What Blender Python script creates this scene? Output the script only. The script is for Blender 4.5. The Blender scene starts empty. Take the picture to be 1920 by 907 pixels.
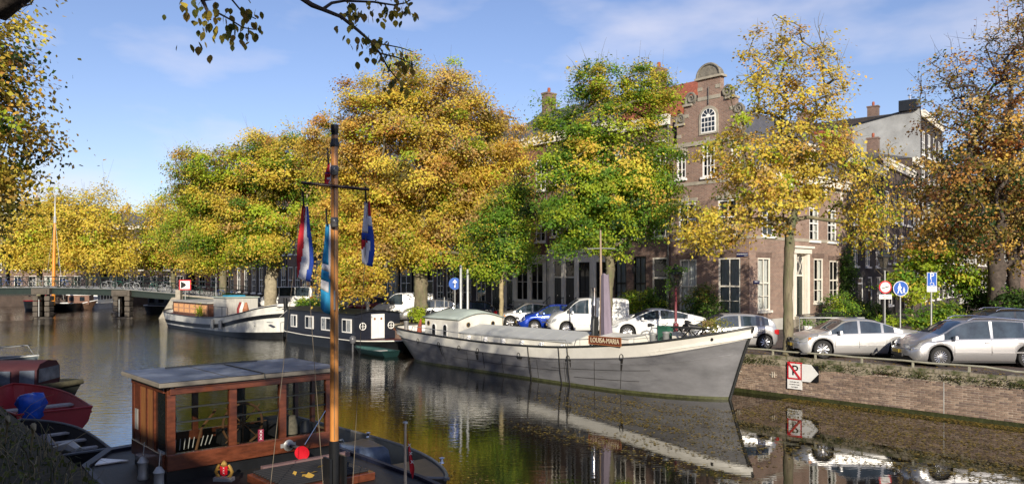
import bpy, bmesh, math, random
import numpy as np
from mathutils import Vector, Matrix
R = math.radians
sc = bpy.context.scene
col = sc.collection
# ---------------------------------------------------------------- camera
cam_d = bpy.data.cameras.new("camera"); cam = bpy.data.objects.new("camera", cam_d); col.objects.link(cam)
cam_d.sensor_width = 36; cam_d.lens = 36*1423/1920; cam_d.shift_y = 62.5/1920
cam_d.clip_start = 0.1; cam_d.clip_end = 6000
cam.location = (0, 0, 4.5); cam.rotation_euler = (R(90), 0, 0)
sc.camera = cam
# ---------------------------------------------------------------- light and sky
SUN_EL, SUN_AZ = R(21.5), math.atan2(0.12, -0.99)      # azimuth measured from +Y towards +X
world = bpy.data.worlds.new("World"); sc.world = world; world.use_nodes = True
wn = world.node_tree; wn.nodes.clear()
def N(nt, t, **k):
    n = nt.nodes.new(t)
    for a, b in k.items(): setattr(n, a, b)
    return n
sky = N(wn, 'ShaderNodeTexSky', sky_type='NISHITA', sun_disc=False)
sky.sun_elevation = SUN_EL; sky.sun_rotation = SUN_AZ; sky.air_density = 1.0; sky.dust_density = 0.5; sky.ozone_density = 1.6
tc = N(wn, 'ShaderNodeTexCoord'); mp = N(wn, 'ShaderNodeMapping'); mp.inputs['Scale'].default_value = (1.6, 1.6, 4.2); mp.inputs['Location'].default_value = (0.35, 0.2, 0.55)
wn.links.new(tc.outputs['Generated'], mp.inputs['Vector'])
nz = N(wn, 'ShaderNodeTexNoise'); nz.inputs['Scale'].default_value = 2.3; nz.inputs['Detail'].default_value = 5; nz.inputs['Roughness'].default_value = 0.5
wn.links.new(mp.outputs[0], nz.inputs['Vector'])
rp = N(wn, 'ShaderNodeValToRGB'); rp.color_ramp.elements[0].position = 0.50; rp.color_ramp.elements[1].position = 0.70
rp.color_ramp.elements[1].color = (0.55, 0.55, 0.55, 1)
wn.links.new(nz.outputs[0], rp.inputs[0])
mx = N(wn, 'ShaderNodeMix', data_type='RGBA'); mx.inputs['B'].default_value = (6.2, 6.0, 6.6, 1)
tn = N(wn, 'ShaderNodeMix', data_type='RGBA', blend_type='MULTIPLY'); tn.inputs['Factor'].default_value = 1; tn.inputs['B'].default_value = (0.90, 0.86, 1.02, 1)
wn.links.new(sky.outputs[0], tn.inputs['A']); wn.links.new(rp.outputs[0], mx.inputs['Factor']); wn.links.new(tn.outputs['Result'], mx.inputs['A'])
bg = N(wn, 'ShaderNodeBackground'); bg.inputs[1].default_value = 0.125
wo = N(wn, 'ShaderNodeOutputWorld')
wn.links.new(mx.outputs['Result'], bg.inputs[0]); wn.links.new(bg.outputs[0], wo.inputs[0])
sd = bpy.data.lights.new("sun", 'SUN'); sd.energy = 5.0; sd.angle = R(0.5); sd.color = (1.0, 0.9, 0.74)
sun = bpy.data.objects.new("sun", sd); col.objects.link(sun)
sv = Vector((math.sin(SUN_AZ)*math.cos(SUN_EL), math.cos(SUN_AZ)*math.cos(SUN_EL), math.sin(SUN_EL)))
sun.rotation_euler = sv.to_track_quat('Z', 'Y').to_euler(); sun.location = sv*60
sc.view_settings.view_transform = 'Standard'; sc.view_settings.look = 'None'; sc.view_settings.exposure = 0.25; sc.view_settings.gamma = 1
sc.cycles.max_bounces = 6; sc.cycles.transparent_max_bounces = 12
sc.cycles.caustics_reflective = False; sc.cycles.caustics_refractive = False
# ---------------------------------------------------------------- canal frame: U along the canal (towards the right and nearer), N across it
cu, su = 0.668, -0.744
def UN(u, n, z=0.0): return Vector((cu*u - su*n, su*u + cu*n, z))
RU = math.atan2(su, cu)             # heading of +U
RN = RU + math.pi/2
F = 1423.0
def PX(px, y, z=0.0): return Vector(((px-960)/F*y, y, z))    # ground position seen in column px at distance y
STREET = 1.5
# ---------------------------------------------------------------- materials
MATS = {}
def mat(name, c, rough=0.7, metal=0.0, var=0.25, vs=3.0, bump=0.0, bs=20.0, spec=None, coat=0.0, stretch=(1,1,1), c2=None, c2s=1.0, c2t=(0.45,0.65)):
    if name in MATS: return MATS[name]
    m = bpy.data.materials.new(name); m.use_nodes = True; nt = m.node_tree; b = nt.nodes['Principled BSDF']
    b.inputs['Roughness'].default_value = rough; b.inputs['Metallic'].default_value = metal
    if spec is not None: b.inputs['Specular IOR Level'].default_value = spec
    if coat: b.inputs['Coat Weight'].default_value = coat; b.inputs['Coat Roughness'].default_value = 0.05
    tc = N(nt, 'ShaderNodeTexCoord'); mp = N(nt, 'ShaderNodeMapping'); mp.inputs['Scale'].default_value = stretch
    nt.links.new(tc.outputs['Object'], mp.inputs[0])
    n1 = N(nt, 'ShaderNodeTexNoise'); n1.inputs['Scale'].default_value = vs; n1.inputs['Detail'].default_value = 6; n1.inputs['Roughness'].default_value = 0.65
    nt.links.new(mp.outputs[0], n1.inputs['Vector'])
    mr = N(nt, 'ShaderNodeMapRange'); mr.inputs['From Min'].default_value = 0.3; mr.inputs['From Max'].default_value = 0.7
    mr.inputs['To Min'].default_value = 1-var; mr.inputs['To Max'].default_value = 1+var
    nt.links.new(n1.outputs[0], mr.inputs['Value'])
    mu = N(nt, 'ShaderNodeMix', data_type='RGBA', blend_type='MULTIPLY'); mu.inputs['Factor'].default_value = 1
    mu.inputs['A'].default_value = (*c, 1); nt.links.new(mr.outputs[0], mu.inputs['B'])
    if c2:
        n3 = N(nt, 'ShaderNodeTexNoise'); n3.inputs['Scale'].default_value = c2s; n3.inputs['Detail'].default_value = 8; n3.inputs['Roughness'].default_value = 0.7
        nt.links.new(mp.outputs[0], n3.inputs['Vector'])
        r3 = N(nt, 'ShaderNodeMapRange'); r3.inputs['From Min'].default_value = c2t[0]; r3.inputs['From Max'].default_value = c2t[1]; nt.links.new(n3.outputs[0], r3.inputs['Value'])
        m3 = N(nt, 'ShaderNodeMix', data_type='RGBA'); m3.inputs['A'].default_value = (*c, 1); m3.inputs['B'].default_value = (*c2, 1)
        nt.links.new(r3.outputs[0], m3.inputs['Factor']); nt.links.new(m3.outputs['Result'], mu.inputs['A'])
    nt.links.new(mu.outputs['Result'], b.inputs['Base Color'])
    if bump:
        n2 = N(nt, 'ShaderNodeTexNoise'); n2.inputs['Scale'].default_value = bs; n2.inputs['Detail'].default_value = 5
        nt.links.new(mp.outputs[0], n2.inputs['Vector'])
        bp = N(nt, 'ShaderNodeBump'); bp.inputs['Strength'].default_value = bump; bp.inputs['Distance'].default_value = 0.02
        nt.links.new(n2.outputs[0], bp.inputs['Height']); nt.links.new(bp.outputs[0], b.inputs['Normal'])
    MATS[name] = m; return m
def brickmat(name, c1, c2, mortar, ms=0.012, bw=0.215, rh=0.07, dirt=0.35):
    m = bpy.data.materials.new(name); m.use_nodes = True; nt = m.node_tree; b = nt.nodes['Principled BSDF']; b.inputs['Roughness'].default_value = 0.85
    tc = N(nt, 'ShaderNodeTexCoord'); sx = N(nt, 'ShaderNodeSeparateXYZ'); nt.links.new(tc.outputs['Object'], sx.inputs[0])
    ad = N(nt, 'ShaderNodeMath', operation='ADD'); nt.links.new(sx.outputs[0], ad.inputs[0]); nt.links.new(sx.outputs[1], ad.inputs[1])
    cx = N(nt, 'ShaderNodeCombineXYZ'); nt.links.new(ad.outputs[0], cx.inputs[0]); nt.links.new(sx.outputs[2], cx.inputs[1])
    bt = N(nt, 'ShaderNodeTexBrick'); bt.inputs['Scale'].default_value = 1; bt.inputs['Brick Width'].default_value = bw; bt.inputs['Row Height'].default_value = rh
    bt.inputs['Mortar Size'].default_value = ms; bt.inputs['Mortar Smooth'].default_value = 0.3; bt.inputs['Bias'].default_value = -0.1
    bt.inputs['Color1'].default_value = (*c1, 1); bt.inputs['Color2'].default_value = (*c2, 1); bt.inputs['Mortar'].default_value = (*mortar, 1)
    nt.links.new(cx.outputs[0], bt.inputs['Vector'])
    nz = N(nt, 'ShaderNodeTexNoise'); nz.inputs['Scale'].default_value = 0.9; nz.inputs['Detail'].default_value = 8; nz.inputs['Roughness'].default_value = 0.7
    nt.links.new(tc.outputs['Object'], nz.inputs['Vector'])
    mr = N(nt, 'ShaderNodeMapRange'); mr.inputs['From Min'].default_value = 0.3; mr.inputs['From Max'].default_value = 0.7; mr.inputs['To Min'].default_value = 1-dirt; mr.inputs['To Max'].default_value = 1+dirt*0.6
    nt.links.new(nz.outputs[0], mr.inputs['Value'])
    mu = N(nt, 'ShaderNodeMix', data_type='RGBA', blend_type='MULTIPLY'); mu.inputs['Factor'].default_value = 1
    nt.links.new(bt.outputs[0], mu.inputs['A']); nt.links.new(mr.outputs[0], mu.inputs['B']); nt.links.new(mu.outputs['Result'], b.inputs['Base Color'])
    bp = N(nt, 'ShaderNodeBump'); bp.inputs['Strength'].default_value = 0.6; bp.inputs['Distance'].default_value = 0.01; bp.invert = True
    nt.links.new(bt.outputs['Fac'], bp.inputs['Height']); nt.links.new(bp.outputs[0], b.inputs['Normal'])
    MATS[name] = m; return m
def leafmat(name, rough=0.55, trans=0.45):
    m = bpy.data.materials.new(name); m.use_nodes = True; nt = m.node_tree; b = nt.nodes['Principled BSDF']; out = nt.nodes['Material Output']
    b.inputs['Roughness'].default_value = rough; b.inputs['Specular IOR Level'].default_value = 0.25
    at = N(nt, 'ShaderNodeAttribute', attribute_name='leaf_col'); nt.links.new(at.outputs['Color'], b.inputs['Base Color'])
    tr = N(nt, 'ShaderNodeBsdfTranslucent'); nt.links.new(at.outputs['Color'], tr.inputs[0])
    ms = N(nt, 'ShaderNodeMixShader'); ms.inputs[0].default_value = trans
    nt.links.new(b.outputs[0], ms.inputs[1]); nt.links.new(tr.outputs[0], ms.inputs[2]); nt.links.new(ms.outputs[0], out.inputs[0])
    MATS[name] = m; return m
def glassmat(name, tint=(0.75,0.8,0.8), clear=0.7, rough=0.02, body=(0.02,0.025,0.03)):
    m = bpy.data.materials.new(name); m.use_nodes = True; nt = m.node_tree; b = nt.nodes['Principled BSDF']; out = nt.nodes['Material Output']
    b.inputs['Base Color'].default_value = (*body, 1); b.inputs['Roughness'].default_value = rough; b.inputs['IOR'].default_value = 1.6
    tr = N(nt, 'ShaderNodeBsdfTransparent'); tr.inputs[0].default_value = (*tint, 1)
    fr = N(nt, 'ShaderNodeFresnel'); fr.inputs[0].default_value = 1.5
    mr = N(nt, 'ShaderNodeMapRange'); mr.inputs['To Min'].default_value = 1-clear; nt.links.new(fr.outputs[0], mr.inputs['Value'])
    ms = N(nt, 'ShaderNodeMixShader'); nt.links.new(mr.outputs[0], ms.inputs[0]); nt.links.new(tr.outputs[0], ms.inputs[1]); nt.links.new(b.outputs[0], ms.inputs[2])
    nt.links.new(ms.outputs[0], out.inputs[0]); MATS[name] = m; return m
M_leaf = leafmat('leaf'); 
M_bark = mat('bark', (0.19,0.16,0.105), 0.95, var=0.6, vs=5, bump=1.0, bs=11, stretch=(1.6,1.6,0.45), c2=(0.07,0.085,0.035), c2s=2.5)
M_barkd = mat('bark_dark', (0.07,0.055,0.045), 0.95, var=0.5, vs=6, bump=0.8, bs=14)
M_cream = mat('cream_paint', (0.76,0.72,0.63), 0.5, var=0.10, vs=2)
M_white = mat('white_paint', (0.83,0.82,0.79), 0.4, var=0.08, vs=2)
M_grey = mat('grey_render', (0.42,0.41,0.38), 0.8, var=0.2, vs=1.2)
M_stone = mat('sandstone', (0.34,0.31,0.25), 0.85, var=0.25, vs=3, bump=0.3)
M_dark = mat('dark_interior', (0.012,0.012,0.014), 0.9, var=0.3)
M_black = mat('black_paint', (0.012,0.013,0.015), 0.3, var=0.3, vs=2, bump=0.05)
M_iron = mat('wrought_iron', (0.02,0.022,0.022), 0.5, var=0.3)
M_curt = mat('net_curtain', (0.75,0.76,0.73), 0.9, var=0.35, vs=9, stretch=(6,6,0.3))
M_glass = glassmat('window_glass', (0.95,0.97,0.97), 0.93)
M_gdark = mat('dark_glass', (0.018,0.022,0.028), 0.03, var=0.4, vs=1.2, spec=0.8)
M_tile = mat('red_roof_tile', (0.30,0.085,0.045), 0.8, var=0.35, vs=6, bump=0.6, bs=9)
M_slate = mat('slate_roof', (0.09,0.09,0.10), 0.6, var=0.3, vs=4, bump=0.3)
M_rubber = mat('tyre_rubber', (0.018,0.018,0.018), 0.85, var=0.2)
M_rim = mat('alloy_rim', (0.55,0.55,0.56), 0.3, metal=0.8, var=0.08)
M_chrome = mat('chrome', (0.7,0.7,0.72), 0.15, metal=1.0, var=0.06)
M_galv = mat('galvanised_steel', (0.42,0.43,0.42), 0.5, metal=0.5, var=0.2)
M_blueS = mat('sign_blue', (0.01,0.09,0.42), 0.4, var=0.05)
M_redS = mat('sign_red', (0.55,0.02,0.03), 0.4, var=0.08)
M_whiteS = mat('sign_white', (0.8,0.8,0.78), 0.4, var=0.05)
M_blackS = mat('sign_black', (0.01,0.01,0.012), 0.4, var=0.05)
M_rope = mat('rope', (0.18,0.15,0.11), 0.9, var=0.3)
M_mahog = mat('varnished_mahogany', (0.115,0.033,0.015), 0.30, var=0.45, vs=5, stretch=(1,1,4), coat=0.5)
M_pine = mat('varnished_pine', (0.55,0.23,0.06), 0.3, var=0.25, vs=3, stretch=(5,5,0.4), coat=0.5)
B_pink = brickmat('pink_brick', (0.30,0.175,0.13), (0.20,0.115,0.09), (0.34,0.29,0.24))
B_brown = brickmat('brown_brick', (0.20,0.115,0.085), (0.13,0.075,0.06), (0.24,0.20,0.17))
B_red = brickmat('red_brick', (0.27,0.085,0.06), (0.18,0.06,0.045), (0.22,0.17,0.14))
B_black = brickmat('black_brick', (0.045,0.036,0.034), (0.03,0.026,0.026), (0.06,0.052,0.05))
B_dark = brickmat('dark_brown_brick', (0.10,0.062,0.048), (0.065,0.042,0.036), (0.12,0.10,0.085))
B_quay = brickmat('quay_brick', (0.26,0.15,0.11), (0.18,0.10,0.075), (0.30,0.26,0.21), dirt=0.55)
# ---------------------------------------------------------------- mesh helper
class MB:
    def __init__(s): s.v = []; s.f = []; s.m = []; s.mi = 0
    def q(s, *pts):
        n = len(s.v); s.v += [tuple(p) for p in pts]; s.f.append(tuple(range(n, n+len(pts)))); s.m.append(s.mi); return s
    def box(s, c, d, rz=0.0, taper=1.0, M=None):
        hx, hy, hz = d[0]/2, d[1]/2, d[2]/2; n = len(s.v); cr, sr = math.cos(rz), math.sin(rz)
        for z in (-1, 1):
            t = taper if z > 0 else 1.0
            for x, y in ((-1,-1),(1,-1),(1,1),(-1,1)):
                X, Y = x*hx*t, y*hy*t
                p = Vector((c[0]+X*cr-Y*sr, c[1]+X*sr+Y*cr, c[2]+z*hz)) if M is None else M @ Vector((X, Y, z*hz)) + Vector(c)
                s.v.append(tuple(p))
        for f in ((3,2,1,0),(4,5,6,7),(0,1,5,4),(1,2,6,5),(2,3,7,6),(3,0,4,7)): s.f.append(tuple(n+i for i in f)); s.m.append(s.mi)
        return s
    def bx(s, x0, x1, y0, y1, z0, z1): return s.box(((x0+x1)/2,(y0+y1)/2,(z0+z1)/2),(x1-x0,y1-y0,z1-z0))
    def tube(s, pts, r, n=8, cap=True):
        pts = [Vector(p) for p in pts]; k = len(pts); rs = r if isinstance(r, (list, tuple)) else [r]*k
        base = len(s.v); up = None
        for i, p in enumerate(pts):
            t = (pts[min(i+1,k-1)] - pts[max(i-1,0)])
            t = t.normalized() if t.length > 1e-9 else Vector((0,0,1))
            if up is None: up = t.orthogonal().normalized()
            else:
                up = up - t*up.dot(t); up = up.normalized() if up.length > 1e-6 else t.orthogonal().normalized()
            w = t.cross(up)
            for j in range(n):
                a = 2*math.pi*j/n; s.v.append(tuple(p + (up*math.cos(a) + w*math.sin(a))*rs[i]))
        for i in range(k-1):
            for j in range(n):
                a = base+i*n+j; b = base+i*n+(j+1)%n; s.f.append((a, b, b+n, a+n)); s.m.append(s.mi)
        if cap:
            s.f.append(tuple(base+j for j in range(n))[::-1]); s.m.append(s.mi)
            s.f.append(tuple(base+(k-1)*n+j for j in range(n))); s.m.append(s.mi)
        return s
    def cyl(s, c, r, h, n=16, r2=None, axis='z'):
        c = Vector(c); d = {'x':Vector((1,0,0)),'y':Vector((0,1,0)),'z':Vector((0,0,1))}[axis]*h/2
        return s.tube([c-d, c+d], [r, r if r2 is None else r2], n)
    def lathe(s, prof, c=(0,0,0), n=20, axis='z'):
        base = len(s.v); k = len(prof)
        for r, h in prof:
            for j in range(n):
                a = 2*math.pi*j/n; x, y = r*math.cos(a), r*math.sin(a)
                s.v.append((c[0]+x, c[1]+y, c[2]+h) if axis == 'z' else ((c[0]+x, c[1]+h, c[2]+y) if axis == 'y' else (c[0]+h, c[1]+x, c[2]+y)))
        for i in range(k-1):
            for j in range(n):
                a = base+i*n+j; b = base+i*n+(j+1)%n; s.f.append((a, b, b+n, a+n)); s.m.append(s.mi)
        return s
    def prism(s, poly, d0, d1, plane='xz'):
        def P(a, b, d): return {'xz':(a,d,b), 'xy':(a,b,d), 'yz':(d,a,b)}[plane]
        n = len(poly); base = len(s.v)
        for d in (d0, d1): s.v += [P(a, b, d) for a, b in poly]
        s.f.append(tuple(base+i for i in range(n))); s.m.append(s.mi)
        s.f.append(tuple(base+n+i for i in range(n))[::-1]); s.m.append(s.mi)
        for i in range(n):
            j = (i+1) % n; s.f.append((base+i, base+n+i, base+n+j, base+j)); s.m.append(s.mi)
        return s
    def grid(s, rows, close=False):
        base = len(s.v); k = len(rows[0])
        for r in rows: s.v += [tuple(p) for p in r]
        for i in range(len(rows)-1):
            for j in range(k if close else k-1):
                a = base+i*k+j; b = base+i*k+(j+1)%k; s.f.append((a, b, b+k, a+k)); s.m.append(s.mi)
        return s
    def mesh(s, name, mats, smooth=False, fix=True):
        me = bpy.data.meshes.new(name); me.from_pydata(s.v, [], s.f)
        for m in (mats if isinstance(mats, (list, tuple)) else [mats]): me.materials.append(m)
        if len(set(s.m)) > 1 or s.mi: me.polygons.foreach_set('material_index', s.m)
        if fix:
            bm = bmesh.new(); bm.from_mesh(me); bmesh.ops.remove_doubles(bm, verts=bm.verts, dist=1e-5); bmesh.ops.recalc_face_normals(bm, faces=bm.faces); bm.to_mesh(me); bm.free()
        if smooth:
            me.polygons.foreach_set('use_smooth', [True]*len(me.polygons)); 
            try: me.set_sharp_from_angle(angle=R(smooth if smooth > 1 else 35))
            except Exception: pass
        me.update(); return me
    def build(s, name, mats, parent=None, smooth=False, loc=None, rz=None, bevel=0, fix=True):
        o = bpy.data.objects.new(name, s.mesh(name, mats, smooth, fix)); col.objects.link(o)
        if parent: o.parent = parent
        if loc is not None: o.location = loc
        if rz is not None: o.rotation_euler.z = rz
        if bevel:
            b = o.modifiers.new('bevel', 'BEVEL'); b.width = bevel; b.segments = 2; b.limit_method = 'ANGLE'
        return o
def split_boxes(mb, name, m, parent):
    for i in range(0, len(mb.v), 8):
        b_ = MB(); b_.v = mb.v[i:i+8]; b_.f = [tuple(j) for j in ((3,2,1,0),(4,5,6,7),(0,1,5,4),(1,2,6,5),(2,3,7,6),(3,0,4,7))]; b_.m = [0]*6; b_.build(name, m, parent)
def inst(name, me, parent=None, loc=(0,0,0), rot=(0,0,0), scale=None):
    o = bpy.data.objects.new(name, me); col.objects.link(o); o.location = loc; o.rotation_euler = rot
    if parent: o.parent = parent
    if scale: o.scale = scale
    return o
def tag(o, label=None, cat=None, group=None, kind=None):
    if label: o['label'] = label
    if cat: o['category'] = cat
    if group: o['group'] = group
    if kind: o['kind'] = kind
    return o
def thing(name, label, cat, loc=(0,0,0), rz=0.0, group=None):
    o = bpy.data.objects.new(name, None); col.objects.link(o); o.location = loc; o.rotation_euler = (0,0,rz); o.empty_display_size = 0.2
    return tag(o, label, cat, group)
def copy_tree(o, parent=None):
    c = o.copy(); col.objects.link(c); c.parent = parent
    for ch in o.children: copy_tree(ch, c)
    return c
def text_mesh(txt, size, m, name, parent, loc, rot=(R(90),0,0), depth=0.004, align='CENTER', sx=1.0):
    cd = bpy.data.curves.new(name, 'FONT'); cd.body = txt; cd.size = size; cd.extrude = depth; cd.align_x = align; cd.align_y = 'CENTER'; cd.resolution_u = 3
    t = bpy.data.objects.new(name, cd); col.objects.link(t)
    dg = bpy.context.evaluated_depsgraph_get(); me = bpy.data.meshes.new_from_object(t.evaluated_get(dg))
    bpy.data.objects.remove(t); me.materials.clear(); me.materials.append(m)
    o = inst(name, me, parent, loc, rot, (sx,1,1)); return o
rnd = random.Random(7)

# ================================================================ SETTING
def poly_sheet(name, pts, z, m, label=None):
    b = MB(); b.q(*[(p[0], p[1], z) for p in pts]); o = b.build(name, m, fix=False)
    if o.data.polygons[0].normal.z < 0: o.data.flip_normals()
    tag(o, label, kind='structure'); return o
# water
wm = bpy.data.materials.new('canal_water'); wm.use_nodes = True; nt = wm.node_tree; b = nt.nodes['Principled BSDF']
b.inputs['Base Color'].default_value = (0.012,0.010,0.006,1); b.inputs['Roughness'].default_value = 0.015; b.inputs['IOR'].default_value = 2.0; b.inputs['Specular IOR Level'].default_value = 0.6
tc = N(nt,'ShaderNodeTexCoord'); mp = N(nt,'ShaderNodeMapping'); mp.inputs['Scale'].default_value = (0.55,1.7,1); nt.links.new(tc.outputs['Object'], mp.inputs[0])
w1 = N(nt,'ShaderNodeTexNoise'); w1.inputs['Scale'].default_value = 3.2; w1.inputs['Detail'].default_value = 3; nt.links.new(mp.outputs[0], w1.inputs['Vector'])
w2 = N(nt,'ShaderNodeTexNoise'); w2.inputs['Scale'].default_value = 0.07; w2.inputs['Detail'].default_value = 2; nt.links.new(tc.outputs['Object'], w2.inputs['Vector'])
sx = N(nt,'ShaderNodeSeparateXYZ'); nt.links.new(tc.outputs['Object'], sx.inputs[0])
# wind: the open reach to the left is more ruffled than the sheltered water by the right quay
wr = N(nt,'ShaderNodeMapRange'); wr.inputs['From Min'].default_value = 3; wr.inputs['From Max'].default_value = -12; wr.inputs['To Min'].default_value = 0.07; wr.inputs['To Max'].default_value = 1.0
nt.links.new(sx.outputs[0], wr.inputs['Value'])
w3 = N(nt,'ShaderNodeMapRange'); w3.inputs['From Min'].default_value = 0.4; w3.inputs['From Max'].default_value = 0.62; w3.inputs['To Min'].default_value = 0.4; w3.inputs['To Max'].default_value = 1.0; nt.links.new(w2.outputs[0], w3.inputs['Value'])
mm = N(nt,'ShaderNodeMath', operation='MULTIPLY'); nt.links.new(wr.outputs[0], mm.inputs[0]); nt.links.new(w3.outputs[0], mm.inputs[1])
wy = N(nt,'ShaderNodeMapRange'); wy.inputs['From Min'].default_value = 20; wy.inputs['From Max'].default_value = 42; wy.inputs['To Min'].default_value = 1.0; wy.inputs['To Max'].default_value = 2.6
nt.links.new(sx.outputs[1], wy.inputs['Value']); mq = N(nt,'ShaderNodeMath', operation='MULTIPLY'); nt.links.new(mm.outputs[0], mq.inputs[0]); nt.links.new(wy.outputs[0], mq.inputs[1])
m4 = N(nt,'ShaderNodeMath', operation='MULTIPLY'); m4.inputs[1].default_value = 0.30; nt.links.new(mq.outputs[0], m4.inputs[0])
bp = N(nt,'ShaderNodeBump'); bp.inputs['Distance'].default_value = 0.06; nt.links.new(m4.outputs[0], bp.inputs['Strength']); nt.links.new(w1.outputs[0], bp.inputs['Height']); nt.links.new(bp.outputs[0], b.inputs['Normal'])
poly_sheet('water', [(-2500,-900),(2500,-900),(2500,2600),(-2500,2600)], 0.0, wm)
cob = brickmat('street_clinker', (0.13,0.085,0.07), (0.09,0.065,0.055), (0.07,0.06,0.05), ms=0.01, bw=0.2, rh=0.1)
# the clinker pattern lies flat, so its rows run over the ground plane
for l in list(cob.node_tree.links):
    if l.to_node.type == 'COMBXYZ' or (l.to_node.type == 'MATH'): cob.node_tree.links.remove(l)
_cx = [n for n in cob.node_tree.nodes if n.type == 'COMBXYZ'][0]; _sx = [n for n in cob.node_tree.nodes if n.type == 'SEPXYZ'][0]
cob.node_tree.links.new(_sx.outputs[0], _cx.inputs[0]); cob.node_tree.links.new(_sx.outputs[1], _cx.inputs[1])
NQ, NB = 26.2, 2.9          # the far and the near quay lines
far_edge = [tuple(UN(60,NQ)[:2]), tuple(UN(-81.5,NQ)[:2]), (-34,120), (-31,200), (-31,2600)]
near_edge = [tuple(UN(60,NB)[:2]), tuple(UN(-101,NB)[:2]), (-84,98), (-72,112), (-50,124), (-41,170), (-39,2600)]
poly_sheet('quay_street', far_edge + [(2500,2600),(2500,-900),(60,-200)], STREET, cob)
M_earth = mat('bank_earth', (0.05,0.045,0.028), 0.95, var=0.4, vs=4, bump=0.8)
poly_sheet('near_bank', near_edge + [(-2500,2600),(-2500,-900),(60,-900)], STREET, M_earth)
def strip_wall(name, pts, z0, z1, m, label, cat='quay wall'):
    b = MB()
    for a, c in zip(pts[:-1], pts[1:]): b.q((a[0],a[1],z0),(c[0],c[1],z0),(c[0],c[1],z1),(a[0],a[1],z1))
    o = b.build(name, m, fix=False); tag(o, label, cat); return o
# pavement with a kerb in front of the houses on the far side
M_pave = mat('pavement', (0.22,0.20,0.18), 0.9, var=0.25, vs=2, bump=0.4, bs=30)
b = MB(); n0 = 34.2
b.prism([(-112,0.0),(112-27,0.0),(112-27,0.12),(-112,0.12)], n0, 60, 'xz')
pv = MB(); pv.bx(-112,-20.0,n0,36.4,STREET-0.05,STREET+0.12); o = pv.build('pavement', M_pave, loc=(0,0,0), rz=RU); tag(o, kind='structure')

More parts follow.
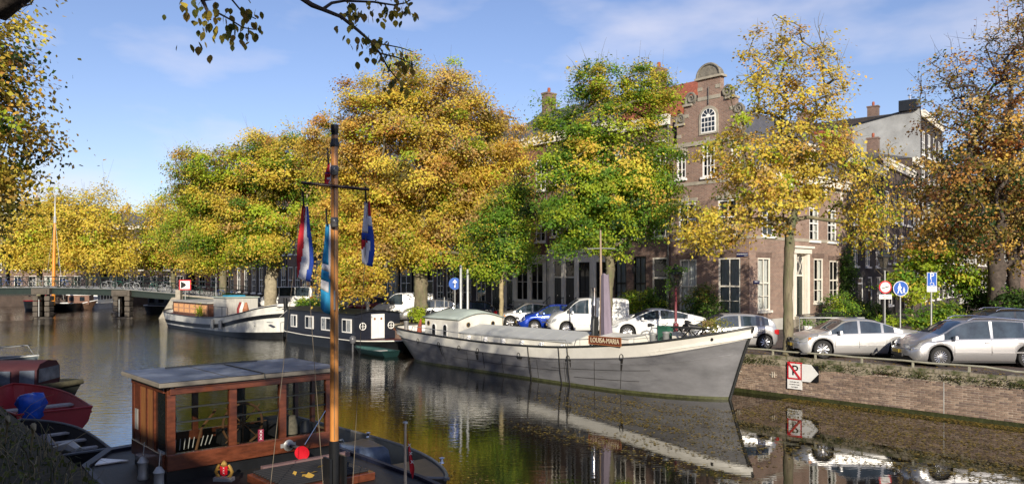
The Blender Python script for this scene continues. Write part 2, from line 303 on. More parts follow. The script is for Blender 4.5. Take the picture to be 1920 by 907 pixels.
# far quay wall: real bricks where they can be told apart
def quay():
    t = thing('quay_wall', 'long brown brick quay wall with mossy coping along the far side of the canal', 'wall', UN(0,NQ,0), RU)
    q = MB(); q.bx(-81.5, 60, 0.0, 0.5, -1.5, 1.18); q.build('wall_core', B_quay, t)
    M_algae = mat('algae_band', (0.035,0.04,0.012), 0.55, var=0.5, vs=5, bump=0.8, bs=10)
    a = MB(); a.bx(-81.5, 60, -0.035, 0.0, -1.5, 0.14); a.build('algae_band', M_algae, t)
    M_cop = mat('mossy_coping', (0.30,0.26,0.19), 0.9, var=0.35, vs=2.2, bump=0.7, bs=12, c2=(0.055,0.065,0.02), c2s=1.3, c2t=(0.5,0.62))
    rb = random.Random(3)
    cm = MB(); cm.box((0,0,0),(0.985,0.5,0.11)); cm_me = None
    for i in range(24):
        u = -19.5 + i
        if cm_me is None: o = cm.build('coping_stone', M_cop, t, bevel=0.012); cm_me = o.data
        else: o = inst('coping_stone', cm_me, t); 
        o.location = (u, 0.2, 1.445 + rb.uniform(-0.006,0.006)); o.rotation_euler = (0, 0, rb.uniform(-0.004,0.004))
    c2 = MB(); c2.bx(-81.5, -20.0, -0.05, 0.45, 1.39, 1.503); c2.bx(4.0, 60, -0.05, 0.45, 1.39, 1.503); c2.build('coping', M_cop, t)
    # stained render band under the coping
    b2 = MB(); n = 400; pts = []
    for i in range(n+1):
        u = -81.5 + i*(141.5/n); lo = 1.12 + 0.06*math.sin(u*1.7) + 0.05*math.sin(u*4.1+1) + rb.uniform(-0.03,0.03)
        pts.append(((u,-0.03,1.39),(u,-0.035,lo+0.06),(u,0.0,lo)))
    b2.grid(pts); b2.build('render_band', M_cop, t)
    # bricks
    mats = [mat('brick_a', (0.265,0.185,0.14), 0.9, var=0.35, vs=12, bump=0.4), mat('brick_b', (0.20,0.14,0.108), 0.9, var=0.35, vs=12, bump=0.4), mat('brick_c', (0.33,0.24,0.18), 0.9, var=0.35, vs=12, bump=0.4), mat('brick_d', (0.17,0.12,0.10), 0.9, var=0.4, vs=12)]
    mort = mat('mortar', (0.52,0.46,0.38), 0.95, var=0.4, vs=3, c2=(0.10,0.09,0.06), c2s=0.8)
    mo = MB(); mo.bx(-17.6, -3.0, -0.020, 0.0, 0.13, 1.15); mo.build('mortar_joint', mort, t)
    bl = []
    for r in range(14):
        z = 0.175 + r*0.071
        if z > 1.12: break
        u = -17.5 + (0.11 if r % 2 else 0.0)
        while u < -3.3: bl.append((u+0.105, z, rb.choice((0,0,1,1,2,3)))); u += 0.222
    bl.sort(key=lambda e: -e[0] - 0 if e[0] < -6.0 else 50-e[0])
    near = [e for e in bl if -10.5 < e[0] < -5.8][:]; near.sort(key=lambda e: -e[0]); near = near[:298]; ns = set((e[0],e[1]) for e in near)
    me = []
    for k in range(4):
        x = MB(); x.box((0,0,0),(0.206,0.03,0.057)); me.append(x.mesh('brick', mats[k]))
    for u, z, k in near: inst('brick', me[k], t, (u, -0.014+rb.uniform(-0.003,0.003), z), (rb.uniform(-0.03,0.03),0,rb.uniform(-0.02,0.02)))
    rest = MB()
    for u, z, k in bl:
        if (u,z) in ns: continue
        rest.mi = k; rest.box((u, -0.014+rb.uniform(-0.004,0.004), z),(0.206,0.03,0.057))
    o = rest.build('brickwork', mats, t, fix=False); o['kind'] = 'stuff'
    # joint between wall sections, mooring ring plates
    j = MB(); j.bx(-8.74,-8.71,-0.034,0.0,0.1,1.38); j.build('expansion_joint', M_grey, t)
    for u in (-16.0,-14.55):
        r_ = MB(); r_.bx(u-0.14,u+0.14,-0.06,-0.03,0.78,0.82); r_.bx(u-0.05,u-0.02,-0.07,-0.03,0.70,0.90); r_.bx(u+0.03,u+0.06,-0.07,-0.03,0.70,0.90); r_.build('wall_anchor', mat('worn_white_iron',(0.45,0.40,0.33),0.8,var=0.4,vs=20), t)
    return t
quay()
# low tubular guard rail along the coping
def guard_rail():
    M = mat('grey_green_rail', (0.33,0.32,0.24), 0.6, var=0.25, vs=3)
    t = thing('guard_rail', 'low steel tube rail along the quay edge in front of the parked cars', 'rail', UN(0,NQ+0.12,STREET), RU)
    r = MB(); pts = [(-30+i*0.8, 0, 0.19 + 0.012*math.sin(i*2.1) - (0.05 if 28 < i < 31 else 0)) for i in range(50)]
    r.tube(pts, 0.032, 8); r.build('top_tube', M, t, smooth=True)
    for i in range(20):
        p = MB(); u = -29.5 + i*1.65; p.bx(u-0.03,u+0.03,-0.025,0.025,0,0.17); p.build('post', M, t)
guard_rail()
strip_wall('quay_wall', [far_edge[1], far_edge[2], far_edge[3], far_edge[4]], -1, STREET+0.001, B_quay, 'brick quay wall on the right bank beyond the bridge', 'wall')
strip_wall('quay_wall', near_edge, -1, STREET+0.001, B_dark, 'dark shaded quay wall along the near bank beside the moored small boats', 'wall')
# ================================================================ HOUSES
WC = {}
M_wstone = mat('weathered_gable_stone', (0.19,0.175,0.145), 0.9, var=0.4, vs=5, bump=0.6)
M_zinc = mat('zinc_downpipe', (0.16,0.16,0.15), 0.6, metal=0.3, var=0.3)
def winmesh(kind, w, h, nx, ny, fm):
    key = (kind, round(w,2), round(h,2), nx, ny, fm.name)
    if key in WC: return WC[key]
    f = MB(); t = 0.085
    f.mi = 0
    f.bx(-w/2, -w/2+t, 0.02, 0.10, 0, h); f.bx(w/2-t, w/2, 0.02, 0.10, 0, h); f.bx(-w/2+t, w/2-t, 0.02, 0.10, h-t, h); f.bx(-w/2+t, w/2-t, 0.02, 0.10, 0, t)
    if kind == 'sash':
        zc = h*0.52; f.bx(-w/2+t, w/2-t, 0.03, 0.11, zc-0.04, zc+0.04)
        for i in range(1, nx): x = -w/2+t + (w-2*t)*i/nx; f.bx(x-0.022, x+0.022, 0.035, 0.09, t, h-t)
        for j in range(1, ny):
            z = t + (zc-t)*j/ny if ny > 1 else 0; f.bx(-w/2+t, w/2-t, 0.04, 0.085, z-0.018, z+0.018)
    else:
        for i in range(1, nx): x = -w/2+t + (w-2*t)*i/nx; f.bx(x-0.03, x+0.03, 0.035, 0.09, t, h-t)
        for j in range(1, ny): z = t + (h-2*t)*j/ny; f.bx(-w/2+t, w/2-t, 0.04, 0.085, z-0.02, z+0.02)
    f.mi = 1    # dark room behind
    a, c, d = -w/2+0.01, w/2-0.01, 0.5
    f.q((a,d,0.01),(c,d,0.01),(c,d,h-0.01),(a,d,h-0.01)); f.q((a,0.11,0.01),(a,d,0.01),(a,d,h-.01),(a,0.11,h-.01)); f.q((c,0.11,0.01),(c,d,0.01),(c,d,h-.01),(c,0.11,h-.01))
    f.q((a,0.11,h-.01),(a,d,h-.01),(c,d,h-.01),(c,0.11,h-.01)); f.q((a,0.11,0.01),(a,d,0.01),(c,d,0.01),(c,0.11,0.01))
    g = MB(); g.q((-w/2+t,0.062,t),(w/2-t,0.062,t),(w/2-t,0.062,h-t),(-w/2+t,0.062,h-t))
    def curt(x0, x1):
        k = 14; rows = [[], []]
        for i in range(k+1):
            x = x0+(x1-x0)*i/k; y = 0.16+0.02*math.sin(i*2.2)
            rows[0].append((x,y,t)); rows[1].append((x,y,h-t))
        return rows
    cf = MB(); cf.grid(curt(-w/2+t, w/2-t)); ch = MB(); ch.grid(curt(-w/2+t, -w/2+t+w*0.24)); ch.grid(curt(w/2-t-w*0.24, w/2-t))
    s = MB(); s.bx(-w/2-0.08, w/2+0.08, -0.12, 0.05, -0.13, -0.002)
    WC[key] = (f.mesh('window', [fm, M_dark]), g.mesh('pane', M_glass), cf.mesh('curtain', M_curt), ch.mesh('curtain', M_curt), s.mesh('sill', fm))
    return WC[key]
def window(parent, x, z, w, h, nx=2, ny=1, kind='sash', fm=None, curtain=0, y=0.0, sill=True, rot=0):
    f, g, cf, ch, s = winmesh(kind, w, h, nx, ny, fm or M_cream)
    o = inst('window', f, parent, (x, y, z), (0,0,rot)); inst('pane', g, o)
    if curtain == 1: inst('curtain', cf, o)
    elif curtain == 2: inst('curtain', ch, o)
    if sill: inst('sill', s, o)
    return o
def wallgrid(b, w, h, ops, y=0.0, rev=0.14, x0=0.0):
    xs = sorted(set([x0, x0+w] + [round(v,4) for o in ops for v in (o[0], o[1])])); zs = sorted(set([0, h] + [round(v,4) for o in ops for v in (o[2], o[3])]))
    for i in range(len(xs)-1):
        for j in range(len(zs)-1):
            cx, cz = (xs[i]+xs[i+1])/2, (zs[j]+zs[j+1])/2
            if any(o[0] < cx < o[1] and o[2] < cz < o[3] for o in ops): continue
            b.q((xs[i],y,zs[j]),(xs[i+1],y,zs[j]),(xs[i+1],y,zs[j+1]),(xs[i],y,zs[j+1]))
    for a, c, e, g in ops:
        b.q((a,y,e),(a,y+rev,e),(a,y+rev,g),(a,y,g)); b.q((c,y,e),(c,y,g),(c,y+rev,g),(c,y+rev,e))
        b.q((a,y,g),(a,y+rev,g),(c,y+rev,g),(c,y,g)); b.q((a,y,e),(c,y,e),(c,y+rev,e),(a,y+rev,e))
def door(parent, x, z, w, h, m, fm=None, transom=0.8, y=0.0, nx=1, lattice=False):
    fm = fm or M_cream
    f = MB(); t = 0.09; H = h+transom
    f.bx(-w/2,-w/2+t,0.02,0.12,0,H); f.bx(w/2-t,w/2,0.02,0.12,0,H); f.bx(-w/2+t,w/2-t,0.02,0.12,H-t,H); f.bx(-w/2+t,w/2-t,0.02,0.12,h-0.05,h+0.05)
    o = f.build('door_frame', fm, parent, loc=(x,y,z))
    d = MB(); d.bx(-w/2+t,w/2-t,0.06,0.11,0.0,h-0.05)
    for k in range(2):
        for j in range(2):
            pw = (w-2*t)/2; x0 = -w/2+t+pw*k+0.06; z0 = 0.15+(h-0.3)/2*j; d.bx(x0, x0+pw-0.12, 0.045, 0.06, z0, z0+(h-0.3)/2-0.12)
    dd = d.build('door', m, o); hd = MB(); hd.lathe([(0,-0.05),(0.035,-0.05),(0.035,-0.02),(0.012,-0.015),(0.012,0.0)], (0,0.04,h*0.45), 10, 'y'); hd.build('handle', M_chrome, o)
    g = MB(); g.q((-w/2+t,0.07,h+0.05),(w/2-t,0.07,h+0.05),(w/2-t,0.07,H-t),(-w/2+t,0.07,H-t)); g.build('transom_pane', M_gdark, o)
    if lattice:
        l = MB(); W = w-2*t; Z = transom-0.05-t
        for k in (-2,-1,0,1,2):
            for sgn in (1,-1):
                p0 = Vector((k*W/2, 0.05, h+0.05)); p1 = Vector((k*W/2+sgn*Z*0.6, 0.05, H-t))
                def clip(p): return p
                # keep the bars inside the opening
                q0, q1 = p0.copy(), p1.copy(); lim = W/2
                for A, Bp in ((q0,q1),(q1,q0)):
                    if abs(A.x) > lim and A.x != Bp.x:
                        s_ = lim if A.x > 0 else -lim; tt = (s_-A.x)/(Bp.x-A.x)
                        if 0 <= tt <= 1: A.xyz = A + (Bp-A)*tt
                if abs(q0.x) <= lim+1e-4 and abs(q1.x) <= lim+1e-4 and (q0-q1).length > 0.05: l.tube([q0,q1], 0.02, 4)
        l.build('lattice', fm, o)
    return o
def steps(parent, x, w, n, m, rail=True, y=0.0):
    s = MB()
    for i in range(n): s.bx(x-w/2, x+w/2, y-0.28*(n-i), y-0.002, 0.17*i, 0.17*(i+1)-0.002) if i == 0 else s.bx(x-w/2+0.001*i, x+w/2-0.001*i, y-0.28*(n-i), y-0.003, 0.17*i, 0.17*(i+1))
    s.build('steps', m, parent)
    if rail:
        r = MB()
        for sx_ in (x-w/2+0.05, x+w/2-0.05):
            p0 = (sx_, y-0.28*n, 0.9); p1 = (sx_, y-0.1, 0.9+0.17*n)
            r.tube([p0, p1], 0.018, 6); r.tube([(sx_,y-0.28*n,0),p0], 0.018, 6); r.tube([(sx_,y-0.1,0.17*n),p1], 0.018, 6)
        r.build('stair_rail', M_iron, parent)
def chimney(parent, x, y, z, w, d, h, m=None):
    c = MB(); c.bx(x-w/2,x+w/2,y-d/2,y+d/2,z,z+h); c.bx(x-w/2-.05,x+w/2+.05,y-d/2-.05,y+d/2+.05,z+h,z+h+.12)
    o = c.build('chimney', m or B_brown, parent)
    p = MB(); p.lathe([(0.10,0),(0.12,0.25),(0.10,0.4),(0.0,0.4)], (x, y, z+h+.12), 8); p.build('chimney_pot', M_tile, o)
def house(name, label, u0, u1, n, depth, H, wall, floors, roofm=M_slate, roofh=2.8, cornice=M_cream, lower=None, base=None, loc=None, rz=None, group=None, chim=True, sidewalls=None, corn_h=0.5, doors=(), gf_h=4.2):
    """floors: list of (z0, h, [(x, w, nx, ny, kind, curtain)], frame)"""
    w = (u1-u0) if loc is None else u1
    t = thing(name, label, 'house', UN(u0, n, STREET) if loc is None else loc, RU if rz is None else rz, group)
    ops = []; 
    for z0, h, ws, fm in floors:
        for x, ww, nx, ny, kd, cu_ in ws: ops.append((x-ww/2, x+ww/2, z0, z0+h))
    dops = [(x-ww/2, x+ww/2, 0.0 if z0 < 0.01 else z0, z0+h+tr) for x, z0, ww, h, tr, m_, *_r in doors]
    b = MB(); b.mi = 0
    up = [o for o in ops if o[2] >= gf_h-0.01]; lo = [o for o in ops if o[2] < gf_h-0.01] + dops
    if lower is None: wallgrid(b, w, H, ops + dops)
    else:
        u = [(a,c,e-gf_h,g-gf_h) for a,c,e,g in up]
        bb = MB(); wallgrid(bb, w, H-gf_h, u)
        for v in bb.v: b.v.append((v[0], v[1], v[2]+gf_h))
        b.f = list(bb.f); b.m = list(bb.m)
    b.q((0,0,0),(0,depth,0),(0,depth,H),(0,0,H)); b.q((w,0,0),(w,0,H),(w,depth,H),(w,depth,0)); b.q((0,depth,0),(w,depth,0),(w,depth,H),(0,depth,H))
    b.build('wall', [wall], t, fix=True)
    if lower is not None:
        l = MB(); wallgrid(l, w, gf_h, lo, y=-0.02)
        l.q((0,-.02,gf_h),(w,-.02,gf_h),(w,0.0,gf_h),(0,0.0,gf_h)); l.bx(0, w, -0.14, -0.021, gf_h-0.32, gf_h-0.04)
        xs = sorted([0.0]+[v for o in lo for v in ((o[0]+o[1])/2,)]+[w])
        l.build('shopfront', lower, t)
        for i in range(len(xs)-1):
            if 0 < i < len(xs)-2 or True:
                xm = (xs[i]+xs[i+1])/2
                if not any(o[0]-0.05 < xm < o[1]+0.05 for o in lo): p = MB(); p.bx(xm-0.12, xm+0.12, -0.10, -0.021, 0.0, gf_h-0.33); p.build('pilaster', lower, t)
    if base is not None:
        bb = MB(); xs_ = [0.0] + [v for o in sorted(dops) for v in (o[0], o[1])] + [w]
        for i in range(0, len(xs_), 2):
            if xs_[i+1]-xs_[i] > 0.05: bb.bx(xs_[i], xs_[i+1], -0.05, -0.001, 0, 0.6)
        split_boxes(bb, 'plinth', base, t)
    for z0, h, ws, fm in floors:
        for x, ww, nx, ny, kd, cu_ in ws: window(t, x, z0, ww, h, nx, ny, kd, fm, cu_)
    for dd in doors:
        x, z0, ww, h, tr, m_ = dd[:6]; door(t, x, z0, ww, h, m_, transom=tr, fm=(dd[6] if len(dd) > 6 else None))
        if z0 > 0.3: steps(t, x, ww+0.5, int(round(z0/0.17)), M_stone)
    if cornice is not None:
        c = MB(); c.bx(-0.02, w+0.02, -0.36, -0.001, H-0.10, H+0.08); c.bx(0, w, -0.22, -0.001, H-corn_h, H-0.10)
        for k in range(int(w/0.45)): xx = 0.2+k*0.45; c.bx(xx, xx+0.14, -0.32, -0.222, H-0.32, H-0.101)
        c.build('cornice', cornice, t)
    dp = MB(); dp.tube([(w-0.10,-0.07,0.1),(w-0.10,-0.07,H-corn_h-0.05)],0.045,7); dp.build('downpipe', M_zinc, t, smooth=60)
    r = MB()
    if roofh > 0:
        r.q((0,0,H+.05),(w,0,H+.05),(w,depth*.35,H+roofh),(0,depth*.35,H+roofh)); r.q((0,depth*.35,H+roofh),(w,depth*.35,H+roofh),(w,depth,H),(0,depth,H))
        r.q((0,0,H+.05),(0,depth*.35,H+roofh),(0,depth,H)); r.q((w,0,H+.05),(w,depth,H),(w,depth*.35,H+roofh))
    else: r.bx(0.0,w,0.0,depth,H-0.05,H+0.06)
    ro = r.build('roof', roofm, t)
    if chim: chimney(ro, w*0.2, depth*.35, H+roofh-0.6, 0.6, 0.9, 1.8)
    return t
def bays(w, n, ww, nx=2, ny=2, kind='sash', cur=0, m0=None, alt=True):
    out = []; 
    for i in range(n):
        x = w*(i+0.5)/n if m0 is None else m0 + (w-2*m0)*i/(n-1)
        out.append((x, ww, nx, ny, kind, (cur if not alt else [0,2,cur][(i+int(w*10))%3])))
    return out
DD = mat('door_black_green', (0.012,0.02,0.016), 0.25, var=0.2)
HN = 36.1
# --- corner house with the stepped scroll gable
def corner_house():
    w, D = 5.05, 11.4
    t = thing('corner_house', 'pink brick corner house with a tall scrolled gable and white sash windows', 'house', UN(-26.5, HN, STREET), RU)
    E = 8.6   # eaves above street
    def Z(h): return h - STREET
    f1 = [(1.15,1.15,Z(6.65),1.95),(3.75,1.2,Z(6.65),1.95)]
    f2 = [(0.75,0.62,Z(10.0),1.45),(2.55,0.8,Z(9.95),1.75),(4.25,0.62,Z(10.0),1.45)]
    g0 = [(1.2,1.15,Z(2.25),3.15),(3.85,1.35,Z(2.25),3.2)]
    allw = g0+f1+f2; ops = [(x-a/2,x+a/2,z,z+h) for x,a,z,h in allw]
    b = MB(); HW = Z(11.9); wallgrid(b, w, HW, ops)
    # side wall (towards the side street) with openings, and back walls
    side = [(1.5,1.3,Z(2.6),2.85),(7.7,1.15,Z(2.9),2.6),(9.7,1.15,Z(2.9),2.5),(1.9,1.25,Z(6.65),1.95),(7.15,1.15,Z(6.55),1.95),(9.45,1.15,Z(6.55),1.95)]
    sd_door = (5.3, 1.25, Z(2.2), 3.55)
    so = [(x-a/2,x+a/2,z,z+h) for x,a,z,h in side] + [(sd_door[0]-.62, sd_door[0]+.62, Z(2.2), Z(5.75))]
    s = MB(); wallgrid(s, D, E, so)
    for p in s.v: b.v.append((w - p[1], p[0], p[2]))
    n = len(b.v)-len(s.v)
    for f in s.f: b.f.append(tuple(n+i for i in f)); b.m.append(0)
    b.q((0,0,0),(0,0,HW),(0,D,E),(0,D,0)); b.q((0,D,0),(w,D,0),(w,D,E),(0,D,E)); b.q((w,0,E),(w,0.35,E),(w,0.35,HW),(w,0,HW)); b.q((0,0.35,E),(w,0.35,E),(w,0.35,HW),(0,0.35,HW))
    # gable above the shoulders
    g = [(0.45,HW),(4.6,HW),(4.6,Z(13.0)),(4.2,Z(13.0)),(4.2,Z(14.0)),(3.3,Z(14.25)),(3.3,Z(15.35)),(1.85,Z(15.35)),(1.85,Z(14.25)),(0.95,Z(14.0)),(0.95,Z(13.0)),(0.45,Z(13.0))]
    b.prism(g, 0.0, 0.35); b.build('wall', B_pink, t)
    # stone trim
    st = MB()
    for z in (Z(6.45), Z(9.55)): st.bx(0.0, w+0.03, -0.03, -0.001, z, z+0.18); st.bx(w+0.001, w+0.03, 0.0, D, z, z+0.18)
    st.bx(-0.02, w+0.06, -0.08, -0.001, Z(11.75), Z(11.98))
    for x, a, z, h in f1+f2: st.bx(x-a/2-0.12,x+a/2+0.12,-0.05,-0.001,z+h+0.03,z+h+0.25); st.bx(x-0.12,x+0.12,-0.09,-0.051,z+h+0.01,z+h+0.42)
    for i, z in enumerate((Z(7.3),Z(8.0),Z(8.7),Z(10.4),Z(11.1))):
        st.bx(0.0,0.32,-0.025,-0.001,z,z+0.22); st.bx(w-0.32,w+0.03,-0.025,-0.001,z,z+0.22); st.bx(w+.001,w+0.03,0.0,0.35,z,z+0.22)
    for x0, x1, z in ((0.45,0.75,Z(12.3)),(4.3,4.6,Z(12.3)),(0.95,1.25,Z(13.4)),(3.9,4.2,Z(13.4)),(1.85,2.15,Z(14.75)),(3.0,3.3,Z(14.75)),(1.85,3.3,Z(14.2))): st.bx(x0,x1,-0.03,-0.001,z,z+0.2)
    # gable copings
    for x0, x1, z in ((0.35,1.0,Z(13.0)),(4.15,4.7,Z(13.0)),(0.9,1.5,Z(14.03)),(3.65,4.25,Z(14.03)),(1.7,3.45,Z(15.35))): st.bx(x0,x1,-0.12,0.42,z,z+0.12)
    split_boxes(st, 'stone_block', M_stone, t)
    # arched pediment
    pd = MB(); pts = [(1.75,Z(15.47))]
    for k in range(13): a = math.pi - math.pi*k/12; pts.append((2.575+0.72*math.cos(a), Z(15.47)+0.66*math.sin(a)))
    pts.append((3.4,Z(15.47))); pd.prism(pts, -0.06, 0.38)
    for k in range(12):
        a, c = math.pi*k/12, math.pi*(k+1)/12; pd.tube([(2.575+0.74*math.cos(a),-0.07,Z(15.47)+0.68*math.sin(a)),(2.575+0.74*math.cos(c),-0.07,Z(15.47)+0.68*math.sin(c))], 0.07, 6)
    pd.build('pediment', M_wstone, t, smooth=True)
    # scroll volutes
    for nm, cx, cz, sg, r0 in (('v',1.42,Z(14.45),-1,0.34),('v',3.75,Z(14.45),1,0.34),('v',0.72,Z(13.4),-1,0.28),('v',4.42,Z(13.4),1,0.28)):
        v = MB(); pts = []
        for k in range(22): a = k*0.5; r_ = r0*(1-k/26); pts.append((cx+sg*r_*math.cos(a), -0.02, cz+r_*math.sin(a)))
        v.tube(pts, [0.085*(1-k/40) for k in range(22)], 6); v.bx(cx-r0*0.8,cx+r0*0.8,0.0,0.3,cz-r0,cz+r0*0.5)
        v.tube([(cx+sg*r0,-0.02,cz),(cx+sg*(r0+0.02),-0.02,cz-r0)], 0.08, 6); v.build('scroll', M_wstone, t, smooth=True)
    # window set
    for x,a,z,h in g0: window(t, x, z, a, h, 2, 2, 'sash', M_cream, 1)
    for x,a,z,h in f1: window(t, x, z, a, h, 2, 2, 'sash', M_white, 2)
    for x,a,z,h in f2: window(t, x, z, a, h, 2 if a < 0.7 else 3, 3, 'casement', M_white, 0)
    for i,(x,a,z,h) in enumerate(side): window(t, w, z, a, h, 2, 2, 'sash', M_white if i > 2 else M_cream, [1,2,0,2,2,2][i], rot=math.pi/2).location = (w, x, z)
    o = door(t, w, Z(2.2), 1.24, 2.3, DD, M_cream, 1.25, lattice=True); o.location = (w, sd_door[0], Z(2.2)); o.rotation_euler = (0,0,math.pi/2)
    pc = MB(); 
    for yy in (sd_door[0]-0.78, sd_door[0]+0.78): pc.bx(w+0.001, w+0.22, yy-0.14, yy+0.14, Z(2.0), Z(5.75))
    pc.bx(w+0.001, w+0.30, sd_door[0]-1.0, sd_door[0]+1.0, Z(5.75), Z(6.05)); pc.bx(w+0.001, w+0.42, sd_door[0]-1.12, sd_door[0]+1.12, Z(6.05), Z(6.17))
    pc.build('door_surround', M_cream, t)
    sp = MB()
    for i in range(4): sp.bx(w+0.003, w+0.3*(4-i), sd_door[0]-0.9+0.002*i, sd_door[0]+0.9-0.002*i, 0.17*i, 0.17*(i+1))
    sp.build('steps', M_stone, t)
    # arched window of the gable
    aw = MB(); 
    def arch(x0, z0, hw, h, n=12): return [(x0-hw,z0),(x0+hw,z0)] + [(x0+hw*math.cos(math.pi*k/n), z0+h+hw*math.sin(math.pi*k/n)) for k in range(n+1)]
    aw.prism(arch(2.575, Z(12.28), 0.62, 0.95), -0.05, -0.001); aw.build('window_surround', M_stone, t)
    wf = MB(); wf.prism(arch(2.575, Z(12.36), 0.48, 0.85), -0.07, -0.051); wo_ = wf.build('window', M_white, t)
    pn = MB(); 
    for i in range(4):
        for j in range(3): x0 = 2.575-0.42+0.215*i; z0 = Z(12.44)+0.27*j; pn.bx(x0,x0+0.17,-0.075,-0.071,z0,z0+0.22)
    for k in range(5):
        a0, a1 = math.pi*k/5+0.06, math.pi*(k+1)/5-0.06; c = (2.575, Z(13.27))
        pn.q(*[(c[0]+r_*math.cos(a), -0.074, c[1]+r_*math.sin(a)) for r_, a in ((0.14,a0),(0.40,a0),(0.41,(a0+a1)/2),(0.40,a1),(0.14,a1))])
    pn.build('pane', M_gdark, wo_, fix=False)
    an = MB(); an.tube([(2.575,-0.07,Z(13.95)),(2.575,-0.07,Z(14.9))],0.025,6); an.tube([(2.575,-0.07,Z(13.95)),(2.575,-0.07,Z(13.95))],0.05,6); an.build('wall_anchor', M_iron, t)
    # soldier courses over the ground floor windows
    for x,a,z,h in g0:
        sc_ = MB()
        for k in range(int((a+0.4)/0.075)): xx = x-a/2-0.2+k*0.075; sc_.bx(xx, xx+0.06, -0.025, -0.001, z+h+0.04+0.06*math.sin(math.pi*(k+0.5)*0.075/(a+0.4)), z+h+0.30+0.06*math.sin(math.pi*(k+0.5)*0.075/(a+0.4)))
        o = sc_.build('soldier_course', B_brown, t, fix=False); o['kind'] = 'stuff'
    for x,a,z,h in side[:3]:
        sc_ = MB()
        for k in range(int((a+0.4)/0.075)): xx = x-a/2-0.2+k*0.075; sc_.bx(w+0.001, w+0.025, xx, xx+0.06, z+h+0.04, z+h+0.30)
        o = sc_.build('soldier_course', B_brown, t, fix=False); o['kind'] = 'stuff'
    # side cornice, roof with ridge, dormer
    c = MB(); c.bx(w+0.001, w+0.30, 0.36, D, E-0.32, E+0.10); c.bx(w+0.001, w+0.42, 0.36, D, E+0.101, E+0.2)
    for k in range(5): yy = 2.2+k*2.1; c.bx(w+0.02, w+0.1, yy-0.1, yy+0.1, E-1.0, E-0.33)
    c.build('cornice', M_cream, t)
    r = MB(); rh = Z(14.2)
    r.q((0.1,0.36,E+0.2),(2.5,0.36,rh),(2.5,D,rh),(0.1,D,E+0.2)); r.q((w+0.2,0.36,E+0.2),(w+0.2,D,E+0.2),(2.5,D,rh),(2.5,0.36,rh)); r.q((0.1,D,E+0.2),(2.5,D,rh),(w+0.2,D,E+0.2)); r.q((0.1,0.36,E+.2),(w+.2,.36,E+.2),(2.5,.36,rh))
    ro = r.build('roof', M_slate, t)
    d = MB(); d.bx(3.7, 4.9, 6.3, 7.7, E+0.3, E+2.0); d.bx(3.55,5.05,6.15,7.85,E+2.0,E+2.12); dm = d.build('dormer', M_cream, t)
    window(t, 4.9, E+0.7, 0.9, 1.0, 2, 1, 'casement', M_white, 0, rot=math.pi/2, sill=False).location = (4.93, 7.0, E+0.8)
    sk = MB(); sk.box((4.2,9.3,E+1.75),(0.05,0.7,0.9), M=Matrix.Rotation(R(-36),4,'Y')); sk.build('skylight', M_gdark, t)
    chimney(ro, 1.0, 4.0, rh-1.8, 0.7, 0.9, 2.2, B_brown)
    # left pale chimney stack and street name plates
    pl = MB(); pl.bx(-0.35,0.35,0.6,1.5,Z(9.0),Z(13.3)); pl.bx(-0.42,0.42,0.53,1.57,Z(13.3),Z(13.45)); pl.build('chimney', M_grey, t)
    np_ = MB(); np_.bx(4.33,5.0,-0.05,-0.03,Z(5.5),Z(5.7)); nb = np_.build('street_name_plate', mat('enamel_blue',(0.01,0.015,0.09),0.3,var=0.05), t)
    text_mesh('BROUWERSGRACHT', 0.085, M_whiteS, 'lettering', nb, (4.66,-0.055,Z(5.62)), sx=0.82); text_mesh('CENTRUM', 0.04, M_whiteS, 'lettering', nb, (4.88,-0.055,Z(5.535)))
    np_ = MB(); np_.bx(w+0.03,w+0.05,0.35,0.95,Z(4.05),Z(4.23)); nb = np_.build('street_name_plate', MATS['enamel_blue'], t)
    text_mesh('HERENSTRAAT', 0.07, M_whiteS, 'lettering', nb, (w+0.055,0.65,Z(4.16)), (R(90),0,R(90)), sx=0.85)
    bs = MB(); bs.bx(0,w+0.05,-0.06,-0.001,0,0.62); bs.bx(w+0.001,w+0.06,0,4.2,0,0.62); bs.bx(w+0.001,w+0.06,6.4,D,0,0.62); split_boxes(bs, 'plinth', M_grey, t)
    return t
corner_house()
S = lambda h: h-STREET
# --- houses along the canal, from the corner leftwards
def row_house(label, u0, u1, H, wall, nb, ww, lower=None, fl=(5.9,9.1), fh=(2.2,2.0), gfw=None, ny=2, fm=M_cream, name='canal_house', doors=(), roofm=M_slate, roofh=2.8, gf=None, cur=2, gf_h=4.2, n=HN, cornice=M_cream, depth=10.5):
    w = u1-u0; floors = [(z, h, bays(w, nb, ww, 2, ny, 'sash', cur), fm) for z, h in zip(fl, fh)]
    floors.append((gf or (1.0, 2.9, bays(w, nb, ww*1.05, 2, 2, 'sash', 1), fm)))
    return house(name, label, u0, u1, n, depth, H, wall, floors, roofm=roofm, roofh=roofh, lower=lower, base=M_grey if lower is None else None, doors=doors, gf_h=gf_h, cornice=cornice)
row_house('brown brick house directly left of the gabled corner house, with a dark front door', -31.0, -26.52, 12.2, B_brown, 3, 0.92, fl=(5.25,8.9), fh=(2.3,2.0), roofm=M_tile,
    gf=(0.75, 3.4, [(0.75,0.95,2,3,'sash',1),(2.25,0.95,2,3,'sash',1)], M_black), doors=((3.75,0.5,1.1,2.35,1.2,DD),))
row_house('brick house with a grey pilastered ground floor and double white door behind the green tree', -36.5, -31.02, 12.4, B_brown, 4, 0.85, lower=M_cream, fl=(5.6,9.0), fh=(2.2,1.9),
    gf=(0.9, 2.95, [(3.25,0.95,2,3,'casement',0),(4.75,0.95,2,3,'casement',0)], M_black), doors=((0.85,0.68,0.85,2.2,1.15,M_black),(1.95,0.68,0.95,2.2,1.15,M_black)), gf_h=4.75)
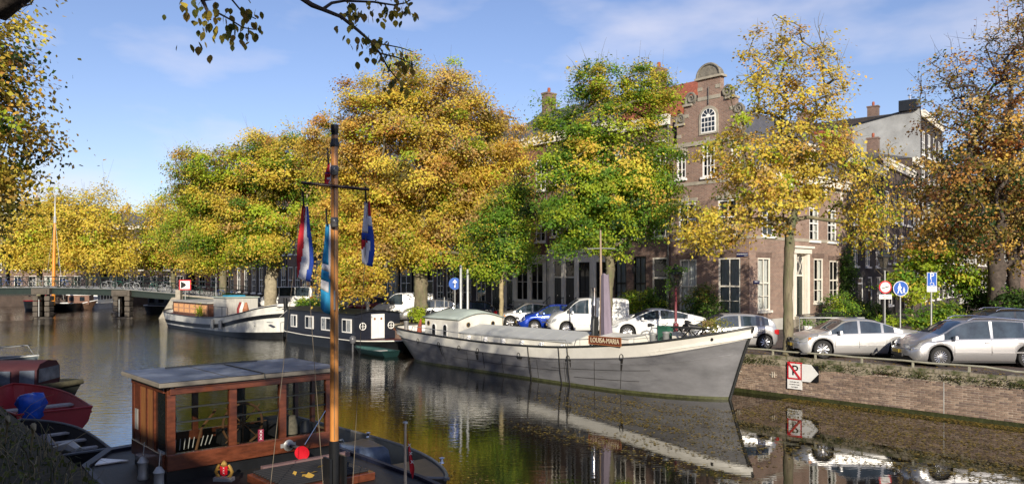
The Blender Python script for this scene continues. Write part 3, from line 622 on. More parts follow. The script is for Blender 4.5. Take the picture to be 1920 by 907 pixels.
row_house('red brick house with white dentilled cornice and a wide pale four-light shop window', -41.1, -36.52, 12.4, B_red, 3, 1.0, lower=M_cream, fl=(5.3,8.8), fh=(2.1,2.1), fm=M_white,
    gf=(1.25, 2.6, [(1.95,1.25,2,2,'casement',0),(3.45,1.25,2,2,'casement',0)], M_cream), doors=((0.6,0.34,0.8,2.3,1.1,DD),), gf_h=4.4)
row_house('dark brick house with tall white framed ground floor windows behind the thin green tree', -46.6, -41.12, 11.6, B_black, 3, 1.0, fl=(5.2,8.3), fh=(2.1,1.9),
    gf=(0.6, 3.2, [(1.2,1.1,2,3,'casement',0),(2.9,1.1,2,3,'casement',0)], M_cream), doors=((4.6,0.34,1.0,2.2,1.2,DD),))
row_house('narrow dark brick house between the orange maple and the slim green tree', -51.0, -46.62, 13.0, B_dark, 3, 0.9, fl=(5.2,8.6), fh=(2.2,2.0),
    gf=(0.6, 3.0, [(2.2,0.9,2,3,'sash',0),(3.5,0.9,2,3,'sash',0)], M_cream), doors=((0.8,0.34,1.0,2.2,1.0,DD),))
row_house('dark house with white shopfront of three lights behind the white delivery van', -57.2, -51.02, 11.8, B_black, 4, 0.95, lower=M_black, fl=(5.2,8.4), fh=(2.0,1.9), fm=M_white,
    gf=(1.0, 2.7, [(1.4,1.5,2,2,'casement',1),(3.6,1.7,2,2,'casement',1)], M_white), doors=((5.4,0.34,0.95,2.2,1.0,DD),), gf_h=4.3)
row_house('dark brown brick house right of the tarred boat with white door surround', -63.2, -57.22, 12.6, B_dark, 3, 1.05, fl=(5.3,8.6), fh=(2.2,2.0),
    gf=(0.9, 3.0, [(2.6,1.1,2,2,'sash',1),(4.7,1.1,2,2,'sash',1)], M_cream), doors=((0.9,0.34,1.0,2.3,1.2,DD),))
row_house('dark house with a pale blue-grey ground floor behind the silver minibus', -69.6, -63.22, 12.0, B_dark, 3, 1.0, lower=mat('blue_grey_paint',(0.22,0.26,0.27),0.5,var=0.15), fl=(5.4,8.6), fh=(2.1,1.9), fm=M_white,
    gf=(0.7, 3.2, [(1.5,1.5,3,2,'casement',0),(4.9,1.4,2,2,'casement',0)], M_black), doors=((3.2,0.34,1.0,2.3,1.0,DD),), gf_h=4.5)
row_house('brown brick house behind the trunk of the large yellow-green tree', -76.0, -69.62, 12.8, B_brown, 4, 0.95, fl=(5.2,8.5), fh=(2.1,1.9), fm=M_white)
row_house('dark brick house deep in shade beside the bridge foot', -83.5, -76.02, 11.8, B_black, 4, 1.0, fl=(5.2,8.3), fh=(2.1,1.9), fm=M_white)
row_house('last brown house of the canal row, just past the bridge', -92.0, -83.52, 12.5, B_dark, 4, 1.0, fl=(5.2,8.3), fh=(2.1,1.9), fm=M_white)
# --- houses along the side street, going away to the right
W2 = Vector((0.63, 0.777, 0)).normalized(); RW = math.atan2(W2.y, W2.x); A0 = UN(-21.45, HN+11.45, STREET)
def side_house(label, t0, t1, H, wall, floors, **k):
    w = t1-t0; return house('side_street_house', label, 0, w-0.02, 0, k.pop('depth', 9), H, wall, floors, loc=A0 + W2*t0, rz=RW, **k)
side_house('black brick house beside the pink corner house with white framed sashes and a white doorway', 0, 9.2, 10.6, B_black,
    [(6.3,2.3,[(2.0,1.15,2,3,'sash',2),(5.0,1.15,2,3,'sash',2),(7.6,1.15,2,3,'sash',0)],M_white),(3.6,1.95,[(2.0,1.1,2,2,'sash',0),(5.0,1.1,2,2,'sash',0),(7.6,1.1,2,2,'sash',0)],M_white),(0.5,2.4,[(1.1,1.1,1,1,'casement',0),(5.6,1.1,1,1,'casement',0),(7.9,1.1,2,2,'casement',0)],M_white)],
    roofm=M_tile, roofh=2.0, lower=None, doors=((3.2,0.17,1.3,2.3,0.4,M_black,M_white),))
side_house('dark brick house second from the pink corner house with a white ground floor cornice', 9.2, 18.8, 11.4, B_dark,
    [(7.0,2.2,bays(9.6,4,1.15,2,2),M_white),(3.9,2.2,bays(9.6,4,1.15,2,2),M_white),(0.8,2.4,[(2,1.5,2,2,'casement',0),(7.6,1.5,2,2,'casement',0)],M_white)], lower=M_black, gf_h=3.6, doors=((4.8,0.17,1.2,2.2,0.7,M_black,M_white),), roofm=M_slate, roofh=1.5)
side_house('very tall dark house with a grey rendered side wall rising over its neighbours', 21.9, 31.5, 17.0, B_black,
    [(z,2.1,bays(9.6,4,1.2,2,2,'sash',1),M_white) for z in (7.2,10.4,13.4)] + [(3.9,2.3,bays(9.6,4,1.3,2,2),M_white),(0.8,2.2,bays(9.6,3,1.3,2,2),M_white)], roofm=M_slate, roofh=0.0, chim=True, depth=12)
side_house('low dark brick house filling the gap before the very tall house', 18.8, 21.88, 12.6, B_dark, [(9.0,2.0,bays(3.1,2,0.85,2,2),M_white),(6.0,2.0,bays(3.1,2,0.85,2,2),M_white),(3.0,2.0,bays(3.1,2,0.85,2,2),M_white)], roofh=0.8)
side_house('black brick house right of the very tall house with white bay windows', 31.5, 41.0, 12.6, B_black,
    [(z,2.2,bays(9.5,4,1.25,2,2),M_white) for z in (0.9,4.2,7.4)], roofh=3)
side_house('grey shadowed house behind the reddish chestnut tree', 41.0, 51.0, 13.2, M_grey, [(z,2.2,bays(10,4,1.25,2,2),M_white) for z in (0.9,4.2,7.4,10.3)], roofh=2.5)
side_house('dark house at the far end of the side street', 51.0, 64.0, 13.0, B_dark, [(z,2.2,bays(13,5,1.25,2,2),M_white) for z in (0.9,4.2,7.4,10.3)], roofh=2.5)
# the grey rendered party wall of the tall house
gw = thing('party_wall', 'grey rendered side wall with tree shadows rising above the black house roof', 'wall', A0 + W2*21.9, RW)
m = MB(); m.prism([(0,6),(12,6),(12,15.7),(5.0,16.4),(0,17.25)], -0.12, -0.02, 'yz')
_g = mat('pale_grey_render', (0.30,0.31,0.31), 0.85, var=0.25, vs=0.8); m.build('wall_face', _g, gw)
m = MB(); m.prism([(-0.05,17.25),(5.0,16.42),(12,15.72),(12,15.84),(5,16.56),(-0.05,17.40)], -0.2, 0.05, 'yz'); m.build('capping', M_black, gw)
m = MB(); m.bx(-0.5,0.5,0.2,1.6,17.1,18.0); ck = m.build('chimney', M_black, gw); m = MB(); m.lathe([(0.12,0),(0.12,0.4),(0.2,0.42),(0.2,0.5),(0,0.55)],(0,0.8,18.0),10); m.build('chimney_cowl', M_chrome, ck)
# pale low attic behind the side cornice with a strip of red tiles
at = thing('roof_terrace_house', 'pale plastered attic storey with a strip of red roof tiles behind the yellow tree', 'house', A0 + W2*1.0 + Vector((-W2.y, W2.x, 0))*2.0, RW)
m = MB(); m.bx(0,6.0,0,5,9.5,12.2); m.build('wall', mat('pale_plaster',(0.42,0.39,0.33),0.8,var=0.12,vs=1), at)
m = MB(); 
for k in range(26): m.cyl((0.1+k*0.23, -0.15, 12.35), 0.12, 0.9, 8, axis='y')
m.build('tile_course', M_tile, at)
# --- houses behind the near bank, behind the camera (they shade the near water and mirror in windows)
for i, (u0, u1, H, wl) in enumerate(((-42,-35,8.6,B_brown),(-35,-27.5,9.4,B_dark),(-27.5,-21,8.4,B_red),(-21,-13,9.2,B_brown),(-13,-6,8.2,B_pink),(-6,2,9.4,B_dark),(2,10,8.6,B_red),(10,18,9.2,B_brown),(18,27,9.0,B_dark),(27,36,9.4,B_brown))):
    w = u1-u0-0.02
    t = house('near_bank_house', ['brown','dark','red','tawny','pale','umber','crimson','hazel','charcoal','rusty'][i]+' brick house on the near bank behind the viewer', 0, w, 0, 9, H, wl,
        [(z,1.9,bays(w,3,1.1,2,2,'sash',2),M_cream) for z in (0.9,3.6,6.2)], loc=UN(u1-0.01, -8.5, STREET), rz=RU+math.pi, roofh=1.6, chim=False)
# --- far houses on the left bank beyond the bridge and closing the view
for i, (x, y, w, H, wl, rz) in enumerate(((-100,124,16,11,B_dark,0.15),(-84,127,14,12.5,B_brown,0.15),(-70,131,13,11.5,B_dark,0.2),(-57,137,12,12,B_red,0.5))):
    t = house('distant_house', ['dark brick house beyond the bridge at the far left edge','brown brick house beyond the bridge left of the orange ship mast','dark house beyond the bridge behind the orange ship mast','red brick house beyond the bridge right of the ship mast'][i], 0, w-0.05, 0, 9, H, wl,
        [(z,2.0,bays(w,6,1.1,2,1,'sash',0),M_cream) for z in (0.9,3.9,6.8)], loc=(x,y,STREET), rz=rz, roofh=2.5)
house('distant_house', 'pale plastered house seen at the end of the canal above the bridge rail', 0, 14, 0, 9, 10.5, M_cream, [(z,2.1,bays(14,5,1.2,2,1),M_white) for z in (0.9,4.0,7.0)], loc=(-58,200,STREET), rz=0.0, roofh=2.5, roofm=M_tile)
house('distant_house', 'brick house with a white ground floor at the end of the canal', 0, 14, 0, 9, 10.0, B_pink, [(z,2.1,bays(14,5,1.2,2,1),M_white) for z in (0.9,4.0,7.0)], loc=(-44,203,STREET), rz=0.0, roofh=2.5, roofm=M_tile)
# houses closing the square to the right of the side street
for i, (dx, w, H, wl) in enumerate(((0.5,11,12.5,B_brown),(11.6,10,13.5,B_dark),(21.7,12,12,B_black),(33.8,12,13,B_brown),(45.9,12,12.5,B_red))):
    house('side_street_house', ['brown','dark brown','black','russet','red'][i]+' brick house at the back of the square right of the chestnut trees', 0, w-0.03, 0, 9, H, wl,
        [(z,2.1,bays(w,4,1.15,2,2,'sash',2),M_white) for z in (0.9,4.2,7.4)], loc=A0+W2*64+Vector((dx*0.88,-dx*0.47,0)), rz=math.atan2(-0.47,0.88), roofh=2.5)
# ================================================================ TREES
def leaf_mesh(name, pos, nor, size, colr, seed, rib=0.9):
    """one folded quad per leaf; all arrays are numpy"""
    rg = np.random.default_rng(seed); n = len(pos)
    a = rg.normal(size=(n,3)); nor = nor/np.linalg.norm(nor,axis=1,keepdims=True)
    u = np.cross(nor, a); u /= np.linalg.norm(u,axis=1,keepdims=True)+1e-9; w = np.cross(nor, u)
    s = (size*rg.uniform(0.6,1.35,n))[:,None]
    v = np.empty((n,4,3)); v[:,0] = pos-u*s*0.5; v[:,1] = pos+w*s*0.36+nor*s*0.06; v[:,2] = pos+u*s*0.5; v[:,3] = pos-w*s*0.36+nor*s*0.06
    me = bpy.data.meshes.new(name); me.vertices.add(n*4); me.loops.add(n*4); me.polygons.add(n)
    me.vertices.foreach_set('co', v.reshape(-1)); me.loops.foreach_set('vertex_index', np.arange(n*4, dtype=np.int32))
    me.polygons.foreach_set('loop_start', np.arange(0,n*4,4,dtype=np.int32)); me.polygons.foreach_set('loop_total', np.full(n,4,dtype=np.int32))
    ca = me.color_attributes.new('leaf_col','FLOAT_COLOR','POINT'); c4 = np.ones((n,4,4)); c4[:,:,:3] = colr[:,None,:]
    ca.data.foreach_set('color', c4.reshape(-1)); me.materials.append(M_leaf); me.update(); me.validate(); return me
PAL = dict(
 green=(0.14,0.27,0.03), lime=(0.40,0.50,0.04), dgreen=(0.035,0.075,0.015), yellow=(0.72,0.56,0.08), gold=(0.68,0.44,0.09), orange=(0.58,0.30,0.08), rust=(0.27,0.085,0.02), brown=(0.19,0.085,0.03), olive=(0.20,0.17,0.03), paleY=(0.72,0.56,0.08), tan=(0.58,0.41,0.15), redd=(0.30,0.07,0.025))
def tree(name, label, base, trunk_h, lobes, nclump, lpc, lsize, cr, pal, tr=0.25, seed=1, group=None, bare=0.0, xb=0.0, trunk_pts=None, bark=None, flat=0.55, twig=0.012, cat='tree', lean=(0,0), barebias=0.0, fill=0.36):
    """base: world (x,y,z); lobes: (dx,dy,z,rx,ry,rz,weight) ; pal: list of (colour, weight low, weight high)"""
    rg = np.random.default_rng(seed); t = thing(name, label, cat, base, 0, group)
    W = np.array([l[6] for l in lobes], float); W /= W.sum()
    li = rg.choice(len(lobes), nclump, p=W); L = np.array([l[:6] for l in lobes], float)[li]
    d = rg.normal(size=(nclump,3)); d /= np.linalg.norm(d,axis=1,keepdims=True)
    rad = rg.uniform(0,1,nclump)**fill
    C = L[:,:3] + d*L[:,3:6]*rad[:,None]
    bump_ = 0.10*np.sin(C[:,0]*2.1+seed)*L[:,3] + 0.0; C[:,2] += bump_
    # branching skeleton
    top = L[:,2].max(); cx, cy = np.average(C[:,0]), np.average(C[:,1])
    nodes = [np.array([0,0,-0.1])]; par = [-1]
    tp = trunk_pts or [(lean[0]*trunk_h*k/4, lean[1]*trunk_h*k/4, trunk_h*k/4) for k in (1,2,3,4)]
    for p in tp: nodes.append(np.array(p, float)); par.append(len(nodes)-2)
    lead = len(nodes)-1; hi = np.percentile(C[:,2], 78); p0 = nodes[lead]
    for k in range(1,7):
        f = k/6; p = p0*(1-f) + np.array([cx,cy,hi])*f + rg.normal(size=3)*[0.15,0.15,0.05]; nodes.append(p); par.append(len(nodes)-2)
    first_ok = 3
    order = np.argsort(np.linalg.norm(C-p0, axis=1))
    P = np.array(nodes); ends = []
    Pl = list(P); 
    for ci in order:
        c = C[ci]; A = np.array(Pl[first_ok:]); dv = c-A; dist = np.linalg.norm(dv,axis=1)
        score = dist + 0.75*np.maximum(0, A[:,2]-c[2]+0.1*dist) ; j = int(np.argmin(score))+first_ok
        a = Pl[j]; ln = np.linalg.norm(c-a); pj = j
        for f in (0.4,0.75,1.0):
            q = a*(1-f)+c*f + rg.normal(size=3)*ln*0.045*(f<1); q[2] += 0.10*ln*math.sin(math.pi*f)*(0.6 if c[2] > a[2] else 1)
            Pl.append(q); par.append(pj); pj = len(Pl)-1
        ends.append(pj)
    n = len(Pl); cnt = np.zeros(n); 
    for e in ends: cnt[e] = 1
    for i in range(n-1,0,-1): cnt[par[i]] += cnt[i]
    tot = cnt[0]; ex = math.log(tr/twig)/math.log(max(tot,2)); r = twig*np.maximum(cnt,1)**ex
    Pn = np.array(Pl); tb = MB(); lb = MB()
    for i in range(1,n):
        p, q = Pn[par[i]], Pn[i]
        r0 = min(r[par[i]], r[i]*1.5); r1 = r[i]
        k = 10 if r0 > 0.1 else (6 if r0 > 0.04 else 4)
        bb = tb if i <= len(tp) else lb
        if i == 1: r0 = r[1]*1.35
        bb.tube([p,q],[r0,r1],k,cap=(i>len(tp)))
    # whippy bare twigs
    ex_t = rg.choice(nclump, int(nclump*0.8)); 
    for ci in ex_t:
        c = C[ci]; dd = c-np.array([cx,cy,C[:,2].mean()-1]); dd /= np.linalg.norm(dd)+1e-6; dd = dd+rg.normal(size=3)*0.5; dd[2] += 0.35
        ln = cr*rg.uniform(1.0,2.0); lb.tube([c, c+dd*ln*0.5+rg.normal(size=3)*0.05, c+dd*ln],[twig*0.8,twig*0.6,twig*0.3],3,cap=False)
    bk = bark or M_bark
    tq = [nodes[0]] + [np.array(q_) for q_ in Pn[1:len(tp)+1]]; m_ = 5; TP, TR = [], []
    for i in range(len(tq)-1):
        ra = r[max(i,1)]; rb_ = r[i+1]
        for k in range(m_ if i < len(tq)-2 else m_+1):
            f = k/m_; h_ = i*m_+k; TP.append(tq[i]*(1-f)+tq[i+1]*f + (rg.normal(size=3)*[0.05,0.05,0]*r[1] if 0 < h_ else 0)); TR.append((ra+(rb_-ra)*f)*(1+rg.uniform(-0.07,0.09))*(1.55 if h_ == 0 else 1.22 if h_ == 1 else 1.06 if h_ == 2 else 1))
    tb = MB(); tb.tube(TP, TR, 14, cap=False); base_n = len(tb.v)
    for i_ in range(base_n): v_ = tb.v[i_]; c_ = TP[i_//14]; a_ = (i_%14)*0.449; s_ = 1+0.05*math.sin(a_*3+i_//14*0.3+seed)+0.03*math.sin(a_*5-i_//14*0.7); tb.v[i_] = (c_[0]+(v_[0]-c_[0])*s_, c_[1]+(v_[1]-c_[1])*s_, v_[2])
    tb.build('trunk', bk, t, smooth=60, fix=True)
    lb.build('branches', bk, t, smooth=60, fix=False)
    # leaves
    if lpc > 0:
        keep = rg.uniform(size=nclump) > bare + barebias*np.clip((C[:,2]-C[:,2].min())/(np.ptp(C[:,2])+1e-6),0,1)**2
        Ck = C[keep]; Lk = L[keep]; m = len(Ck); npc = np.maximum(3, rg.poisson(lpc*rg.uniform(0.45,1.5,m))); idx = np.repeat(np.arange(m), npc); tt = len(idx)
        off = rg.normal(size=(tt,3))*np.array([1,1,flat])*cr*rg.uniform(0.6,1.25,m)[idx][:,None]
        pos = Ck[idx]+off; pos[:,2] -= 0.25*np.linalg.norm(off[:,:2],axis=1)
        out = pos-np.array([cx,cy,C[:,2].mean()-0.5]); out /= np.linalg.norm(out,axis=1,keepdims=True)+1e-6
        nor = out*0.6 + rg.normal(size=(tt,3))*0.42 + [0,-0.35,0.45]
        hf = np.clip((Ck[:,2]-C[:,2].min())/(np.ptp(C[:,2])+1e-6),0,1); hf = np.clip(hf + xb*(Ck[:,0]-cx)/3.0 + rg.normal(size=m)*0.16 + 0.12*np.sin(Ck[:,0]*1.3+seed*2), 0, 1)
        cols = np.array([PAL[p[0]] for p in pal]); wl = np.array([p[1] for p in pal], float); wh = np.array([p[2] for p in pal], float)
        wt = wl[None]*(1-hf[:,None])+wh[None]*hf[:,None]; wt /= wt.sum(1,keepdims=True); cw = wt.cumsum(1)
        cc = (rg.uniform(size=(m,1)) > cw).sum(1).clip(0,len(pal)-1)
        lc = cc[idx]; sw = rg.uniform(size=tt) < 0.13; alt = (rg.uniform(size=(tt,1)) > cw[idx]).sum(1).clip(0,len(pal)-1); lc = np.where(sw, alt, lc)
        colr = cols[lc]*rg.uniform(0.82,1.14,(tt,1))*(1+rg.normal(size=(tt,3))*0.06); colr = np.clip(colr*rg.uniform(0.68,1.2,m)[idx][:,None],0.005,0.8)
        o = inst('crown', leaf_mesh('crown', pos, nor, lsize, colr, seed+5), t)
    return t
def lob(*a): return a
ST = STREET
yel = [('paleY',3,3),('yellow',4,5),('gold',1,2),('lime',1.5,0.4),('tan',0.5,1)]
p = PX(1478,28.6,ST)
tree('linden_tree','yellow-leaved linden on the quay edge between the small silver hatchback and the silver sedan',p,4.6,
 [lob(0.2,0.5,8.9,2.6,2.4,3.6,5),lob(-1.0,0,6.2,2.3,2.2,1.6,1.6),lob(2.3,0.6,6.9,2.0,2.2,1.7,1.6),lob(-3.0,-0.1,4.9,1.5,1.4,1.0,1.0),lob(3.6,0.8,5.2,1.3,1.3,1.0,0.9),lob(0,0,11.4,1.7,1.7,1.6,1.2),lob(-1.9,0.2,7.6,1.4,1.5,1.5,0.9)],
 470,62,0.125,0.27,yel,tr=0.175,seed=11,barebias=0.35,trunk_pts=[(0.0,0,1.2),(-0.02,0,2.4),(0.03,0,3.6),(0.05,0.0,4.6)],twig=0.013)
p = UN(-23.7,27.4,ST)
tree('elm_tree','green and lime elm with yellow tips rising behind the mast of the grey ship',p,3.4,
 [lob(0.2,0.6,9.0,2.7,2.5,3.4,5),lob(-0.8,0,6.4,2.6,2.3,2.0,3),lob(1.5,0.3,6.6,2.0,2.0,2.0,2.4),lob(-2.1,0.2,8.8,1.6,1.6,2.4,1.3),lob(-0.6,0,12.2,1.3,1.3,1.2,0.9),lob(1.9,0.4,11.8,1.5,1.4,1.4,1.1),lob(2.3,0.3,9.0,1.1,1.3,1.6,0.8),lob(-2.8,0.2,10.6,0.7,0.8,1.0,0.35),lob(-0.5,0,4.6,2.2,1.5,0.8,0.6)],
 640,150,0.125,0.32,[('green',5,1.0),('lime',4.5,4.5),('dgreen',0.8,0.0),('yellow',0.2,3.6),('gold',0.0,0.5)],tr=0.21,seed=23,xb=0.35,trunk_pts=[(0.0,0,1),(0.02,0,1.9),(0.06,0,2.7),(0.1,0,3.4)])
p = UN(-31.3,27.3,ST)
tree('young_elm_tree','slim young green tree with a thin pale trunk behind the grey ship stern cabin',p,2.6,
 [lob(0,0,4.6,2.2,2.0,1.5,3),lob(0.5,0.2,6.3,1.7,1.7,1.6,2.4),lob(1.0,0.2,7.6,1.1,1.1,1.0,0.6),lob(-1.3,0,3.7,1.4,1.3,0.8,1)],
 210,140,0.125,0.38,[('green',4,3),('lime',4,3),('dgreen',1,1.4),('yellow',0.4,0.8)],tr=0.12,seed=31,trunk_pts=[(0,0,0.8),(0.02,0,1.5),(0,0,2.1),(0.03,0,2.7)],bark=mat('pale_bark',(0.33,0.27,0.15),0.9,var=0.3,vs=6,bump=0.5))
org = [('gold',2.4,3.4),('orange',0.6,1.0),('yellow',5.5,5),('lime',2.6,0.7),('tan',0.4,3),('olive',0.6,0.6)]
p = UN(-39.3,27.6,ST)
tree('maple_tree','huge orange and gold maple with a thick trunk behind the white delivery van',p,4.4,
 [lob(0.0,0.8,10.6,5.6,5.0,5.2,7),lob(-3.6,0,6.9,2.9,3.0,2.9,2.6),lob(3.6,1.2,7.6,3.2,3.0,2.6,2.2),lob(-4.8,-0.2,10.8,2.6,2.6,2.8,1.8),lob(4.8,1.0,11.0,2.2,2.4,2.8,1.4),lob(0.3,0.2,4.9,3.6,2.2,1.4,1.6),lob(-3.9,-1.8,3.4,1.9,1.4,1.7,1.1),lob(-0.3,0.3,14.0,4.8,4.2,2.6,3.0),lob(6.3,1.4,7.2,1.3,1.5,1.8,0.5)],
 1000,235,0.150,0.46,org,tr=0.42,seed=47,barebias=0.10,twig=0.014)
ygr = [('yellow',4.0,4.0),('gold',0.4,1.0),('lime',5,3.0),('green',2.2,0.4),('orange',0.2,0.5),('olive',0.4,0.9),('tan',0,1.2)]
p = UN(-61.7,27.8,ST)
tree('maple_tree','tall yellow and green maple with a pale leaning trunk beside the silver minibus',p,5.4,
 [lob(2.4,0.2,10.6,6.0,5.0,4.8,6),lob(-2.8,-1,8.0,3.6,3.2,3.6,3.0),lob(-4.8,-1,5.6,2.4,2.4,2.3,1.4),lob(5.4,-1,7.2,2.8,2.6,2.0,1.2),lob(-0.4,-1.5,5.4,2.6,2.0,1.3,1.0),lob(-5.0,-1,10.9,3.2,2.8,3.0,2.4),lob(0.3,-0.7,12.6,4.4,3.8,2.4,2.2)],
 860,215,0.175,0.52,ygr,tr=0.5,seed=53,trunk_pts=[(0,0,1.4),(0.1,0,2.8),(0.4,0,4.2),(0.6,0,5.4)],bark=mat('pale_bark2',(0.30,0.26,0.18),0.9,var=0.35,vs=4,bump=0.7))
p = Vector((-33.5,88,ST))
tree('maple_tree','green-yellow maple standing at the right foot of the bridge',p,5.0,
 [lob(0.3,0,10.2,5.0,4.5,4.2,5),lob(-4.4,0,8.2,2.6,2.6,2.6,1.8),lob(3.0,0,6.8,2.8,2.6,1.7,1.4),lob(-2.2,-0.5,12.4,2.4,2.4,2.2,1.2)],
 480,150,0.22,0.70,ygr,tr=0.40,seed=61)
# far trees past the bridge
far = [(-58,104,'yellow','bright yellow tree left of the orange ship mast beyond the bridge',5.6,17,[('yellow',6,6),('paleY',2,3),('lime',1.6,0.6),('gold',0.5,1)],0.0),
 (-66,106,'yellow','bright yellow tree at the far left edge beyond the bridge rail',5.6,15.5,[('yellow',6,6),('paleY',2,3),('lime',1.6,0.6)],0.0),
 (-50,112,'yellow','yellow tree right of the orange ship mast beyond the bridge',5.2,16.5,[('yellow',5,5),('gold',2,2.5),('lime',2,1)],0.05),
 (-56,142,'tan','thin half-bare tree with grey twigs above the far trees',5.0,21.0,[('tan',4,4),('olive',3,2),('gold',1,1)],0.5),
 (-40,128,'tan','dull golden tree filling the end of the canal left of the red sign',5.6,14.5,[('tan',5,5),('gold',1,1),('olive',3,2),('brown',1,1)],0.15),
 (-33.5,118,'tan','dull golden tree directly behind the red and white arrow sign',5.0,13.5,[('tan',3,4),('gold',3,2.5),('olive',2,2)],0.05),
 (-47,150,'tan','bronze coloured tree in the middle distance at the end of the canal',6.5,17.5,[('tan',4,4),('olive',3,2),('brown',1,1.5)],0.3),
 (-34,150,'tan','leafy bronze tree closing the end of the canal on the right',6.0,17,[('tan',4,4),('olive',2,2),('gold',2,1.5)],0.1)]
for i, (x,y,k,lab,rr,h,pl,br) in enumerate(far):
    tree('distant_tree',lab,(x,y,ST),3.6,[lob(0,0,h*0.60,rr,rr,h*0.34,4),lob(-rr*0.5,0,5.8,rr*0.7,rr*0.7,1.7,1.2),lob(rr*0.5,0,6.0,rr*0.7,rr*0.7,1.8,1.2)],
     int(280*(1-br*0.3)),100,0.30,0.85,pl,tr=0.35,seed=70+i,bare=br*1.2,twig=0.02,group=None)
# bare dark-twigged tree beside the yellow-green maple
tree('bare_tree','leafless grey tree reaching left over the bridge from behind the yellow-green maple',(-38,104,ST),5,[lob(0,0,10.5,5,4,4,3),lob(-3,0,9,3,3,2.5,1)],200,6,0.3,0.7,[('tan',1,1),('brown',1,1)],tr=0.35,seed=91,bare=0.6,twig=0.02)
# near bank trees on the left
p = UN(-28.5,-0.2,ST)
tree('elm_tree','gold and olive near-bank tree filling the upper left edge of the photo',p,5.2,
 [lob(0.2,0.5,11.0,4.8,4.6,3.6,5),lob(1.6,1.2,7.2,3.3,3.4,2.6,3),lob(2.4,0.6,5.0,2.1,2.4,1.6,1.2),lob(3.3,1.0,8.9,1.8,2.4,1.3,1.2),lob(-0.6,0,14,3,3,2,1)],
 620,110,0.15,0.44,[('gold',2.4,2.8),('yellow',3.0,5),('olive',3.4,0.8),('dgreen',1.5,0.3),('orange',0.6,1.2),('lime',0.6,0.3)],tr=0.35,seed=101)
p = UN(-46,-0.4,ST)
tree('elm_tree','dark green and gold near-bank tree behind the nearest one at the left',p,5.0,
 [lob(1,0.8,9.5,5.2,5,4.2,5),lob(3.5,1.5,6.5,3.6,3.4,2.4,2.5)],440,90,0.21,0.62,[('olive',3,2),('gold',3,3.4),('yellow',3,4),('lime',2,0.6),('dgreen',1,0.3)],tr=0.4,seed=107)
p = UN(-62,-0.4,ST)
tree('elm_tree','yellow near-bank tree in front of the left end of the bridge',p,5.0,
 [lob(1,0.8,9.0,5.2,5,4.2,5),lob(3.5,1.0,6.0,3.2,3.4,2.2,2)],380,60,0.30,0.68,[('yellow',5,5),('gold',2,3),('lime',2,0.6)],tr=0.4,seed=109)
# chestnut at the right
rp = [('rust',0.3,1.4),('brown',1.0,2.6),('gold',3.0,2.0),('tan',1.4,2.6),('orange',0.8,1.0),('olive',4.5,0.8),('dgreen',2.4,0.2)]
p = PX(1868,40,ST)
tree('chestnut_tree','half-bare reddish brown chestnut tree at the right edge of the photo',p,4.4,
 [lob(0.0,0,12.0,4.0,3.6,4.4,5),lob(-1.6,0,7.4,3.4,3.0,2.6,3.2),lob(2.8,0,8.0,3.2,3.0,3.4,2.6),lob(2.2,0,15.6,2.8,2.6,2.4,1.8),lob(-1.8,0,5.0,2.6,2.4,1.2,1.2),lob(3,0,4.8,2.6,2.4,1.6,1.2)],
 950,50,0.155,0.38,rp,tr=0.40,seed=121,bare=0.15,barebias=0.38,bark=M_barkd,twig=0.013)
p = PX(1900,50,ST)
tree('chestnut_tree','second dark-trunked chestnut tree behind the first at the right edge',p,5,
 [lob(0,0,10.5,4.5,4,5.0,5),lob(-2.5,0,7,3,3,2.4,2)],380,40,0.25,0.5,rp,tr=0.4,seed=127,bare=0.2,barebias=0.3,bark=M_barkd)
# small garden trees, shrubs
gr = [('lime',4,4),('green',3,2),('yellow',0.8,3)]
p = PX(1722,41.5,ST)
tree('sumac_tree','small bright lime green tree behind the blue parking sign',p,1.6,
 [lob(0.9,0,3.6,2.2,1.6,1.0,3),lob(-0.3,0,2.5,1.5,1.3,0.8,1.2),lob(2.4,0,2.9,1.2,1.1,0.7,0.9),lob(0.2,0,4.6,1.0,0.9,0.5,0.5)],
 150,60,0.17,0.32,gr,tr=0.07,seed=131,trunk_pts=[(-0.2,0,0.4),(-0.35,0,0.8),(-0.5,0,1.2),(-0.6,0,1.6)],bark=MATS['pale_bark'],flat=0.4)
def shrub(label, pos, rx, ry, h, n, pal, seed, ls=0.10, name='shrub', lpc=46):
    return tree(name, label, pos, h*0.3, [lob(0,0,h*0.55,rx,ry,h*0.42,1)], n, lpc, ls, 0.2, pal, tr=0.03, seed=seed, cat='shrub', twig=0.006, fill=0.5)
gg = [('green',5,4),('dgreen',2,1),('lime',1,2)]; dg = [('dgreen',5,4),('green',1.5,2)]
shrub('broad glossy green shrub at the foot of the blue parking sign', PX(1755,37.5,ST), 1.5,0.9,1.7, 90, [('green',4,3),('lime',2,4)], 201, 0.13)
shrub('low lime shrub under the blue pedestrian sign', PX(1668,38.5,ST), 0.7,0.6,1.0, 34, [('lime',3,4),('green',2,1)], 202)
shrub('rounded dark olive shrub in front of the corner house ground floor window', UN(-23.6,34.9,ST+0.1), 1.05,0.7,2.5, 90, [('dgreen',3,1),('green',2,3),('olive',1,2)], 203)
shrub('light green bush left of the red lamp post by the corner house', UN(-28.3,34.6,ST+0.1), 0.75,0.6,2.3, 60, [('green',3,2),('lime',3,4)], 204)
shrub('leafy bush right of the red lamp post by the corner house', UN(-26.6,34.7,ST+0.1), 0.85,0.6,2.3, 70, gg, 205)
shrub('tall climbing vine on the right end of the pink house side wall', UN(-21.1,46.9,ST), 0.45,0.7,5.4, 120, dg, 206, name='climbing_plant')
shrub('garden bush before the side door of the corner house', UN(-19.9,43.4,ST), 0.9,1.1,2.3, 90, gg, 207)
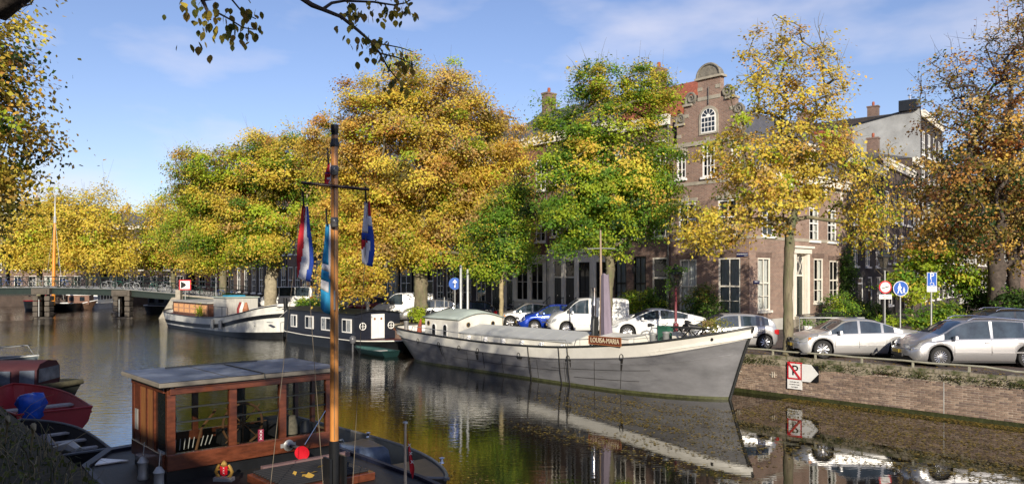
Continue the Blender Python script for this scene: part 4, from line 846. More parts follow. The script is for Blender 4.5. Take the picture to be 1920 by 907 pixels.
shrub('dark hedge bush between the side garden and the vine', UN(-19.9,45.9,ST), 0.8,1.0,1.7, 70, dg, 208)
shrub('dark low hedge along the canal front of the corner house', UN(-22.2,34.8,ST+0.1), 1.1,0.5,1.0, 60, dg, 209)
shrub('dark bush in front of the black house doorway', PX(1640,46,ST), 1.2,0.8,1.3, 60, dg, 210)
shrub('large dark bush under the chestnut at the right', PX(1850,42,ST), 2.4,1.2,3.0, 150, dg, 211, 0.14)
shrub('dark bush in deep shade at the right edge behind the dark car', PX(1905,40,ST), 1.8,1.0,2.6, 100, dg, 212, 0.14)
shrub('round green box shrub left of the silver minibus', UN(-69.3,28.0,ST), 0.9,0.8,1.4, 50, gg, 213, 0.13)
shrub('yellow-green shrub beside the bikes at the bridge foot', UN(-72.4,28.2,ST), 1.0,0.8,1.3, 50, [('green',3,3),('lime',2,3)], 214, 0.13)
shrub('green bush on the quay above the bow of the white barge', UN(-53.6,27.0,ST), 1.1,0.8,1.3, 70, gg, 215, 0.12)
shrub('dark green bush on the quay right of the white barge bow', UN(-50.6,27.0,ST), 1.3,0.8,1.3, 80, dg, 216, 0.12)
shrub('yellow-green street plant at the foot of the white posts', UN(-38.9,27.2,ST), 0.55,0.5,1.1, 36, [('lime',4,4)], 217, 0.11)
# --- foreground tree whose boughs hang into the top of the picture
def fg_tree():
    t = thing('elm_tree','overhanging near-bank elm whose leafy boughs hang into the top of the photo', 'tree', (0.6,-3.2,ST))
    b = MB(); b.tube([(0,0,-0.1),(0.1,0.2,1.6),(0.0,0.5,3.4),(-0.1,0.8,4.6)],[0.42,0.34,0.30,0.26],14); b.build('trunk', M_bark, t, smooth=60)
    base = Vector((0.6,-3.2,ST))
    lb = MB(); rg = random.Random(5); LEAF = []
    # branches are given by real points (x, y, height above water)
    def br(pts, r0, r1, n=6):
        q = [Vector(p)-base for p in pts]; k = len(q); lb.tube(q, [r0+(r1-r0)*i/(k-1) for i in range(k)], n, cap=False)
    main = [(0.5,-2.4,6.1),(-0.6,0.5,7.2),(-0.95,3.4,7.0)]
    br(main, 0.16, 0.05)
    two = [(-0.60,5.0,6.10),(-0.42,5.05,5.97),(-0.10,5.2,5.78),(0.10,5.4,5.60),(0.28,5.6,5.37),(0.45,5.9,5.15)]
    two = [PX(640,5.0,4.5+ (516-18)/F*5.0), PX(680,5.05,4.5+(516-40)/F*5.05), PX(710,5.2,4.5+(516-80)/F*5.2), PX(740,5.3,4.5+(516-115)/F*5.3), PX(760,5.4,4.5+(516-150)/F*5.4)]
    a = [PX(555,4.7,4.5+(516+10)/F*4.7), PX(590,4.8,4.5+(516-12)/F*4.8), PX(612,4.9,4.5+(516-18)/F*4.9)]
    def at(px, py, d): return Vector(((px-960)/F*d, d, 4.5+(516-py)/F*d))
    br([(-0.95,3.4,7.0), at(555,-10,4.8), at(585,10,4.8), at(605,18,4.85)], 0.024, 0.015)
    L1 = [at(605,18,4.85), at(640,32,4.9), at(672,58,4.95), at(695,78,5.0), at(712,100,5.05), at(728,128,5.1), at(748,152,5.15)]
    br(L1, 0.013, 0.004)
    L2 = [at(605,18,4.85), at(622,6,4.9), at(645,2,4.95), at(700,4,5.0), at(738,10,5.0), at(760,6,5.0), at(770,0,5.0)]
    br(L2, 0.011, 0.003)
    L3 = [at(700,82,5.0), at(722,84,5.1), at(752,90,5.1), at(775,98,5.1)]; br(L3, 0.006, 0.003)
    L4 = [at(712,100,5.05), at(745,108,5.1), at(780,124,5.1)]; br(L4, 0.006, 0.003)
    L5 = [(-1.6,2.2,7.0), at(370,-20,4.4), at(385,12,4.4), at(395,38,4.4)]; br([(-0.6,0.5,7.2)]+L5, 0.03, 0.004)
    L6 = [at(385,0,4.4), at(430,-6,4.45), at(455,24,4.5), at(480,36,4.5)]; br([at(380,-20,4.4)]+L6, 0.010, 0.003)
    L7 = [at(400,20,4.4), at(430,36,4.45), at(455,52,4.5), at(478,56,4.5)]; br(L7, 0.006, 0.003)
    L8 = [at(655,6,4.95), at(660,20,5.0), at(668,40,5.0)]; br(L8, 0.005, 0.003)
    br([(-2.4,1.0,6.4), at(-80,-20,3.2), at(0,4,3.2), at(40,-30,3.2)], 0.09, 0.07, 10)
    tw = [at(45,12,3.2), at(58,8,3.2), at(66,-6,3.2)]; br([at(20,-8,3.2)]+tw, 0.006, 0.002)
    lb.build('branches', M_barkd, t, smooth=60, fix=False)
    # the leaf: a small folded pointed oval
    lm = []
    for c in ((0.20,0.17,0.03),(0.11,0.13,0.03),(0.42,0.32,0.05),(0.70,0.54,0.08),(0.30,0.20,0.05)):  # leaf colours lightened to look sunlit beneath the crown's own shade
        m_ = MB(); pr = [(0,0),(0.15,0.22),(0.40,0.34),(0.68,0.27),(1.0,0)]
        for s in (1,-1):
            for i in range(4):
                (x0,w0),(x1,w1) = pr[i], pr[i+1]
                m_.q((x0,0,0),(x1,0,-0.10*x1*x1),(x1,s*w1,0.10*w1-0.10*x1*x1),(x0,s*w0,0.10*w0))
        key = 'hang_leaf_%.2f' % c[0]
        mt = leafmat(key, 0.5, 0.45); nt = mt.node_tree
        for n_ in list(nt.nodes):
            if n_.type == 'ATTRIBUTE':
                rgb = N(nt,'ShaderNodeRGB'); rgb.outputs[0].default_value = (*c,1)
                for l in list(n_.outputs['Color'].links): nt.links.new(rgb.outputs[0], l.to_socket)
        lm.append(m_.mesh('leaf', mt, smooth=60))
    spots = []
    def along(L, n, spread, lo=0.0, hi=1.0):
        for _ in range(n):
            f = rg.uniform(lo,hi)*(len(L)-1); i = min(int(f), len(L)-2); q = Vector(L[i]).lerp(Vector(L[i+1]), f-i)
            spots.append(q + Vector((rg.gauss(0,spread), rg.gauss(0,spread), rg.gauss(0,spread)-spread*0.6)))
    along(L1[1:], 62, 0.055); along(L2[2:], 62, 0.05); along(L3, 26, 0.035); along(L4, 12, 0.03, 0.6); along(L5[1:], 52, 0.075); along(L6[1:], 20, 0.04); along(L7, 34, 0.045); along(L8, 14, 0.04); spots.append(at(478,62,4.5))
    for q in spots[:298]:
        o = inst('leaf', rg.choice(lm), t, q-base, (rg.uniform(-0.6,0.6), rg.uniform(0.7,1.6), rg.uniform(0,6.28))); s = rg.uniform(0.036,0.062); o.scale = (s,s,s)
    # the high crown above and behind the viewer, never in frame but casting the dappled shade
    rgn = np.random.default_rng(9); nc = 200; d = rgn.normal(size=(nc,3)); d /= np.linalg.norm(d,axis=1,keepdims=True)
    C = np.array([0.0,-3.0,13.2])+d*np.array([5.5,5.0,4.6])*(rgn.uniform(0,1,nc)**0.4)[:,None]; idx = np.repeat(np.arange(nc),40)
    pos = C[idx]+rgn.normal(size=(len(idx),3))*0.5; pos = pos[pos[:,2] > 7.6]
    cu2 = MB()
    for i in range(0,nc,6):
        c_ = Vector(C[i]); s_ = Vector((-0.1,0.8,4.6)); cu2.tube([s_, s_.lerp(c_,0.5)+Vector((0,0,0.6)), c_],[0.12,0.07,0.02],5,cap=False)
    cu2.build('limbs', M_bark, t, fix=False)
    colr = np.array(PAL['gold'])[None]*rgn.uniform(0.5,1.2,(len(pos),1)); inst('crown', leaf_mesh('crown', pos, rgn.normal(size=(len(pos),3)), 0.26, colr, 3), t)
fg_tree()
# ================================================================ CARS
def interp(pts, x):
    if x <= pts[0][0]: return pts[0][1]
    for (x0,y0),(x1,y1) in zip(pts[:-1], pts[1:]):
        if x <= x1:
            f = (x-x0)/(x1-x0) if x1 > x0 else 0; return y0+(y1-y0)*f
    return pts[-1][1]
def smooth_pts(pts, k=3):
    for _ in range(k-1):
        q = [pts[0]]
        for a, b_ in zip(pts[:-1], pts[1:]): q += [(a[0]*.75+b_[0]*.25, a[1]*.75+b_[1]*.25), (a[0]*.25+b_[0]*.75, a[1]*.25+b_[1]*.75)]
        pts = q + [pts[-1]]
    return pts
def paint(name, c, metal=0.0, rough=0.32): return mat(name, c, rough, metal=metal, var=0.05, vs=1.0, coat=0.6)
P_silver = paint('silver_car_paint', (0.50,0.50,0.51), 0.75, 0.33); P_silver2 = paint('pale_silver_paint', (0.60,0.60,0.60), 0.6, 0.33)
P_white = paint('white_car_paint', (0.78,0.78,0.76)); P_blue = paint('blue_car_paint', (0.01,0.05,0.40), 0.3, 0.25)
P_darkcar = paint('dark_car_paint', (0.02,0.022,0.028), 0.3, 0.25); P_red = paint('dark_red_paint', (0.16,0.012,0.018), 0.2); P_grey = paint('bluish_grey_paint', (0.16,0.2,0.24), 0.6)
M_trim = mat('black_trim', (0.02,0.02,0.022), 0.6, var=0.1); M_lamp = mat('lamp_glass', (0.62,0.64,0.66), 0.1, metal=0.5, var=0.3, vs=14); M_tail = mat('tail_lamp_red', (0.45,0.01,0.012), 0.2, var=0.2, vs=10)
M_amber = mat('indicator_amber', (0.6,0.2,0.02), 0.25, var=0.1); M_carglass = mat('car_glass', (0.03,0.045,0.06), 0.03, var=0.6, vs=2.2, spec=0.9); M_plate = mat('yellow_plate', (0.65,0.45,0.03), 0.5, var=0.1)
WHEELC = {}
def wheel(parent, x, y, r, side, spokes, rimm=None, w=0.21):
    key = (round(r,3), spokes)
    if key not in WHEELC:
        ty = MB(); ty.lathe([(r*0.66,-w/2),(r*0.93,-w/2),(r,-w*0.36),(r,w*0.36),(r*0.93,w/2),(r*0.70,w/2),(r*0.66,w*0.3)], (0,0,0), 32, 'y')
        rm = MB(); R1 = r*0.68
        rm.lathe([(R1,-w/2),(R1,w*0.40),(R1*0.93,w*0.48),(R1*0.90,w*0.30),(R1*0.88,-w*0.2)], (0,0,0), 32, 'y')
        for k in range(spokes):
            a = 2*math.pi*k/spokes; hw = (0.16 if spokes < 12 else 0.075)*R1
            ca, sa = math.cos(a), math.sin(a); rows = []
            for rr, yy, hh in ((R1*0.16,w*0.40,hw*0.8),(R1*0.55,w*0.36,hw*0.9),(R1*0.92,w*0.40,hw*1.25)):
                rows.append([(rr*ca-hh*sa, yy, rr*sa+hh*ca),(rr*ca, yy+0.012, rr*sa),(rr*ca+hh*sa, yy, rr*sa-hh*ca)])
            rm.grid(rows)
        rm.lathe([(0,w*0.47),(R1*0.16,w*0.46),(R1*0.24,w*0.38),(R1*0.24,w*0.2)], (0,0,0), 16, 'y')
        dk = MB(); dk.lathe([(0,-w*0.05),(R1*0.89,-w*0.05)], (0,0,0), 24, 'y')
        WHEELC[key] = (ty.mesh('tyre', M_rubber, smooth=40), rm.mesh('rim', M_rim, smooth=30), dk.mesh('brake_disc', M_trim))
    t = bpy.data.objects.new('wheel', None); col.objects.link(t); t.parent = parent; t.location = (x, y, r); t.rotation_euler = (0, rnd.uniform(0,1.5), 0 if side > 0 else math.pi); t.empty_display_size = 0.1
    for nm, me in zip(('tyre','rim','brake_disc'), WHEELC[key]): inst(nm, me, t)
def car(name, label, pos, rz, L, W, top, belt, gl, ws, rs, paintm, wb, r=0.31, spokes=9, roof_in=0.80, pillars=(), side=None, rails=False, mould=True, group='cars parked along the far quay', glass=None, cat='car', wind_panel=False, plate=True, sill=0.20, nose=0.5, tail=0.35, doors=(), amber=False):
    """x runs from the rear (0) to the nose (L). top: roof outline; belt: waist line; gl=(x0,x1) side glass; ws=(x0,x1) windscreen; rs=(x0,x1) rear screen; wb=(rear axle x, front axle x)"""
    t = thing(name, label, cat, pos, rz, group); top = smooth_pts(top); 
    n = int(L/0.045); xs = [L*i/n for i in range(n+1)]
    side = side if side is not None else gl
    def hw(x):
        e = min(1, x/tail) if x < tail else min(1, (L-x)/nose) if x > L-nose else 1
        return W/2*(0.80+0.20*(1-(1-max(e,0))**2.2)) if e < 1 else W/2
    arch = r+0.055
    rows = []; info = []
    for x in xs:
        zt = interp(top, x); zb = min(interp(belt, x), zt-0.035); w = hw(x)
        e = min(x, L-x); lo = sill + (max(0, 0.16-e)*0.9)
        for ax in wb:
            if abs(x-ax) < arch: lo = max(lo, r + math.sqrt(max(arch**2-(x-ax)**2,0)))
        gh = max(0.0, zt-zb-0.035); q = min(1, gh/0.25)
        wr = w*(1-(1-roof_in)*min(1, gh/0.42)); lo = min(lo, zb-0.06)
        mid = lo+(zb-lo)*0.45
        sec = [(w*0.93,lo),(w*0.985,lo+(zb-lo)*0.12),(w,mid),(w*0.995,lo+(zb-lo)*0.72),(w*0.965,zb-0.02),(w*0.945,zb)]
        if gh > 0.06: sec += [(w*0.935,zb+0.012),(wr,zt-0.065*q-0.01),(wr*0.93,zt-0.03*q-.005),(wr*0.55,zt-0.004),(0,zt)]
        else: sec += [(w*0.935,zb+0.008),(w*0.88,zb+(zt-zb)*0.6),(w*0.75,zb+(zt-zb)*0.85),(w*0.45,zt-0.006),(0,zt)]
        rows.append(sec); info.append((x, zt, zb, gh))
    body = MB(); gls = {}
    def bx_(x, y):
        k_ = (2*y/W)**2
        if x > L-nose: return x-0.20*k_*((x-(L-nose))/nose)**1.5
        if x < tail: return x+0.10*k_*((tail-x)/tail)**1.5
        return x
    def put(key, sgn, i, j):
        b_ = gls.setdefault((key, sgn), MB()) if key else body
        pts = [(xs[i],sgn*rows[i][j][0],rows[i][j][1]),(xs[i+1],sgn*rows[i+1][j][0],rows[i+1][j][1]),(xs[i+1],sgn*rows[i+1][j+1][0],rows[i+1][j+1][1]),(xs[i],sgn*rows[i][j+1][0],rows[i][j+1][1])]
        b_.q(*[(bx_(p_[0],p_[1]),p_[1],p_[2]) for p_ in pts])
    for i in range(n):
        xm = (xs[i]+xs[i+1])/2; gh = min(info[i][3], info[i+1][3])
        for sgn in (1,-1):
            for j in range(10):
                key = None
                if j == 6 and gh > 0.07 and side[0] < xm < side[1] and not any(abs(xm-p_) < 0.045 for p_ in pillars):
                    k = sum(1 for p_ in pillars if p_ < xm); key = 'side_window_%d' % k
                if j >= 8 and ws[0] < xm < ws[1]: key = 'windscreen'
                if j >= 8 and rs and rs[0] < xm < rs[1]: key = 'rear_window'
                put(key, sgn, i, j)
    # ends and floor
    for i in (0, n):
        for sgn in (1,-1): body.grid([[(bx_(xs[i],y*fr), sgn*y*fr, z) for y, z in rows[i]] for fr in (1,0.8,0.6,0.4,0.2,0)])
    o = body.build('body', paintm, t, smooth=38)
    fl = MB(); fl.bx(0.2, L-0.2, -W/2*0.72, W/2*0.72, 0.17, 0.5); 
    for ax in wb:
        for sgn in (1,-1): fl.lathe([(0.0,sgn*(W/2-0.30)),(arch-0.004,sgn*(W/2-0.30)),(arch-0.004,sgn*(W/2-0.02))], (ax,0,r), 24, 'y')
    fl.build('underbody', M_trim, t, fix=False)
    gm = glass or M_carglass; both = {}
    for (k, sgn), b_ in gls.items():
        if k in ('windscreen','rear_window'):
            bb = both.setdefault(k, MB()); nn = len(bb.v); bb.v += b_.v; bb.f += [tuple(nn+i for i in f) for f in b_.f]; bb.m += b_.m
        else: b_.build('side_window', gm, t, smooth=40)
    for k, bb in both.items(): bb.build(k, gm, t, smooth=60)
    for ax in wb:
        for sgn in (1,-1): wheel(t, ax, sgn*(W/2-0.115), r, sgn, spokes)
    # lamps, bumper details
    zb0 = interp(belt, L); wn_ = hw(L-0.10)
    for sgn in (1,-1):
        hl = MB(); z0 = 0.60; rowsL = []
        for xx in (L-0.42, L-0.30, L-0.18, L-0.09, L-0.03):
            yy = hw(xx)+0.004; z1 = min(interp(top,xx)-0.06, 0.76+0.05*(L-xx)/0.4); zz0 = max(z1-0.15, z0-0.02) if xx > L-0.35 else z1-0.07
            rowsL.append([(xx, sgn*yy*0.99, zz0), (xx, sgn*yy*0.985, z1)])
        rowsL.append([(L+0.004, sgn*hw(L)*0.97, z0), (L+0.004, sgn*hw(L)*0.95, 0.74)]); rowsL.append([(L+0.006, sgn*hw(L)*0.62, z0+0.01), (L+0.006, sgn*hw(L)*0.62, 0.72)])
        rowsL = [[(bx_(p_[0],p_[1])+0.004,p_[1],p_[2]) for p_ in r_] for r_ in rowsL]; hl.grid(rowsL); o = hl.build('headlight', M_lamp, t, smooth=50)
        if amber:
            am = MB(); xx = L-0.50; am.grid([[(xx-.002, sgn*(hw(xx)+0.006), 0.70),(xx-.002, sgn*(hw(xx)+0.006), 0.76)],[(xx+0.10, sgn*(hw(xx+.1)+0.008), 0.66),(xx+0.10, sgn*(hw(xx+.1)+0.008), 0.76)]]); am.build('indicator', M_amber, o)
        tl = MB(); zt = interp(belt, 0.05); zt = min(zt, interp(top,0.05)-0.05)
        tl.grid([[(-0.006, sgn*hw(0)*0.60, zt-0.20),(-0.006, sgn*hw(0)*0.60, zt-0.04)],[(-0.006, sgn*hw(0)*0.99, zt-0.22),(-0.006, sgn*hw(0)*0.98, zt-0.02)],[(0.10, sgn*(hw(.10)+.005), zt-0.22),(0.10, sgn*(hw(.10)+.003)*0.985, zt-0.02)],[(0.24, sgn*(hw(.24)+.005), zt-0.17),(0.24, sgn*(hw(.24)+.003)*0.98, zt-0.03)]]); tl.build('tail_light', M_tail, t, smooth=50)
        mi = MB(); mx_ = gl[1]-0.28; zz = interp(belt, mx_)+0.07; mi.box((mx_, sgn*(W/2+0.07), zz),(0.12,0.20,0.13), taper=0.8); mi.box((mx_+0.02, sgn*(W/2-0.04), zz-0.05),(0.06,0.12,0.04))
        mi.build('wing_mirror', paintm, t, bevel=0.02)
        if mould:
            mo = MB(); z_ = 0.50; 
            segs = [wb[0]+arch+0.03] + list(doors) + [wb[1]-arch-0.03]
            for a, c in zip(segs[:-1], segs[1:]): mo.bx(a+0.02, c-0.02, sgn*(W/2)-0.003, sgn*(W/2)+0.016, z_-0.03, z_+0.02)
            mo.build('door_moulding', paintm if mould != 'black' else M_trim, t)
        for d_ in doors + (wb[1]-arch-0.06,):
            if d_ < wb[1]-arch-0.05 or True:
                pass
        dl = MB()
        for d_ in list(doors) + [wb[1]-arch-0.05]:
            rowsd = []
            for zf in (0.0,0.25,0.5,0.75,1.0):
                z_ = 0.24+(interp(belt,d_)-0.03-0.24)*zf; k = interp([(0,0.93),(0.12,0.985),(0.45,1),(0.72,0.995),(0.95,0.965)], zf); rowsd.append([(d_-0.006, sgn*(W/2*k+0.003), z_),(d_+0.006, sgn*(W/2*k+0.003), z_)])
            dl.grid(rowsd)
        dl.build('door_seam', M_trim, t, fix=False)
        for d_ in doors:
            hd = MB(); zz = interp(belt, d_)-0.13; hd.box((d_+0.14, sgn*(W/2+0.012), zz),(0.16,0.03,0.03)); hd.build('door_handle', paintm, t)
        if rails:
            rl = MB(); xr = [gl[0]+0.1, gl[0]+0.25, (gl[0]+gl[1])/2, gl[1]-1.0, gl[1]-0.8]; rl.tube([(x_, sgn*W/2*roof_in*0.93, interp(top,x_)+(0.0 if k in (0,4) else 0.055)) for k, x_ in enumerate(xr)], 0.018, 6); rl.build('roof_rail', M_chrome, t, smooth=60)
    gr_ = MB(); gr_.box((L-0.012,0,0.66),(0.05,W*0.34,0.10)); gr_.box((L-0.025,0,0.36),(0.06,W*0.46,0.10)); gr_.build('grille', M_trim, t)
    em = MB(); em.lathe([(0,0.02),(0.05,0.018),(0.055,0)], (L+0.012,0,0.67), 14, 'x'); em.build('badge', M_chrome, t)
    if plate:
        for x_, m_ in ((L+0.024,M_plate),(-0.015,M_plate)): p_ = MB(); p_.box((x_,0,0.47),(0.012,0.50,0.11)); p_.build('number_plate', m_, t)
    ap = MB(); ap.bx(0.15, L-0.15, -W/2*0.9, W/2*0.9, 0.14, 0.2); ap.build('sill', M_trim, t)
    return t
sedan = dict(L=4.58, W=1.80, top=[(0,0.86),(0.05,1.00),(0.55,1.05),(0.95,1.10),(1.5,1.33),(2.0,1.42),(2.5,1.43),(2.85,1.38),(3.2,1.15),(3.5,0.97),(4.0,0.88),(4.4,0.76),(4.58,0.58)],
 belt=[(0,0.80),(0.5,0.93),(1.2,0.93),(3.2,0.88),(4.0,0.80),(4.58,0.52)], gl=(1.15,3.35), ws=(2.80,3.50), rs=(0.85,1.65), wb=(0.95,3.66), r=0.33, spokes=7, pillars=(1.55,2.36), doors=(1.42,2.38), amber=True)
estate = dict(L=4.84, W=1.78, top=[(0,0.75),(0.10,1.10),(0.45,1.45),(1.2,1.54),(2.2,1.57),(2.8,1.55),(3.2,1.42),(3.7,1.10),(4.1,0.98),(4.5,0.82),(4.84,0.55)],
 belt=[(0,0.85),(0.6,0.98),(2.2,0.93),(3.4,0.90),(4.2,0.82),(4.84,0.50)], gl=(0.35,3.65), ws=(3.02,3.80), rs=(0.08,0.5), wb=(1.05,3.80), r=0.33, spokes=16, pillars=(1.1,2.15), doors=(1.2,2.2), rails=True)
hatch = dict(L=3.85, W=1.66, top=[(0,0.72),(0.10,1.02),(0.45,1.33),(1.2,1.42),(2.0,1.43),(2.35,1.37),(2.8,1.08),(3.05,0.95),(3.5,0.86),(3.85,0.56)],
 belt=[(0,0.88),(0.5,0.96),(2.6,0.88),(3.3,0.80),(3.85,0.50)], gl=(0.45,2.85), ws=(2.22,2.95), rs=(0.08,0.5), wb=(0.62,3.06), r=0.29, spokes=8, pillars=(0.78,1.62), doors=(0.95,1.66), mould='black')
coupe = dict(L=4.70, W=1.85, top=[(0,0.88),(0.06,1.02),(0.5,1.10),(1.3,1.32),(2.1,1.44),(2.6,1.43),(3.2,1.20),(3.6,1.0),(4.2,0.84),(4.7,0.58)],
 belt=[(0,0.82),(0.5,0.97),(1.5,0.97),(3.3,0.90),(4.1,0.80),(4.7,0.5)], gl=(1.0,3.45), ws=(2.75,3.55), rs=(0.75,1.9), wb=(0.98,3.85), r=0.34, spokes=10, pillars=(2.3,), doors=(1.45,2.4), mould=None)
vanS = dict(L=4.25, W=1.83, top=[(0,0.9),(0.04,1.70),(0.15,1.80),(1.2,1.84),(2.3,1.84),(2.75,1.76),(3.25,1.28),(3.4,1.16),(3.8,1.05),(4.15,0.82),(4.25,0.55)],
 belt=[(0,0.98),(3.2,1.05),(3.8,0.92),(4.25,0.5)], gl=(2.15,3.3), ws=(2.68,3.42), rs=(-1,-0.5), wb=(0.62,3.32), r=0.31, spokes=10, roof_in=0.88, pillars=(), doors=(2.0,), tail=0.12)
mini = dict(L=4.9, W=1.9, top=[(0,1.0),(0.05,1.80),(0.2,1.93),(1.5,1.97),(3.3,1.96),(3.7,1.85),(4.25,1.30),(4.4,1.18),(4.75,0.95),(4.9,0.6)],
 belt=[(0,1.05),(4.2,1.08),(4.7,0.85),(4.9,0.5)], gl=(0.3,4.3), ws=(3.62,4.42), rs=(-1,-.5), wb=(0.95,3.95), r=0.34, spokes=8, roof_in=0.87, pillars=(1.6,3.05), doors=(1.7,3.1), tail=0.12)
PI = math.pi
def cp(x, y): return (x, y, STREET)
# near side of a car at y; its nose points to -X (angled bays). Empty sits at the rear axle end: x = nose + L
def park(name, label, nose_x, near_y, rzd, spec, paintm, **k):
    s = dict(spec); s.update(k); L, W = s['L'], s['W']; a = R(180+rzd)
    # nose-left corner on the near side
    f = Vector((math.cos(a), math.sin(a), 0)); lft = Vector((-f.y, f.x, 0))   # for a=180deg lft = (0,-1): near side
    pos = Vector((nose_x, near_y, STREET)) - f*L - lft*(W/2)
    return car(name, label, tuple(pos), a, paintm=paintm, **s)
park('parked_car','silver sedan with nine-spoke wheels parked behind the no parking sign on the quay',10.30,27.4,-3,sedan,P_silver2,spokes=9)
park('parked_car','silver estate car with roof rails nosing to the quay edge at the far right',13.0,24.9,-4,estate,P_silver)
park('parked_car','small silver five-door hatchback between the ship bow and the yellow tree',7.05,30.8,0,hatch,P_silver2)
park('parked_car','white low electric saloon behind the red lamp post and the ship foredeck',4.55,35.4,2,coupe,P_white)
park('delivery_van','small white delivery van with lettering on its side behind the ship mast',1.85,38.6,3,vanS,P_white)
park('parked_car','bright blue hatchback half hidden by the white lettered delivery van',0.28,40.8,3,hatch,P_blue,L=4.0,spokes=10)
park('parked_car','pearl white hatchback left of the blue one behind the ship hatch covers',-0.85,43.0,3,sedan,P_silver2,L=4.4)
park('parked_car','dark estate car with its round red tail light lit by sun behind the ship stern',-5.0,46.6,4,hatch,P_darkcar,L=4.1)
park('parked_car','silver family car left of the ship stern behind the dark tarred houseboat',-7.45,49.0,4,hatch,P_silver,L=4.1,spokes=12)
park('delivery_van','plain white delivery van behind the thick trunk of the orange maple',-9.6,50.6,4,vanS,P_white,L=4.4)
park('parked_car','dark red car half hidden left of the plain white van',-12.5,56,4,hatch,P_red)
park('parked_car','dark grey-blue car in shade left of the dark red car',-15.2,60,4,sedan,P_darkcar)
park('minibus','silver white minibus with dark side windows under the yellow-green maple',-23.4,70,3,mini,P_white)
park('parked_car','teal-grey car partly behind the quay bushes right of the minibus',-17.9,65,3,hatch,P_grey)
park('parked_car','dark hatchback with only its roof showing behind the silver estate car',18.6,31.5,-4,estate,P_darkcar,L=4.4)
for o in [o for o in col.objects if o.get('label','').startswith('small white delivery van')]:
    text_mesh('volzinnen.be', 0.13, M_grey, 'lettering', o, (0.85,0.925,1.30), (R(90),0,R(180)), 0.002); text_mesh('SCHILDERWERKEN', 0.07, M_grey, 'lettering', o, (0.85,0.925,1.12), (R(90),0,R(180)), 0.002)
    text_mesh('TIMMERWERK', 0.07, M_grey, 'lettering', o, (2.75,0.925,0.88), (R(90),0,R(180)), 0.002); text_mesh('020 6230000', 0.05, M_grey, 'lettering', o, (2.75,0.925,0.78), (R(90),0,R(180)), 0.002)

# ================================================================ BICYCLES
def bike_parts():
    fr = MB(); A=(-0.50,0,0.34); B_=(-0.12,0,0.30); C_=(-0.28,0,0.84); D=(0.36,0,0.80); E_=(0.55,0,0.34)
    for p, q in ((A,B_),(B_,C_),(C_,D),(B_,D),(A,C_),(D,E_)): fr.tube([p,q],0.026,6)
    fr.tube([D,(0.33,0,0.98)],0.014,6)
    hb = MB(); hb.tube([(0.22,-0.28,1.03),(0.36,-0.2,1.03),(0.37,0,0.98),(0.36,0.2,1.03),(0.22,0.28,1.03)],0.014,6)
    sa = MB(); sa.tube([(-0.42,0,0.93),(-0.30,0,0.95),(-0.16,0,0.93)],[0.08,0.06,0.025],8); sa.tube([(-0.28,0,0.84),(-0.3,0,0.93)],0.015,6)
    w = MB(); n = 20; R_ = 0.34
    w.tube([(R_*math.cos(2*PI*k/n),0,R_*math.sin(2*PI*k/n)) for k in range(n+1)],0.030,6,cap=False)
    sp = MB()
    for k in range(10): a = 2*PI*k/10; sp.tube([(0,0,0),(0.33*math.cos(a),0,0.33*math.sin(a))],0.007,3,cap=False)
    fe = MB(); fe.tube([(0.37*math.cos(a),0,0.37*math.sin(a)) for a in [R(v) for v in (10,50,90,130,170)]],0.014,5)
    return fr, hb, sa, w, sp, fe
_b = bike_parts(); M_bk = [mat('bike_black',(0.02,0.02,0.022),0.4,var=0.2), mat('bike_grey',(0.25,0.26,0.27),0.4,var=0.2), mat('bike_green',(0.02,0.10,0.07),0.4,var=0.2), mat('bike_red',(0.25,0.03,0.03),0.4,var=0.2), mat('bike_blue',(0.03,0.07,0.22),0.4,var=0.2)]
BM = [[_b[0].mesh('frame', m), _b[1].mesh('handlebar', M_galv), _b[2].mesh('saddle', M_trim), _b[3].mesh('tyre', M_rubber if i != 1 else M_galv), _b[4].mesh('spokes', M_zinc), _b[5].mesh('mudguard', m)] for i, m in enumerate(M_bk)]
def bicycle(pos, rz, k, label, group, lean=0.08, cratey=False):
    t = thing('bicycle', label, 'bicycle', pos, rz, group); t.rotation_euler.x = lean; m = BM[k]
    inst('frame', m[0], t); inst('handlebar', m[1], t); inst('saddle', m[2], t)
    for x in (-0.50, 0.55):
        w = inst('wheel', m[3], t, (x,0,0.36)); inst('spokes', m[4], w); inst('mudguard', m[5], w)
    if cratey: c = MB(); c.bx(0.42,0.72,-0.17,0.17,0.80,1.02); c.build('front_crate', mat('crate_wood',(0.30,0.20,0.10),0.8,var=0.3,vs=8), t)
    return t
def ordn(n): return {1:'first',2:'second',3:'third',4:'fourth',5:'fifth',6:'sixth',7:'seventh',8:'eighth',9:'ninth',10:'tenth',11:'eleventh',12:'twelfth'}.get(n, str(n)+('st' if n%10==1 else 'nd' if n%10==2 else 'rd' if n%10==3 else 'th'))
colr_names = ['black','silver grey','green','red','blue']
